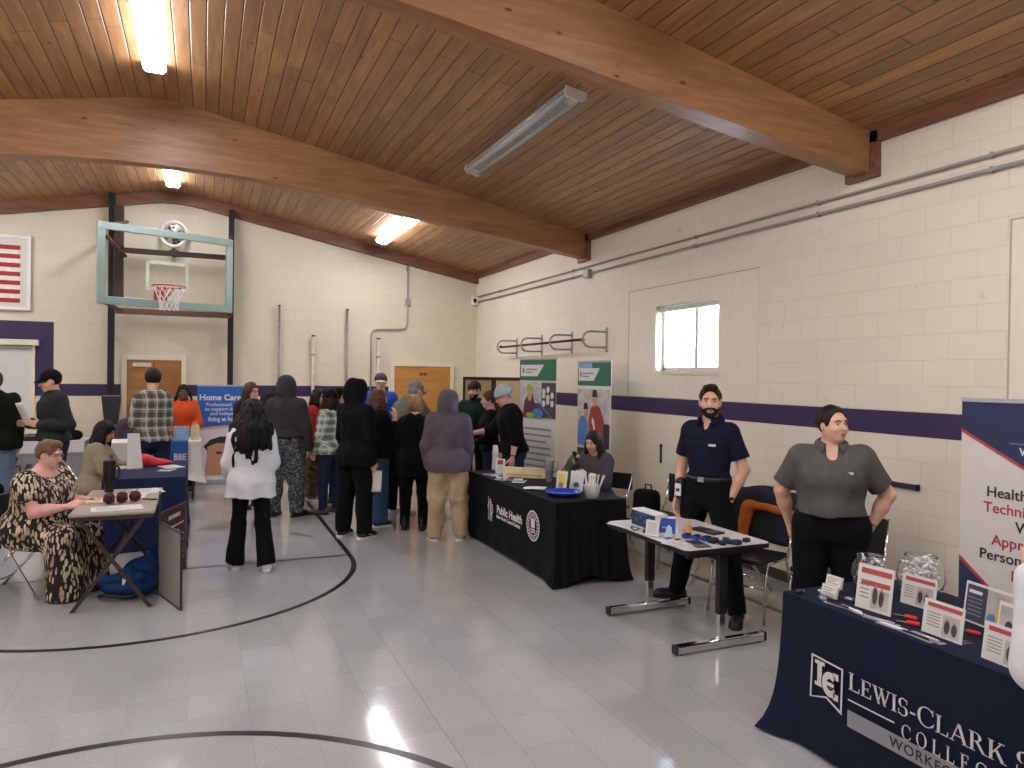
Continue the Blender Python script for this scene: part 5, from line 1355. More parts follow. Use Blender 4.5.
# ================================================================= things on the tables
m_clear = NT('clear_plastic').done((.97, .98, .99, 1), .05, 0, **{'Transmission Weight': .97, 'IOR': 1.06})
m_cyanacr = NT('pale_acrylic').done((.86, .96, .98, 1), .08, 0, **{'Transmission Weight': .55, 'IOR': 1.2})
m_bluepl = M('blue_plastic', '#1f3f9e', .4); m_redpl = M('red_plastic', '#c8352c', .4); m_sred = M('sign_red', '#b44a4a', .6); m_cream = M('cream_board', '#d9c79d', .7); m_woodlt = M('pale_wood_block', '#cfa86c', .6)
m_steelgrey = M('steel_grey_coat', '#8d9390', .35, .5); m_maroon = M('maroon_yarn', '#4d1a20', .9, var=.35, scale=40, bump=.5); m_bluebag = fabric('blue_bag_cloth', '#123566', .7); m_dkblue = M('dark_blue_box', '#22344f', .5, var=.3, scale=18)
def upright(name, label, L, R_, z, h, group, tilt=8, frame_=True, art=None, base=None, cat='sign', mat=None, thick=.004):
    L, R_ = Vector((*L, 0)), Vector((*R_, 0)); c = (L+R_)/2; d = R_-L; w_ = d.length
    t = thing(name, label, cat, (c.x, c.y, z), 0, group)
    m_ = frame(L-c, d, (0, 0, 1)) @ Matrix.Rotation(math.radians(-tilt), 4, 'X')
    B().box((0, 0.002, -thick), (w_, h, 0), 0, m_).out('card', mat or m_card, t)
    if base is not False:
        mb = frame(L-c, d, (0, 0, 1))
        B().box((0, 0, -.075), (w_, .003, .005), 0, mb).out('foot', m_clear, t)
    if art: art(t, m_, w_, h)
    return t
def art_red(photo=(.5, .95), two=False, y0=.08, y1=.68):
    def f(t, m_, w_, h):
        shape2d([rect(.1*w_, .80*h, .95*w_, .92*h)]+([rect(.12*w_, .55*h, .93*w_, .66*h)] if two else []), m_sred, t, onp(m_, .001), 'red_heading', .0006)
        px0, px1 = photo; yy1 = y1 if not two else .5
        shape2d([rect(px0*w_, y0*h, px1*w_, yy1*h)], m_photo, t, onp(m_, .001), 'photo_print', .0006)
        shape2d([disc((px0+.12)*w_, (y0+.28)*h, .07*w_, .2*h), disc((px0+.3)*w_, (y0+.24)*h, .07*w_, .18*h)], m_dkphoto, t, onp(m_, .0018), 'photo_figures', .0006)
        shape2d([disc((px0+.12)*w_, (y0+.47)*h, .03*w_, .05*h), disc((px0+.3)*w_, (y0+.43)*h, .03*w_, .05*h)], m_skin0, t, onp(m_, .0018), 'photo_faces', .0006)
        shape2d([rect(.1*w_, (.62-.09*k)*h, (px0-.06)*w_, (.65-.09*k)*h) for k in range(5)], m_greyprint, t, onp(m_, .001), 'text_lines', .0006)
    return f
def art_dark(t, m_, w_, h):
    shape2d([rect(.04*w_, .06*h, .44*w_, .94*h)], M('slate_print', '#39424c', .6), t, onp(m_, .001), 'dark_panel', .0006)
    shape2d([rect(.45*w_, .06*h, .97*w_, .94*h)], m_photo, t, onp(m_, .001), 'photo_print', .0006)
    shape2d([[(.62*w_, .08*h), (.64*w_, .5*h), (.72*w_, .62*h), (.82*w_, .6*h), (.88*w_, .08*h)]], M('yellow_vest', '#d8b83a', .6), t, onp(m_, .0018), 'photo_vest', .0006)
    shape2d([disc(.74*w_, .74*h, .05*w_, .09*h)], m_skin0, t, onp(m_, .0018), 'photo_face', .0006)
    shape2d([disc(.56*w_, .25*h, .09*w_, .14*h)], m_pblue, t, onp(m_, .0018), 'photo_sleeve', .0006)
    shape2d([rect(.08*w_, .74*h, .34*w_, .82*h)], m_print, t, onp(m_, .0018), 'heading_line', .0006)
    shape2d([rect(.08*w_, (.62-.1*k)*h, .36*w_, (.64-.1*k)*h) for k in range(5)], m_greyprint, t, onp(m_, .0018), 'text_lines', .0006)
SG = 'signs on the near navy table'; ZL = .757
upright('table_sign', 'tallest table sign with two red headings, in front of the first candy jar', (2.93, 2.525), (2.95, 2.345), ZL, .215, SG, art=art_red((.42, .92), True))
upright('table_sign', 'small table sign with one red heading, in front of the second candy jar', (3.20, 2.49), (3.21, 2.315), ZL, .15, SG, art=art_red((.45, .93)))
upright('table_sign', 'middle table sign with one red heading, standing nearest the front edge', (2.92, 2.165), (2.915, 1.98), ZL, .15, SG, art=art_red((.5, .92)))
upright('table_sign', 'wide white framed sign with a yellow vested worker on a dark panel', (3.24, 2.20), (3.20, 1.945), ZL, .185, SG, art=art_dark)
upright('table_sign', 'table sign with one red heading at the right edge of the photo', (2.865, 1.865), (2.85, 1.68), ZL, .15, SG, art=art_red((.48, .95)))
upright('table_sign', 'photo sign standing behind the sign at the right edge', (3.05, 1.93), (3.03, 1.76), ZL, .19, SG, art=lambda t, m_, w_, h: (shape2d([rect(.05*w_, .25*h, .95*w_, .92*h)], m_photo, t, onp(m_, .001), 'photo_print', .0006), shape2d([disc(.3*w_, .5*h, .1*w_, .12*h), disc(.62*w_, .55*h, .1*w_, .14*h)], m_dkphoto, t, onp(m_, .0018), 'photo_figures', .0006)))
# candy jars
def jar(label, x, y, r_, group):
    t = thing('glass_jar', label, 'jar', (x, y, ZL), 0, group)
    pr_ = [(.001, .004), (r_*.55, .004), (r_*.8, r_*.3), (r_, r_*.85), (r_*.93, r_*1.4), (r_*.68, r_*1.82), (r_*.66, r_*1.95)]
    pi_ = [(r-.004 if r > .01 else .001, z+.003) for r, z in pr_[:-1]]+[(pr_[-1][0]-.004, pr_[-1][1])]
    B().lathe(pr_+pi_[::-1], 32, cap=False).out('bowl', m_clear, t, smooth=True)
    B().tube([(r_*.67*math.cos(2*PI*k/28), r_*.67*math.sin(2*PI*k/28), r_*1.95) for k in range(28)], .004, 6, closed=True).out('rim', m_clear, t, smooth=True)
    return t
jar('round glass jar of dark and silver wrapped sweets, behind the tallest sign', 3.24, 2.70, .092, 'candy jars')
jar('round glass jar heaped with white wrapped sweets, nearer the navy banner', 3.36, 2.50, .112, 'candy jars')
def candy_proto(name, label, group, mat):
    t = thing(name, label, 'sweet', (0, 0, 0), 0, group)
    B().ell((0, 0, 0), (.018, .011, .010), 10, 6).out('wrapper', mat, t, smooth=True)
    b = B()
    for s in (-1, 1): b.poly([(s*.016, 0, 0), (s*.03, .010, .003), (s*.033, 0, -.002), (s*.03, -.010, .003)], ext=(0, 0, .0012))
    b.out('twist_end', mat, t); return t
def fill(cx, cy, r_, n, top_, protos, seed):
    r = random.Random(seed); k = 0; pts = []
    tries = 0
    while k < n and tries < 20000:
        tries += 1
        z = r.uniform(.022, top_); rm = (r_-.03)*math.sqrt(max(.1, 1-((z-r_*.9)/(r_*1.05))**2)); a = r.uniform(0, 2*PI); q = rm*math.sqrt(r.uniform(.3, 1)); p = Vector((cx+q*math.cos(a), cy+q*math.sin(a), ZL+z))
        if any((p-o_).length < .027 for o_ in pts): continue
        pts.append(p); pr_ = protos[k % len(protos)]; rot = (r.uniform(-.8, .8), r.uniform(-.8, .8), r.uniform(0, 6))
        if pr_.get('used'):
            o = dup(pr_, p); o.rotation_euler = rot
            if 'used' in o: del o['used']
        else: pr_.location = p; pr_.rotation_euler = rot; pr_['used'] = 1
        k += 1
    for pr_ in protos:
        if 'used' in pr_: del pr_['used']
m_wrapw, m_wraps, m_wrapd, m_wrapp = M('white_wrapper', '#e3e1de', .4), M('silver_wrapper', '#a9abb0', .25, .8), M('dark_wrapper', '#3a3440', .35), M('violet_wrapper', '#6a5a86', .35)
g1 = 'sweets in the first jar'; l1 = '%s wrapped sweet in the glass jar behind the tallest sign'
fill(3.24, 2.70, .092, 46, .172, [candy_proto('wrapped_sweet', l1 % n_, g1+' '+n_, mm) for n_, mm in (('silver', m_wraps), ('dark', m_wrapd), ('white', m_wrapw), ('violet', m_wrapp))], 2)
fill(3.36, 2.50, .112, 62, .205, [candy_proto('wrapped_sweet', 'white wrapped sweet in the larger glass jar near the navy banner', 'sweets in the second jar', m_wrapw)], 5)
# card holder
t = thing('card_holder', 'two tier clear holder with white business cards at the left of the navy table', 'card holder', (2.93, 2.68, ZL), 0)
for k, (dx, z) in enumerate(((0, .0), (.03, .045))):
    m_ = frame(Vector((dx-.012, .048, z)), (0, -1, 0), (.25, 0, 1))
    B().box((0, .004, -.018), (.094, .062, -.002), .001, m_).out('card_stack', m_card, t)
    B().box((-.004, 0, -.024), (.098, .022, -.020), 0, m_).box((-.004, 0, -.001), (.098, .018, .002), 0, m_).box((-.004, 0, -.022), (.098, .004, .002), 0, m_).out('tray', m_clear, t)
    shape2d([rect(.012, .022+.012*q, .08-.02*(q % 2), .026+.012*q) for q in range(3)], m_greyprint, t, m_ @ T(0, 0, -.0015), 'text_lines', .0006)
# trinkets, pens, red tools
def trinket(label, x, y, rot, mat):
    t = thing('keychain', label, 'keychain', (x, y, ZL), rot, 'trinkets on the navy table')
    B().box((-.022, -.014, 0), (.022, .014, .018), .006, seg=2).out('body', mat, t); B().tube([(.022+.012+.012*math.cos(a), .012*math.sin(a), .006) for a in [2*PI*k/14 for k in range(14)]], .0022, 5, closed=True).out('ring', m_chrome, t)
trinket('small dark keychain at the left corner of the navy table', 2.84, 2.79, 20, M('navy_rubber', '#1b2640', .5))
trinket('silver keychain in front of the card holder', 2.86, 2.655, 60, m_steel); trinket('silver keychain left of the card holder', 2.96, 2.755, 10, m_steel); trinket('silver keychain right of the card holder', 2.98, 2.60, 100, m_steel)
def pen(label, x, y, rot, mat, dz=0):
    t = thing('pen', label, 'pen', (x, y, ZL+.006+dz), rot, 'pens on the navy table')
    B().tube([(0, -.065, 0), (0, .05, 0), (0, .062, 0), (0, .07, 0)], [.0055, .0055, .003, .0012], 8).out('barrel', mat, t, smooth=True)
    B().box((-.018, -.085, -.006), (.018, .08, -.0035), .002).out('sleeve', M('pen_sleeve_'+str(int(x*1000)), '#8d8f96', .3), t)
    B().box((.004, -.06, .002), (.0075, -.02, .0055), .001).out('clip', m_chrome, t); B().tube([(0, -.065, 0), (0, -.075, 0)], .0035, 8).out('button', m_chrome, t)
pen('dark pen nearest the card holder on the navy table', 2.862, 2.555, 8, m_blackplastic); pen('white pen beside the dark pen left of the tallest sign', 2.868, 2.49, -6, m_white)
pen('silver pen lying right of the tallest sign', 2.862, 2.325, 10, m_steel); pen('white pen lying in front of the red tools', 2.842, 2.24, 4, m_white); pen('dark pen lying nearest the middle sign', 2.838, 2.13, -3, m_blackplastic); pen('silver pen beside the dark pen nearest the middle sign', 2.862, 2.10, -4, m_steel)
def tool(label, x, y, rot):
    t = thing('pocket_tool', label, 'tool', (x, y, ZL), rot, 'red tools on the navy table')
    B().box((-.012, -.03, 0), (.012, .025, .016), .005, seg=2).out('handle', m_redpl, t); B().box((-.006, .025, .004), (.006, .065, .009), .002).out('blade', m_chrome, t)
tool('red pocket tool left of the other, by the small sign', 3.02, 2.295, 20); tool('red pocket tool nearest the middle sign', 2.955, 2.235, 35); tool('red pocket tool under the wide dark panel sign', 3.10, 2.055, 15)

# --- classroom table
ZC = .724
t = thing('gift_box', 'blue box with white lid on the white laminate table', 'box', (3.19, 4.66, ZC), 0)
B().box((-.055, -.16, 0), (.055, .16, .118), .004).out('carton', m_dkblue, t); B().box((-.057, -.162, .112), (.057, .162, .124), .003).out('lid', m_card, t)
B().box((-.056, -.163, .004), (.056, -.160, .112)).out('white_end', m_card, t)
o = frame(Vector((-.0565, .14, .02)), (0, -1, 0), (0, 0, 1)); shape2d([disc(.05+.06*k, .03+.025*(k % 2), .016, .016) for k in range(4)]+[rect(.03, .075, .2, .083)], M('box_pattern', '#4d6b86', .5), t, o, 'box_print', .0008)
upright('table_card', 'white tent card in front of the blue box', (3.0, 4.43), (3.045, 4.335), ZC, .115, 'cards on the laminate table', 10, cat='card', art=lambda t, m_, w_, h: shape2d([rect(.15*w_, (.8-.12*k)*h, .85*w_, (.83-.12*k)*h) for k in range(6)], m_greyprint, t, onp(m_, .001), 'text_lines', .0006))
upright('table_card', 'upright royal blue folder on the white laminate table', (3.16, 4.49), (3.24, 4.40), ZC, .105, 'cards on the laminate table', 12, cat='folder', mat=m_bluepl, thick=.012, art=lambda t, m_, w_, h: shape2d([rect(.2*w_, .3*h, .8*w_, .4*h)], m_ltblue, t, onp(m_, .001), 'label_print', .0006))
t = thing('wood_figure', 'small pale wooden block figure behind the blue items', 'figure', (3.36, 4.40, ZC), 25)
B().box((-.03, -.022, 0), (.03, .022, .045), .006).out('base', m_woodlt, t); B().ell((0, 0, .058), (.02, .018, .02), 12, 8).out('head', m_woodlt, t, smooth=True)
for k, (x, y, r_) in enumerate(((3.10, 4.28, 0), (3.15, 4.235, 25))):
    t = thing('acrylic_award', ['clear glowing acrylic piece left of its twin', 'clear glowing acrylic piece nearest the blue items'][k], 'award', (x, y, ZC), r_, 'acrylic pieces')
    B().poly([(-.03, -.006, .012), (.03, -.006, .012), (.022, -.006, .075), (0, -.006, .095), (-.018, -.006, .07)], ext=(0, .012, 0)).out('plate', m_cyanacr, t); B().box((-.035, -.02, 0), (.035, .02, .012), .003).out('base', m_clear, t)
def knob(label, x, y, rot, mat, sz=1.0, group='small items on the laminate table'):
    t = thing('trinket_tin', label, 'tin', (x, y, ZC), rot, group)
    B().box((-.026*sz, -.02*sz, 0), (.026*sz, .02*sz, .022*sz), .006, seg=2).out('tin', mat, t); B().box((-.024*sz, -.018*sz, .022*sz), (.024*sz, .018*sz, .028*sz), .004).out('lid', m_blackplastic if mat is m_bluepl else m_dkblue, t)
knob('first royal blue tin beside the clear acrylic', 3.235, 4.245, 10, m_bluepl, 1.2); knob('second royal blue tin, middle of the blue row', 3.275, 4.185, 30, m_bluepl, 1.2); knob('third royal blue tin, nearest the dark tins', 3.32, 4.13, 5, m_bluepl, 1.2)
knob('dark tin first after the blue row', 3.32, 4.055, 15, m_blackplastic, 1.3); knob('dark blue tin at the back of the dark group', 3.40, 4.02, 50, m_dkblue, 1.3); knob('dark tin in front of the dark group', 3.335, 3.985, 70, m_blackplastic); knob('dark tin beyond the front one', 3.44, 3.955, 10, m_dkblue, 1.2); knob('black tin near the right corner of the laminate table', 3.42, 3.985, 40, m_blackplastic); knob('black tin farthest to the right corner of the laminate table', 3.565, 4.0, 20, m_blackplastic)
def flat(name, label, cat, x, y, z, w_, d_, rot, mat, group=None, h_=.003, art=None):
    t = thing(name, label, cat, (x, y, z), rot, group); B().box((-w_/2, -d_/2, 0), (w_/2, d_/2, h_), .0008).out('page', mat, t)
    if art:
        pl = frame(Vector((-w_/2, -d_/2, h_)), (1, 0, 0), (0, 1, 0)); art(t, pl, w_, d_)
    return t
def art_lines(t, pl, w_, d_): shape2d([rect(.1*w_, (.85-.1*k)*d_, (.9-.15*(k % 3))*w_, (.875-.1*k)*d_) for k in range(8)], m_greyprint, t, pl, 'text_lines', .0005)
def art_pic(m1):
    return lambda t, pl, w_, d_: (shape2d([rect(.08*w_, .45*d_, .92*w_, .92*d_)], m1, t, pl, 'photo_print', .0005), art2(t, pl, w_, d_))
def art2(t, pl, w_, d_): shape2d([rect(.1*w_, (.36-.08*k)*d_, .85*w_, (.385-.08*k)*d_) for k in range(4)], m_greyprint, t, pl, 'text_lines', .0005)
flat('leaflet', 'dark brown leaflet at the front edge of the white laminate table', 'leaflet', 3.19, 4.06, ZC, .11, .2, -12, M('brown_leaflet', '#3b322c', .5), 'papers on the laminate table', art=art2)
flat('leaflet', 'white paper at the far left corner of the laminate table', 'paper', 3.08, 4.78, ZC, .21, .28, 12, m_paper, 'papers on the laminate table', art=art_lines)
flat('leaflet', 'pale paper in front of the clear acrylic', 'paper', 3.06, 4.10, ZC, .15, .2, 20, m_paper, 'papers on the laminate table', art=art_lines)
flat('leaflet', 'dark tray at the back of the laminate table behind the wooden figure', 'tray', 3.52, 4.38, ZC, .12, .24, 8, M('dark_tray', '#2d2b28', .5), 'papers on the laminate table', .012, art2)
for k, (x, y, r_) in enumerate(((3.05, 4.64, 70), (3.10, 4.54, 30))):
    t = thing('lanyard', ['navy lanyard coiled before the blue box, farther', 'navy lanyard coiled before the blue box, nearer'][k], 'lanyard', (x, y, ZC), r_, 'lanyards')
    B().tube([(.05*math.cos(a)*(1+.2*math.sin(3*a)), .028*math.sin(a), .005+.003*math.sin(2*a)) for a in [2*PI*q/24 for q in range(24)]], .005, 6, closed=True).out('cord', m_navy2, t, smooth=True); B().box((.05, -.01, .001), (.085, .01, .006), .002).out('clip', m_steel, t)

for o in list(bpy.data.objects):
    if o.parent is None and abs(o.location.z-ZC) < .004 and 'category' in o: o.location.x *= .981; o.location.y *= .981
# --- public health table
ZP = .757
t = thing('paper_cups', 'tall stack of white paper cups at the far end of the black table', 'cups', (3.13, 7.70, ZP))
B().lathe([(.001, .01), (.036, .01), (.042, .02), (.033, .1), (.033, .102)], 20, cap=False).out('lowest_cup', m_card, t, smooth=True)
b = B()
for k in range(14): b.lathe([(.041-.0006*k, .018+.014*k), (.0425-.0006*k, .022+.014*k), (.041-.0006*k, .026+.014*k), (.0395-.0006*k, .030+.014*k)], 20, cap=False)
b.lathe([(.038, .2), (.027, .30), (.001, .30)], 20, cap=False); b.out('stacked_rims', m_card, t, smooth=True)
upright('table_card', 'white card with a red picture beside the paper cups', (3.05, 7.50), (3.13, 7.42), ZP, .17, 'cards on the black table', 6, cat='card', art=lambda t, m_, w_, h: (shape2d([rect(.2*w_, .62*h, .8*w_, .92*h)], m_pred, t, onp(m_, .001), 'picture_print', .0006), shape2d([rect(.2*w_, (.5-.1*k)*h, .8*w_, (.53-.1*k)*h) for k in range(4)], m_greyprint, t, onp(m_, .001), 'text_lines', .0006)))
t = thing('cream_board', 'long cream board lying on its edge among the leaflets', 'board', (3.22, 7.08, ZP), -38)
B().box((-.24, -.015, 0), (.24, .015, .115), .006).out('board', m_cream, t); B().box((-.20, -.018, .02), (.20, -.0145, .045), .001).out('printed_strip', M('tan_strip', '#bfa878', .7), t)
t = thing('tumbler', 'steel grey tumbler with handle on the black table', 'tumbler', (3.36, 6.75, ZP))
B().lathe([(.001, 0), (.034, 0), (.036, .07), (.046, .10), (.05, .235), (.047, .245), (.001, .245)], 24, cap=False).out('cup', m_steelgrey, t, smooth='auto'); B().lathe([(.048, .245), (.05, .25), (.047, .262), (.02, .268), (.001, .268)], 24, cap=False).out('lid', m_clear, t, smooth=True)
B().tube([(.03, -.04, .22), (.055, -.075, .215), (.06, -.08, .17), (.05, -.07, .12), (.03, -.036, .105)], .008, 8).out('handle', m_steelgrey, t, smooth=True)
t = thing('pamphlet_fan', 'fan of white pamphlets spread on the black table', 'pamphlets', (3.02, 6.37, ZP), 20)
for k in range(6): B().box((-.045, -.02, 0), (.045, .16, .002), 0, T(0, -.06, .002*k) @ RZ(-55+22*k)).out('pamphlet', m_paper, t)
GL = 'leaflets at the far end of the black table'
for k, (x, y, r_, mm, lab) in enumerate(((2.98, 7.42, 15, m_dkphoto, 'dark photo leaflet nearest the white card'), (3.02, 7.22, -20, m_pblue, 'blue leaflet lying beside the dark photo leaflet'), (2.97, 7.02, 30, m_dkphoto, 'dark photo leaflet in front of the cream board'), (3.06, 6.85, -35, m_pblue, 'leaflet with blue picture nearest the tumbler'), (3.02, 6.92, 60, m_dkphoto, 'tilted dark leaflet overlapping the blue one'), (3.12, 7.32, 40, m_photo, 'pale leaflet behind the dark photo leaflet'))):
    flat('leaflet', lab, 'leaflet', x, y, ZP+.0035*k*(k > 3), .13, .2, r_, m_paper, GL, art=art_pic(mm))
GB = 'brochure holders'
for k, (a, b_) in enumerate((((3.17, 6.23), (3.23, 6.13)), ((3.30, 6.19), (3.38, 6.07)))):
    t = upright('brochure_holder', ['clear brochure holder with yellow leaflets, left of two', 'clear brochure holder with white and green leaflets, right of two'][k], a, b_, ZP, .19, GB, 12, cat='brochure holder', art=lambda t, m_, w_, h: (shape2d([rect(.15*w_, .35*h, .85*w_, .9*h)], M('yellow_print', '#d9c25a', .6) if k == 0 else m_print, t, onp(m_, .001), 'leaflet_print', .0006), shape2d([disc(.5*w_, .3*h, .22*w_, .14*h)], m_green if k else m_greyprint, t, onp(m_, .0018), 'picture_print', .0006)))
    B().box((-.012, -.05, .0), (.0, .05, .075), .002).out('holder', m_clear, t)
t = thing('blue_tray', 'round royal blue plastic tray on the black table', 'tray', (3.10, 5.93, ZP))
B().lathe([(.001, .004), (.125, .004), (.15, .02), (.165, .034), (.168, .036), (.162, .040), (.147, .027), (.123, .011), (.001, .011)], 40, cap=False).out('dish', NT('glossy_blue').done(lin('#1c3fb4'), .15), t, smooth=True)
B().tube([(.165*math.cos(2*PI*k/40), .165*math.sin(2*PI*k/40), .037) for k in range(40)], .004, 6, closed=True).out('rim', m_bluepl, t, smooth=True)
t = thing('plastic_tub', 'translucent tub at the near corner of the black table', 'tub', (3.26, 5.67, ZP))
B().lathe([(.001, .003), (.058, .003), (.078, .12), (.082, .124), (.075, .12), (.056, .006), (.001, .006)], 28, cap=False).out('tub', NT('frosted_plastic').done((.93, .95, .93, 1), .3, 0, **{'Transmission Weight': .75, 'IOR': 1.1}), t, smooth=True)
B().tube([(.08*math.cos(2*PI*k/28), .08*math.sin(2*PI*k/28), .123) for k in range(28)], .003, 6, closed=True).out('rim', m_clear, t)
r = random.Random(6); proto = None
for k in range(22):
    a, q = r.uniform(0, 2*PI), r.uniform(.005, .045); tilt = (r.uniform(-.5, .5), r.uniform(-.5, .5), r.uniform(0, 6))
    if proto is None:
        proto = thing('toothbrush', 'white wrapped stick standing in the translucent tub', 'stick', (0, 0, 0), 0, 'sticks in the tub')
        B().box((-.008, -.005, 0), (.008, .005, .17), .003).out('handle', m_white, proto); B().box((-.010, -.006, .17), (.010, .009, .20), .003).out('head', m_card, proto); o = proto
    else: o = dup(proto, (0, 0, 0))
    o.location = (3.26+q*math.cos(a), 5.67+q*math.sin(a), ZP+.02+r.uniform(0, .012)); o.rotation_euler = (q*7*-math.sin(a)+r.uniform(-.12, .12), q*7*math.cos(a)+r.uniform(-.12, .12), r.uniform(0, 6))

# --- folding table at the left
ZT = .762
t = thing('tumbler', 'black tumbler with handle and straw lid on the folding table', 'tumbler', (-.77, 7.36, ZT))
B().lathe([(.001, 0), (.036, 0), (.038, .08), (.05, .11), (.052, .27), (.001, .27)], 24, cap=False).out('cup', m_leather, t, smooth='auto'); B().lathe([(.052, .27), (.053, .285), (.03, .292), (.001, .292)], 24, cap=False).out('lid', m_blackplastic, t, smooth=True)
B().tube([(.03, -.03, .235), (.075, -.05, .235), (.085, -.055, .21), (.085, -.055, .15), (.075, -.05, .125), (.03, -.03, .12)], .010, 8).out('handle', m_leather, t, smooth=True); B().tube([(.015, .01, .285), (.02, .015, .335)], .005, 8).out('straw', m_blackplastic, t)
for k, (x, y, lab) in enumerate(((-.70, 6.70, 'maroon yarn pompom ball nearest the seated woman'), (-.61, 6.74, 'maroon yarn pompom ball in the middle'), (-.515, 6.76, 'maroon yarn pompom ball farthest from the seated woman'))):
    t = thing('pompom', lab, 'ball', (x, y, ZT+.045), 0, 'maroon balls'); g = G((-.07, -.07, -.07), (.07, .07, .07), .005); g.ell((0, 0, 0), (.045, .045, .045)); g.folds(.003, k+2, (120, 200), 1); g.mesh('ball', m_maroon, t)
    B().tube([(0, 0, .04), (.015, .005, .055), (.03, .0, .05)], .002, 5).out('string', m_maroon, t)
GT = 'papers on the folding table'
flat('paper', 'white sheet nearest the camera on the folding table', 'paper', -.62, 6.46, ZT, .36, .22, 8, m_paper, GT, art=art_lines); flat('paper', 'white sheet behind the maroon balls', 'paper', -.62, 7.05, ZT, .34, .24, -6, m_paper, GT, art=art_lines)
flat('paper', 'white sheet at the far right of the folding table', 'paper', -.45, 7.32, ZT, .21, .28, 20, m_paper, GT, art=art_lines); flat('notepad', 'cream notepad under the hands of the seated woman', 'notepad', -.82, 6.82, ZT, .13, .16, 0, m_cream, GT, .008, art2)
t = thing('pen', 'dark pen with silver clip right of the maroon balls', 'pen', (-.41, 6.80, ZT+.007), 60, 'pens'); B().tube([(0, -.07, 0), (0, .06, 0), (0, .075, 0)], [.006, .006, .001], 8).out('barrel', m_blackplastic, t, smooth=True); B().box((.005, -.06, .003), (.008, -.02, .006), .001).out('clip', m_chrome, t)
# backpack on the floor under it
t = thing('backpack', 'blue backpack lying on the floor under the folding table', 'backpack', (-.52, 6.66, 0), -20)
g = G((-.35, -.3, -.02), (.35, .3, .5), .011); g.ell((-.03, 0, .09), (.23, .17, .10), None, .05); g.ell((.06, .05, .2), (.15, .12, .10), None, .06); g.ell((.13, .08, .24), (.06, .09, .13), None, .05); g.cone((-.18, -.1, .16), (.12, -.12, .19), .04, .045, .04); g.folds(.009, 2, (20, 50), 1); g.box((0, 0, -.1), (1, 1, .105), op='s'); g.mesh('bag', m_bluebag, t)
B().tube([(-.2, -.14, .03), (-.12, -.2, .06), (.02, -.19, .04), (.14, -.16, .06)], .014, 8).out('strap', m_leather, t, smooth=True); B().tube([(-.18, -.12, .13), (-.02, -.165, .17), (.14, -.12, .18)], .005, 6).out('zipper', m_leather, t); B().tube([(.0, -.16, .18), (.01, -.18, .14), (.03, -.18, .19)], .008, 6).out('handle', m_white, t)
# navy table at the left
ZN = .763; GN = 'papers on the dark blue table'
t = thing('red_pennant', 'bright red folded cloth cone on the dark blue table', 'cloth', (-.50, 9.28, ZN), 20)
g = G((-.25, -.2, -.02), (.25, .2, .2), .01); g.cone((-.14, 0, .06), (.19, 0, .02), .085, .015, .02); g.folds(.006, 4, (30, 60), 1); g.box((0, 0, -.1), (1, 1, .1), op='s'); g.mesh('cloth', M('bright_red', '#d4343c', .7), t); B().tube([(-.15, 0, .03), (-.15, .03, .1), (-.15, -.02, .13)], .006, 6).out('tie', m_sred, t)
t = thing('acrylic_stand', 'tall white display card standing on the dark blue table', 'display card', (-.70, 8.98, ZN), 15)
B().poly([(-.07, 0, .01), (.09, 0, .01), (.06, .03, .40), (-.06, .03, .40)], ext=(0, .006, 0)).out('card', m_card, t); B().box((-.09, -.05, 0), (.1, .06, .01), .002).out('base', m_clear, t); B().box((-.01, -.004, .28), (.05, .0, .33), 0, Matrix.Rotation(.3, 4, 'Y')).out('print', m_navy2, t)
flat('paper', 'white paper on the dark blue table right of the red cloth', 'paper', -.33, 9.12, ZN, .2, .28, 25, m_paper, GN, art=art_lines); flat('paper', 'white leaflet on the dark blue table nearest its right corner', 'leaflet', -.36, 8.82, ZN, .14, .2, -20, m_paper, GN, art=art_pic(m_dkphoto)); flat('paper', 'white paper on the dark blue table near the tan shirted woman', 'paper', -.78, 9.2, ZN, .22, .28, 5, m_paper, GN, art=art_lines)
# white table
ZW = .866
t = thing('display_box', 'pale blue printed box on the white clothed table', 'box', (-.28, 11.45, ZW), 5); B().box((-.10, -.05, 0), (.10, .05, .2), .003).out('carton', M('pale_blue_box', '#8fb0d6', .5, var=.1), t); shape2d([rect(.02, .14-.03*k, .16-.03*(k % 2), .15-.03*k) for k in range(4)], m_print, t, frame(Vector((-.10, -.0505, 0)), (1, 0, 0), (0, 0, 1)), 'text_lines', .0006)
t = thing('paper_bag', 'cream paper bag right of the pale blue box', 'bag', (-.10, 11.5, ZW), -10); B().poly([(-.06, -.04, 0), (.06, -.04, 0), (.05, -.03, .2), (.01, -.03, .235), (-.05, -.03, .2)], ext=(0, .07, 0)).out('bag', M('cream_paper', '#d8cda2', .8), t); B().tube([(-.03, -.03, .2), (-.02, -.035, .26), (.02, -.035, .26), (.03, -.03, .2)], .004, 6).out('handle', m_cream, t)
# far left table
t = thing('black_bag', 'black bag on the far left table right of the capped man', 'bag', (-1.85, 12.6, .806), 10); g = G((-.25, -.2, -.02), (.25, .2, .3), .011); g.ell((-.02, 0, .07), (.19, .12, .10), None, .04); g.ell((-.08, 0, .15), (.09, .09, .07), None, .05); g.folds(.006, 3); g.box((0, 0, -.1), (1, 1, .105), op='s'); g.mesh('bag', F_BLACK, t); B().tube([(-.12, -.08, .15), (-.05, -.1, .24), (.03, -.08, .14)], .01, 8).out('handle', m_leather, t, smooth=True)
t = thing('black_case', 'small black case on the far left table between the two men', 'case', (-2.32, 12.55, .806), 0); B().box((-.12, -.08, 0), (.12, .08, .07), .01, seg=2).out('case', m_blackplastic, t); B().tube([(-.05, 0, .07), (-.04, 0, .1), (.04, 0, .1), (.05, 0, .07)], .007, 6).out('handle', m_blackplastic, t)
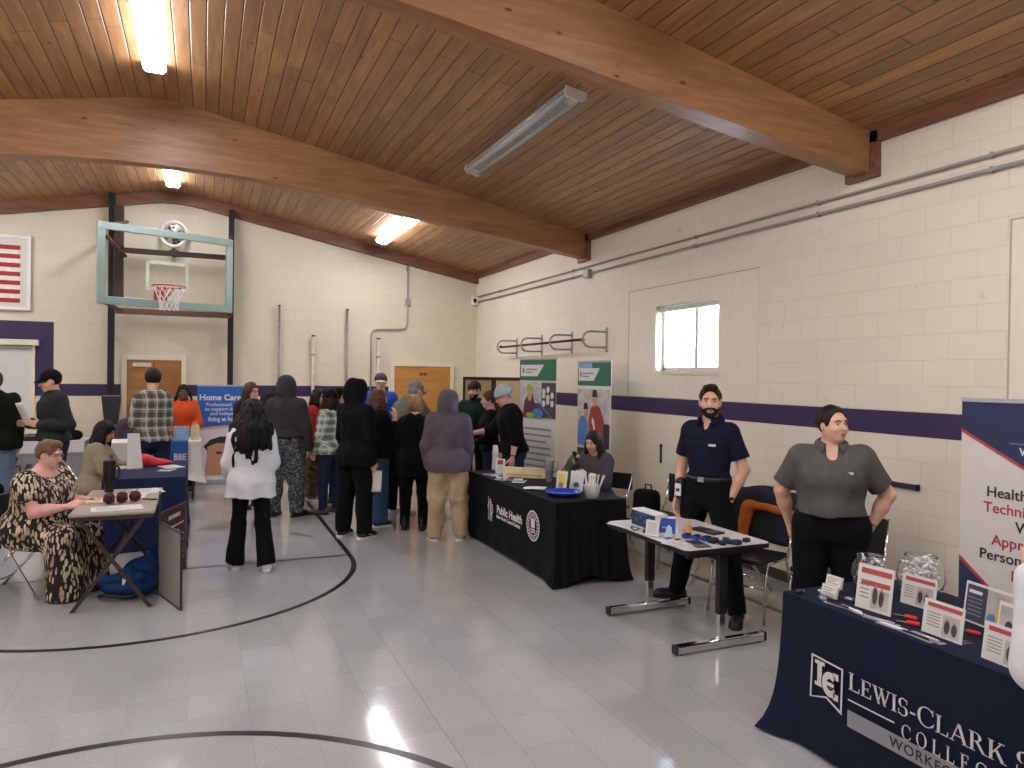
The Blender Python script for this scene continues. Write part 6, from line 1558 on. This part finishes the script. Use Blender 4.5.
# loudspeaker
t = thing('loudspeaker', 'black loudspeaker on a stand by the left hoop post', 'loudspeaker', (-1.32, 12.84, 0))
B().poly([(-.13, -.12, 1.46), (.13, -.12, 1.46), (.085, -.12, 1.02), (-.085, -.12, 1.02)], ext=(0, .2, 0)).out('cabinet', m_blackplastic, t); B().poly([(-.115, -.125, 1.44), (.115, -.125, 1.44), (.075, -.125, 1.04), (-.075, -.125, 1.04)], ext=(0, .006, 0)).out('grille', M('grille_mesh', '#262628', .7, bump=.4, bscale=300), t)
B().tube([(0, 0, .1), (0, 0, 1.05)], .018).out('pole', m_black, t)
for k in range(3): a = k*2*PI/3+.5; B().tube([(0, 0, .5), (.2*math.cos(a), .2*math.sin(a), .012)], .011).out('leg', m_black, t)
B().box((-.13, -.12, 1.455), (.13, .08, 1.475), .004).out('top_plate', M('grey_plate', '#6c6c6a', .5), t)
# speck and tape on the floor
struct(B().poly([(.93, 8.66, .0015), (1.145, 8.335, .0015), (1.175, 8.345, .0015), (.955, 8.675, .0015)]).out('floor_tape', m_line, floor))

# --- garments left on chairs
def lump(name, label, cat, loc, rot, build, mat, h=.012, parts=None, pad=.6):
    t = thing(name, label, cat, loc, rot); g = G((-pad, -pad, -.02), (pad, pad, 1.3), h); build(g); g.mesh('cloth', mat, t)
    if parts: parts(t)
    return t
F_ORLIN = fabric('orange_lining', '#b5622f', .8)
def bd(g):
    g.box((0, -.31, .72), (.27, .055, .22), None, .05); g.cone((-.23, -.30, .86), (.23, -.30, .87), .055, .06, .05); g.ell((0, -.30, .91), (.17, .065, .06), None, .05)
    g.cone((.25, -.29, .84), (.31, -.24, .30), .065, .045, .04); g.cone((-.26, -.29, .84), (-.29, -.24, .38), .06, .045, .04); g.cone((.12, -.36, .6), (.18, -.38, .28), .07, .03, .04); g.folds(.008, 6, (16, 40), .4)
def lining(t):
    g = G((-.4, -.4, .3), (.4, .1, 1.0), .011); g.cone((-.23, -.245, .79), (.14, -.238, .81), .032, .04, .01); g.cone((.15, -.235, .79), (.21, -.18, .36), .056, .045, .01); g.cone((.12, -.238, .81), (.17, -.236, .76), .04, .048, .01); g.folds(.004, 2, (30, 60), 1); g.mesh('lining', F_ORLIN, t)
lump('jacket', 'dark grey jacket with orange lining hung over a chrome chair', 'jacket', (4.06, 4.50, 0), 112, bd, fabric('charcoal_jacket', '#2d3036', .85), parts=lining)
def bd2(g):
    g.box((0, -.29, .70), (.25, .05, .2), None, .05); g.ell((0, -.28, .86), (.2, .07, .07), None, .06); g.cone((.2, -.28, .8), (.27, -.22, .4), .06, .045, .04); g.cone((-.2, -.28, .8), (-.26, -.22, .42), .06, .045, .04); g.folds(.008, 9, (16, 40), .5)
def slv(t): B().tube([(-.1, -.24, .84), (0, -.22, .80), (.1, -.24, .84)], .02, 8).out('collar', M('dark_collar', '#3a3a3c', .9), t, smooth=True)
lump('jacket', 'grey jacket over a chair behind the white clothed table', 'jacket', (-.98, 12.42, 0.2), 180, bd2, F_GREYSW, parts=slv)
lump('coat', 'black coat over the folding chair of the woman in the leaf dress', 'coat', (-1.47, 7.13, 0), -113, lambda g: (g.box((0, -.29, .60), (.27, .06, .26), None, .06), g.ell((0, -.28, .84), (.22, .07, .06), None, .05), g.cone((-.22, -.3, .8), (-.27, -.33, .3), .07, .06, .05), g.cone((.22, -.3, .8), (.26, -.33, .3), .07, .06, .05), g.folds(.008, 9, (16, 40), .5)), F_BLACK, parts=slv)
lump('green_jacket', 'green jacket over the folding chair behind the steel tumbler', 'jacket', (3.99, 7.85, -.02), 80, bd2, fabric('leaf_green_jacket', '#4f7d3f', .85), parts=slv)
lump('backpack', 'black backpack hung on the chair of the woman with the phone', 'backpack', (4.12, 6.32, 0), 100, lambda g: (g.box((0, -.2, .50), (.15, .09, .19), None, .07), g.ell((0, -.16, .45), (.13, .08, .12), None, .05), g.folds(.004, 3)), F_BLACK, parts=lambda t: B().tube([(-.05, -.22, .67), (-.04, -.22, .735), (.04, -.22, .735), (.05, -.22, .67)], .009, 8).out('handle', m_leather, t, smooth=True))

lump('black_bag', 'black bag standing on the floor behind the second candy jar', 'bag', (3.86, 2.72, 0), 80, lambda g: (g.box((0, 0, .30), (.20, .12, .30), None, .07), g.ell((-.1, .0, .58), (.1, .1, .06), None, .05), g.folds(.005, 3)), F_BLACK, parts=lambda t: B().tube([(-.1, 0, .58), (-.08, 0, .66), (.06, 0, .66), (.08, 0, .58)], .011, 8).out('handle', m_leather, t, smooth=True))
# ================================================================= the people in the hall
WLK = dict(style='short')
SH_BLK = dict(mat=m_leather); SIT_R = ((.10, 1, -.08), (.02, .08, -1)); SIT_L = ((-.10, 1, -.08), (-.02, .08, -1))
def beard(f, mat):
    s, HP, Rh = f.s, f.HP, f.Rh; g = G(f.hc-.2*s, f.hc+.2*s, .006)
    g.ell(HP(0, .022, -.032), np.array((.071, .0765, .0915))*s, Rh, .01); g.ell(HP(0, .064, -.094), np.array((.036, .031, .028))*s, Rh, .02)
    g.box(HP(0, .02, .052), np.array((.2, .2, .085))*s, Rh, 0, .012, 's'); g.ell(HP(0, .105, -.0), np.array((.05, .05, .04))*s, Rh, .01, 's')
    g.ell(HP(0, .10, -.062), np.array((.027, .03, .013))*s, Rh, .006, 's'); g.box(HP(0, -.09, -.05), np.array((.2, .085, .2))*s, Rh, 0, .01, 's')
    g.cone(HP(-.026, .088, -.05), HP(0, .098, -.041), .007*s, .008*s, .006); g.cone(HP(.026, .088, -.05), HP(0, .098, -.041), .007*s, .008*s, .006)
    return g.mesh('beard', mat, f.root)
def chest_logo(f, x, z, w_, h_, mat, name='logo', fat=1.0, y=.128):
    m_ = Matrix((tuple(f.Rt[:, 0]), tuple(f.Rt[:, 2]), tuple(-f.Rt[:, 1]))).transposed().to_4x4()
    m_.translation = f.P+f.Rt @ np.array((x, y*fat, z))*f.s
    return shape2d([rect(-w_/2, -h_/2, w_/2, h_/2)], mat, f.root, m_, name, -.002)

# 1 navy polo man
def ex(f):
    beard(f, HR_DKBR); s = f.s
    chest_logo(f, -.085, .345, .06, .018, m_print, y=.139)
    w_ = f.wr[-1]; d = f.hd[-1][0]
    B().tube([tuple(w_-d*.035), tuple(w_-d*.012)], .034, 14).out('watch_strap', m_blackplastic, f.root, smooth=True)
    g = G(f.hip[1]-.25, f.hip[1]+.25, .008); c = f.hip[1]+np.array((.125, .05, .02)); g.box(c, (.035, .045, .09), None, .03); g.mesh('hip_pouch', m_blackplastic, f.root)
    b = B().box((c[0]-.03, c[1]+.046, c[2]-.055), (c[0]+.025, c[1]+.052, c[2]+.045), .004).out('badge', m_card, f.root)
    B().box((c[0]-.018, c[1]+.052, c[2]-.02), (c[0]+.012, c[1]+.054, c[2]+.005)).out('badge_photo', m_pdark, b)
person('bearded man in navy polo shirt and black trousers behind the white laminate table', (3.75, 4.65), 206, 1.87, fat=1.0, head=(26, -2, 0),
       R=((.20, -.10, -1), (.06, .16, -1)), L=((-.27, -.12, -1), (.34, .30, -1), (.12, .0, -1), (.9, .2, 0)), legR=((.27, -.14, -1), (.27, -.12, -1)), legL=((-.27, .20, -1), (-.24, .12, -1)), footR=58, footL=-18,
       top=dict(mat=F_NAVY, hem=.075, sleeve=.36, loose=.014, collar=F_NAVY, vneck=.5, amp=.003), pants=dict(mat=F_BLKPANT, belt=True, loose=.02, rise=.12), shoes=dict(mat=m_leather, boot=True), hair=dict(style='short', mat=HR_DKBR, quiff=True, vol=.006), extra=ex, h=.0076, seed=1)

# 2 grey polo woman
def ex(f):
    chest_logo(f, -.085, .36, .075, .014, m_print, fat=1.3, y=.138)
    w_ = f.wr[-1]; d = f.hd[-1][0]; B().tube([tuple(w_-d*.03), tuple(w_-d*.016)], .033, 14).out('bracelet', m_darkbar, f.root, smooth=True)
    B().ell(tuple(f.HP(0, .0935, -.060)), (.015*f.s, .006, .006*f.s), 12, 8).out('open_mouth', m_mouth, f.root, smooth=True)
person('woman in grey polo shirt looking aside with hands behind her hips', (3.80, 3.48), 226, 1.71, True, fat=1.30, head=(36, 2, 0),
       R=((.40, -.34, -1), (-.22, -.30, -1)), L=((-.62, -.30, -1), (.42, -.02, -1), (.3, .1, -1), (.9, -.2, 0)), shoulder=.182,
       top=dict(mat=F_GREYPOLO, hem=.065, sleeve=.40, loose=.016, collar=F_GREYPOLO, vneck=.85, belly=1.1, amp=.004), pants=dict(mat=F_BLKPANT, loose=.02), shoes=SH_BLK, hair=dict(style='bun', mat=HR_DKBR), extra=ex, h=.0076, seed=2)

# 3 seated woman with phone
fW = person('seated woman with long dark hair and grey sweater holding a phone', (3.97, 6.80), 212, 1.62, True, fat=1.05, lean=6, head=(-6, -10, 0), sit=.56,
       R=((.10, .55, -.8), (-.30, .55, .75), (-.25, .5, .8), (-.6, .1, .1)), L=((-.15, .5, -.85), (.45, .75, .35)), legR=SIT_R, legL=SIT_L,
       top=dict(mat=F_GREYSW, hem=-.06, loose=.022, name='sweater', hood='down'), pants=dict(mat=F_JEANDK), shoes=SH_BLK, hair=dict(style='long', mat=HR_DKBR, len=.38, span=1.85), seed=3)
pw_ = wpt(fW, fW.wr[1]+fW.hd[1][0]*.10+np.array((-.03, .02, .0))*1)
ph_ = thing('phone', 'black phone held up by the seated woman', 'phone', tuple(pw_), (math.radians(65), 0, math.radians(30)))
B().box((-.037, -.075, -.005), (.037, .075, .005), .004).out('body', m_blackplastic, ph_)
B().box((-.034, -.07, .005), (.034, .07, .0062)).out('screen', M('dark_screen', '#20252c', .1), ph_)
B().box((-.03, .045, -.0075), (-.008, .068, -.005), .002).out('camera_bump', m_leather, ph_)

# 4 man in black fleece
def ex(f):
    glasses(f); w_ = f.wr[-1]; d = f.hd[-1][0]; B().tube([tuple(w_-d*.03), tuple(w_-d*.015)], .031, 14).out('watch_strap', m_blackplastic, f.root, smooth=True); chest_logo(f, -.09, .36, .05, .012, m_greyprint, y=.142)
    beanie(f, M('pale_grey_knit', '#a9b0b4', .95))
person('grey capped man in black fleece reaching across the black table end', (3.60, 8.26), 172, 1.78, fat=1.12, lean=8, head=(0, -18, 0),
       R=((.12, .55, -.8), (-.05, 1, -.12)), L=((-.14, -.08, -1), (-.08, .18, -1)), skin=SK_PINK,
       top=dict(mat=F_BLACK, hem=-.05, sleeve=.62, loose=.028, cuff=False, name='fleece', neck=.53), pants=dict(mat=F_JEANDK, loose=.018), shoes=SH_BLK, hair=dict(style='short', mat=HR_GREY), extra=ex, seed=4)

# 5 mauve hoodie, cargo trousers
def ex(f):
    for k in (1, -1):
        c = f.hip[k]+(f.knee[k]-f.hip[k])*.72+np.array((k*.128, -.015, 0)); R_ = _frame(f.knee[k]-f.hip[k]); g = G(c-.2, c+.2, .009)
        g.box(c, (.022, .075, .095), None, .012); g.box(c+np.array((k*.006, 0, .06)), (.024, .08, .035), None, .01, .004); g.folds(.002, 5); g.mesh('cargo_pocket', F_KHAKI, f.root)
person('person in mauve hoodie with hood up and khaki cargo trousers, seen from behind', (2.55, 7.70), 66, 1.70, fat=1.12, head=(-34, -6, 0),
       R=((.10, .12, -1), (.0, .55, -.85)), L=((-.16, -.02, -1), (.04, .35, -1)), legR=((.10, .02, -1), (.06, .0, -1)), legL=((-.06, .0, -1), (-.06, -.04, -1)), footR=20, footL=-25,
       top=dict(mat=F_MAUVE, hem=-.13, loose=.036, hood='up', name='hoodie', amp=.006), pants=dict(mat=F_KHAKI, loose=.036, amp=.009, flare=.006), shoes=dict(mat=M('tan_sneaker', '#8d8468', .7), sole=m_sole), seed=5, faced=False)

# 6 black hoodie with a paper
fN = person('person all in black with hood up and white striped sneakers, holding a paper', (1.60, 8.17), 32, 1.82, head=(-6, -6, 0),
       R=((.09, .02, -1), (.0, .22, -1), (.0, .15, -1), (-.9, .4, 0)), L=((-.08, .05, -1), (.03, .3, -1)), legR=((.05, .06, -1), (.02, .0, -1)), legL=((-.07, -.04, -1), (-.05, -.06, -1)), footR=5, footL=-14,
       top=dict(mat=F_BLACK, hem=-.15, loose=.034, hood='up', name='hoodie', amp=.005), pants=dict(mat=F_BLKPANT, loose=.028, flare=.012, amp=.004), shoes=dict(mat=m_leather, sole=m_sole, stripe=True), seed=6, faced=False)
p_ = wpt(fN, fN.wr[1]+fN.hd[1][0]*.15+np.array((-.01, .02, -.09)))
sheet('paper', 'white paper in the hand of the person in black', p_, .17, .24, (.9, -.42, .0), (.32, .1, 1), bend=.008, lines=False)

# 7 auburn haired woman
fO = person('woman with long auburn hair, black top and wide jeans, hand at her mouth', (1.97, 8.74), 12, 1.70, True, head=(-5, -4, 0),
       R=((.22, .45, -.85), (-.30, .22, .92), (-.35, .15, .9), (-.8, -.2, .2)), L=((-.15, .35, -.9), (.45, .85, .0)), legR=((.02, .03, -1), (.0, -.02, -1)), legL=((-.03, .08, -1), (-.02, -.06, -1)),
       top=dict(mat=F_BLACK, hem=-.07, loose=.03, name='sweater', sleeve=.8, cuff=False, amp=.005), pants=dict(mat=F_JEAN, loose=.03, flare=.03), shoes=dict(mat=m_leather, sole=m_sole), hair=dict(style='long', mat=HR_AUB, len=.32, vol=.016), seed=7)

# 8 blue jersey
def ex(f):
    cap(f, M('maroon_cap', '#4a2c38', .8), M('pale_cap_brim', '#cfc7c4', .8)); chest_logo(f, .02, .30, .15, .10, m_print, 'jersey_number', y=.140)
person('person in royal blue jersey and maroon cap standing before the plain door', (2.58, 11.2), 252, 1.90, fat=1.03, head=(3, -3, 0), R=((.22, .1, -1), (-.2, .5, -.8)), L=((-.22, .1, -1), (.2, .5, -.8)),
       top=dict(mat=F_BLUEJ, hem=-.08, loose=.03, name='jersey', amp=.004), pants=dict(mat=F_BLKPANT), shoes=dict(mat=F_WHITE, sole=m_sole), hair=dict(style='short', mat=HR_BROWN), extra=ex, h=.0105, seed=8)

# 9 olive jacket, bending
def ex(f): glasses(f); cap(f, M('grey_patterned_cap', '#7c776c', .9, var=.5, scale=30), flip=0)
person('person in olive jacket and grey cap bending over behind the curly haired person', (2.45, 9.32), 30, 1.86, fat=1.1, lean=26, hips=-.06, head=(-8, 10, 0), skin=SK_PINK, R=((.15, .6, -.8), (-.1, .8, -.4)), L=((-.15, .5, -.85), (.1, .8, -.4)),
       top=dict(mat=F_OLIVE, hem=-.10, loose=.035, hood='down', name='jacket', amp=.005), pants=dict(mat=F_BLKPANT, loose=.02), shoes=dict(mat=F_WHITE, sole=m_sole), hair=dict(style='short', mat=HR_GREY), extra=ex, h=.0105, seed=9)

# 10 curly strawberry hair
person('person with curly strawberry hair in a long black hooded coat, seen from behind', (2.36, 8.38), 68, 1.62, True, fat=1.05, head=(-15, -6, 0), R=((.18, .1, -1), (-.1, .55, -.8)), L=((-.18, .1, -1), (.1, .5, -.8)), legR=((.02, -.02, -1), (.0, -.08, -1)),
       top=dict(mat=F_BLACK, hem=-.24, loose=.034, hood='down', name='coat', amp=.005, flare=.015, bust=False), pants=dict(mat=F_BLKPANT, loose=.012), shoes=dict(mat=m_leather, boot=True), hair=dict(style='curls', mat=HR_STRAW, vol=.024), seed=10, faced=False)

# 11 charcoal hoodie, camo trousers
person('person in charcoal hoodie with hood up and grey camouflage trousers', (1.0, 9.7), 70, 1.83, fat=1.05, head=(-22, -4, 0), R=((.16, .05, -1), (.12, .18, -1), (.1, .2, -1), (-.8, .5, 0)), L=((-.12, .08, -1), (.1, .6, -.8)), legR=((.07, .0, -1), (.05, -.03, -1)), legL=((-.08, .02, -1), (-.04, -.02, -1)), footR=38, footL=8,
       top=dict(mat=F_CHAR, hem=.05, loose=.034, hood='up', name='hoodie', amp=.005), pants=dict(mat=F_CAMO, loose=.040, amp=.008, flare=.0), shoes=SH_BLK, seed=11, faced=False)

# 12 girl in white sweatshirt
person('girl with long curly black hair in a white sweatshirt and black flared trousers', (.43, 7.17), 92, 1.61, True, fat=1.0, head=(4, -4, 0), R=((.08, .12, -1), (-.05, .55, -.8)), L=((-.13, .20, -.95), (-.02, .75, -.45)), legR=((.03, -.10, -1), (.09, -.22, -1)), legL=((-.04, .16, -1), (-.10, .06, -1)), footR=8, footL=-10,
       top=dict(mat=F_WHITE, hem=-.185, loose=.05, name='sweatshirt', amp=.006, bust=False, flare=.012), pants=dict(mat=F_BLKPANT, loose=.008, flare=.035, amp=.004), shoes=dict(mat=F_WHITE, sole=m_sole), hair=dict(style='curly_long', mat=HR_BLACK, len=.47, width=1.5, vol=.034), seed=12, faced=False)

# 13 glasses, brown bob
def ex(f): glasses(f)
person('person with brown bobbed hair and glasses in a dark brown hooded jacket', (.60, 10.5), 305, 1.75, head=(2, -6, 0), R=((.18, .2, -1), (-.1, .6, -.7)), L=((-.18, .2, -1), (.1, .6, -.7)), skin=SK_PINK,
       top=dict(mat=F_BRJ, hem=-.08, loose=.03, hood='down', name='jacket'), pants=dict(mat=F_JEANDK), shoes=SH_BLK, hair=dict(style='bob', mat=HR_BROWN, vol=.010), extra=ex, h=.0105, seed=13)

# 14 patterned top
person('dark haired person in a speckled olive top behind the charcoal hoodie', (.86, 11.1), 345, 1.62, True, head=(0, -12, 0), top=dict(mat=F_CAMOGR, hem=-.08, loose=.02), pants=dict(mat=F_BLKPANT), shoes=SH_BLK, hair=dict(style='long', mat=HR_BLACK, len=.34), h=.0115, seed=14)

# 15 red top
person('person in red top and brown camouflage trousers with long black hair', (1.56, 10.9), 322, 1.66, True, fat=1.05, head=(-8, -6, 0), R=((.18, .1, -1), (.0, .4, -.9)), L=((-.2, .1, -1), (.1, .5, -.8)), top=dict(mat=F_RED, hem=-.02, loose=.024), pants=dict(mat=F_CAMOBR, loose=.05, amp=.008, flare=.012), shoes=dict(mat=M('grey_sneaker', '#8f8c86', .7), sole=m_sole), hair=dict(style='long', mat=HR_BLACK, len=.36), h=.0115, seed=15)

# 16 flannel
def ex(f): beanie(f, F_BLACK)
person('person in black beanie and green white flannel shirt with dark jeans', (1.57, 9.70), 128, 1.66, True, head=(8, -6, 0), R=((.08, .15, -1), (.0, .3, -1)), L=((-.08, .15, -1), (.05, .4, -.9)), legL=((-.03, .06, -1), (-.02, .0, -1)), footL=-25,
       top=dict(mat=F_FLANNEL, hem=-.10, loose=.026, name='shirt', bust=False, amp=.004), pants=dict(mat=F_JEANDK, loose=.012), shoes=dict(mat=M('brown_boot', '#54412f', .7), boot=True), hair=dict(style='long', mat=HR_DKBR, len=.3), extra=ex, h=.0105, seed=16, faced=False)

# 17 dark cap, mostly hidden
def ex(f): cap(f, F_BLACK)
person('person in black shirt and cap, mostly hidden behind the person all in black', (1.79, 10.4), 20, 1.68, head=(0, -4, 0), top=dict(mat=F_BLACK, hem=-.06, loose=.02, neck=.47), pants=dict(mat=F_BLKPANT), shoes=SH_BLK, hair=dict(style='short', mat=HR_BLACK), extra=ex, h=.0115, seed=17, skin=SK_PINK)

# 18 green jacket
person('man in dark green jacket and dark red cap behind the mauve hoodie', (3.66, 9.84), 226, 1.80, fat=1.05, head=(0, -8, 0), R=((.2, .25, -1), (-.2, .7, -.6)), L=((-.2, .25, -1), (.2, .7, -.6)),
       top=dict(mat=F_GREENJ, hem=-.06, loose=.026, name='jacket', neck=.53), pants=dict(mat=F_BLKPANT), shoes=SH_BLK, hair=dict(style='short', mat=HR_BLACK), extra=lambda f: (cap(f, M('red_black_cap', '#3a1719', .85), flip=180), beard(f, HR_BLACK)), h=.0105, seed=18)

# 19 woman between
person('brown haired woman in dark top between the green jacket and the black fleece', (3.63, 9.14), 168, 1.68, True, head=(0, -6, 0), skin=SK_PINK, R=((.15, .3, -.95), (-.1, .9, -.3)), L=((-.15, .2, -1), (.1, .8, -.5)),
       top=dict(mat=F_BLACK, hem=-.06, loose=.02), pants=dict(mat=F_JEANDK), shoes=SH_BLK, hair=dict(style='pony', mat=HR_BROWN, len=.3), h=.0105, seed=19)

# 20 plaid man
person('man in grey plaid shirt and dark jeans before the white clothed table, seen from behind', (-.58, 10.06), 92, 1.92, fat=.94, shoulder=.158, head=(-4, -8, 0), R=((.02, .12, -1), (-.3, .85, -.3)), L=((-.10, .05, -1), (.0, .75, -.25)),
       top=dict(mat=F_PLAID, hem=-.05, loose=.024, sleeve=.62, cuff=False, name='shirt', amp=.004, neck=.53), pants=dict(mat=F_JEANDK, loose=.016), shoes=SH_BLK, hair=dict(style='short', mat=HR_DKBR), seed=20, faced=False)

# 21 orange shirt
def ex(f):
    r = np.random.RandomState(3)
    for k in range(9):
        a = -1.9+3.8*k/8
        p = [f.HP(math.sin(a)*.085, -math.cos(a)*.095-.01, .03)]
        for j in range(1, 8): p.append(p[0]+np.array((math.sin(a)*.05*min(j, 3)/3+r.normal()*.006, -math.cos(a)*.02*min(j, 3)/3+.01*(abs(a) > 1.5)*j/3, -.052*j)))
        B().tube([tuple(q) for q in p], [.011]*7+[.005], 6).out('braid', HR_BLACK, f.root, smooth=True)
    chest_logo(f, .0, .33, .20, .028, m_pdark, 'shirt_print', y=.150)
person('woman with dark braids in an orange shirt behind the white clothed table', (-.28, 12.38), 262, 1.68, True, fat=1.08, head=(6, -6, 0), skin=SK_DARK, R=((.25, .2, -1), (-.3, .7, -.5)), L=((-.28, .15, -1), (.25, .7, -.5)),
       top=dict(mat=F_ORANGE, hem=-.08, loose=.03, amp=.004), pants=dict(mat=F_BLKPANT), shoes=SH_BLK, hair=dict(style='pony', mat=HR_BLACK, len=.35), extra=ex, h=.0105, seed=21)

# 22 seated tan shirt
person('seated woman with long dark hair in a tan shirt at the dark blue table', (-1.16, 9.42), -6, 1.62, True, fat=1.1, lean=10, head=(-10, -10, 0), sit=.56, R=((.15, .45, -.85), (-.1, 1, -.12)), L=((-.15, .5, -.8), (.1, 1, -.05)), legR=SIT_R, legL=SIT_L, skin=SK_TAN,
       top=dict(mat=F_TAN, hem=-.10, loose=.026, name='shirt', amp=.005), pants=dict(mat=F_BLKPANT), shoes=SH_BLK, hair=dict(style='long', mat=HR_BLACK, len=.50, vol=.022, width=1.4, span=1.9), seed=22)

# 23 seated woman in the leaf dress
def ex(f):
    s, P, Rt = f.s, f.P, f.Rt; glasses(f, m_steel)
    g = G(f.lo-np.array((.1, .1, 0)), f.hi+np.array((.1, .2, 0)), .0095)
    T_ = [(z*s, rx*s*f.fat, ry*s*f.fat, oy*s) for z, rx, ry, oy in TORSO if z <= .5]
    g.stack(P, Rt, T_, .026, .02)
    g.ell(P+np.array((0, -.02, -.03)), (.25, .225, .14), None, .08)
    for k in (1, -1):
        g.ell(P+Rt @ np.array((k*.09, .12, .26)), (.12, .10, .11), Rt, .08); g.ell(P+Rt @ np.array((k*.05, .13, .08)), (.17, .14, .13), Rt, .08)
        S_ = f.sh[k]; g.ell(S_, (.09, .09, .09), None, .04); g.cone(S_, S_+(f.el[k]-S_)*.62, .092, .088, .03, flat=True)
        g.cone(f.hip[k], f.knee[k], .15, .115, .08)
    # skirt falling from the knees to the floor
    kn = (f.knee[1]+f.knee[-1])/2
    for k in (1, -1): g.cone(f.knee[k]+np.array((0, -.02, 0)), np.array((f.knee[k][0]*1.1, f.knee[k][1]+.02, .05)), .115, .14, .06)
    g.stack((kn[0], kn[1]-.06, 0), np.eye(3), [(.025, .20, .165, .02), (.2, .20, .155, .01), (.42, .20, .14, 0), (.52, .19, .12, -.02)], 0, .05)
    g.ell(f.neck+Rt @ np.array((0, .04, .01)), (.085, .10, .055), Rt, .02, 's')
    g.folds(.006, 31, (16, 40), .35); g.box((0, 0, -.09), (3, 3, .1), op='s'); g.mesh('dress', F_LEAF, f.root)
    B().tube([tuple(f.HP(-.02, .06+.0, -.13)), tuple(f.HP(0, .03, -.14)), tuple(f.HP(.02, .06, -.13))], .002, 4).out('necklace', m_steel, f.root)
fC = person('seated woman in a black and cream leaf print dress with short hair and glasses', (-1.30, 7.04), -26, 1.60, True, fat=1.5, lean=14, head=(-4, 4, 0), sit=.565, shoulder=.16,
       R=((.14, .34, -.9), (-.30, 1, .16), (-.4, .9, .25), (-.6, -.2, -.6)), L=((-.10, .45, -.85), (.30, 1, .12), (.5, .8, .2), (.5, -.2, -.7)), legR=((.10, 1, -.12), (.0, .02, -1)), legL=((-.10, 1, -.12), (.0, .02, -1)), skin=SK_PINK,
       shoes=SH_BLK, hair=dict(style='short', mat=hairmat('hair_light_brown', '#6a4c33'), vol=.018, amp=.004, quiff=True), extra=ex, h=.008, seed=23)

# 24 far left man from behind
def ex(f):
    m_ = Matrix((tuple(-f.Rt[:, 0]), tuple(f.Rt[:, 2]), tuple(f.Rt[:, 1]))).transposed().to_4x4(); m_.translation = f.P+f.Rt @ np.array((0, -.172, .20))*f.s
    shape2d([rect(-.13, .12, .15, .128), rect(-.10, .085, .16, .095), rect(-.10, .0, .14, .01), rect(.135, .03, .15, .08)], m_print, f.root, m_, 'back_print', .004)
    shape2d([rect(-.09, .025, .12, .07)], m_greyprint, f.root, m_, 'back_print', .004)
person('man in black jacket with white back print and light jeans at the far left', (-2.36, 10.6), 100, 1.86, head=(10, -4, 0), fat=1.08, R=((.10, .05, -1), (.05, .3, -1)), L=((-.1, .05, -1), (-.05, .3, -1)),
       top=dict(mat=F_GREENBLK, hem=-.12, loose=.03, hood='down', name='jacket', amp=.005), pants=dict(mat=F_JEANLT, loose=.03), shoes=SH_BLK, hair=dict(style='short', mat=HR_BROWN), seed=24, faced=False)

# 25 man in cap with a paper
def ex(f): cap(f, F_BLACK)
fB = person('man in black cap and slate jacket reading a white paper at the far left', (-1.69, 10.33), 204, 1.88, fat=1.08, head=(-6, -12, 0), R=((.2, -.1, -1), (-.3, .9, .05)), L=((-.20, -.28, -1), (.28, .9, .0), (.2, .9, .2), (.8, .1, .3)),
       top=dict(mat=F_SLATE, hem=-.02, loose=.034, name='jacket', neck=.54, amp=.005), pants=dict(mat=F_JEANDK, loose=.02), shoes=SH_BLK, hair=dict(style='short', mat=HR_BLACK), extra=ex, seed=25)
p_ = wpt(fB, (fB.wr[1]+fB.wr[-1])/2+np.array((-.02, .12, .13)))
sheet('paper', 'white sheet read by the man in the black cap', p_, .22, .29, (.5, -.85, .1), (-.35, -.15, 1), bend=.015)

# 26 white sleeve at the right edge
fE = person('person in a white sweater at the right edge, forearm raised', (2.255, 1.03), 35, 1.66, True, head=(0, -5, 0), R=((.15, .2, -1), (0, .5, -.8)), L=((-.30, .18, -1), (-.05, .30, 1.0), (0, .3, 1), (.5, .8, 0)),
       top=dict(mat=F_WHITE, hem=-.08, loose=.028, sleeve=1.0, name='sweater', amp=.004), pants=dict(mat=F_BLKPANT), shoes=SH_BLK, hair=dict(style='bob', mat=HR_BROWN), seed=26, h=.0078, handL=dict(curl=.6))
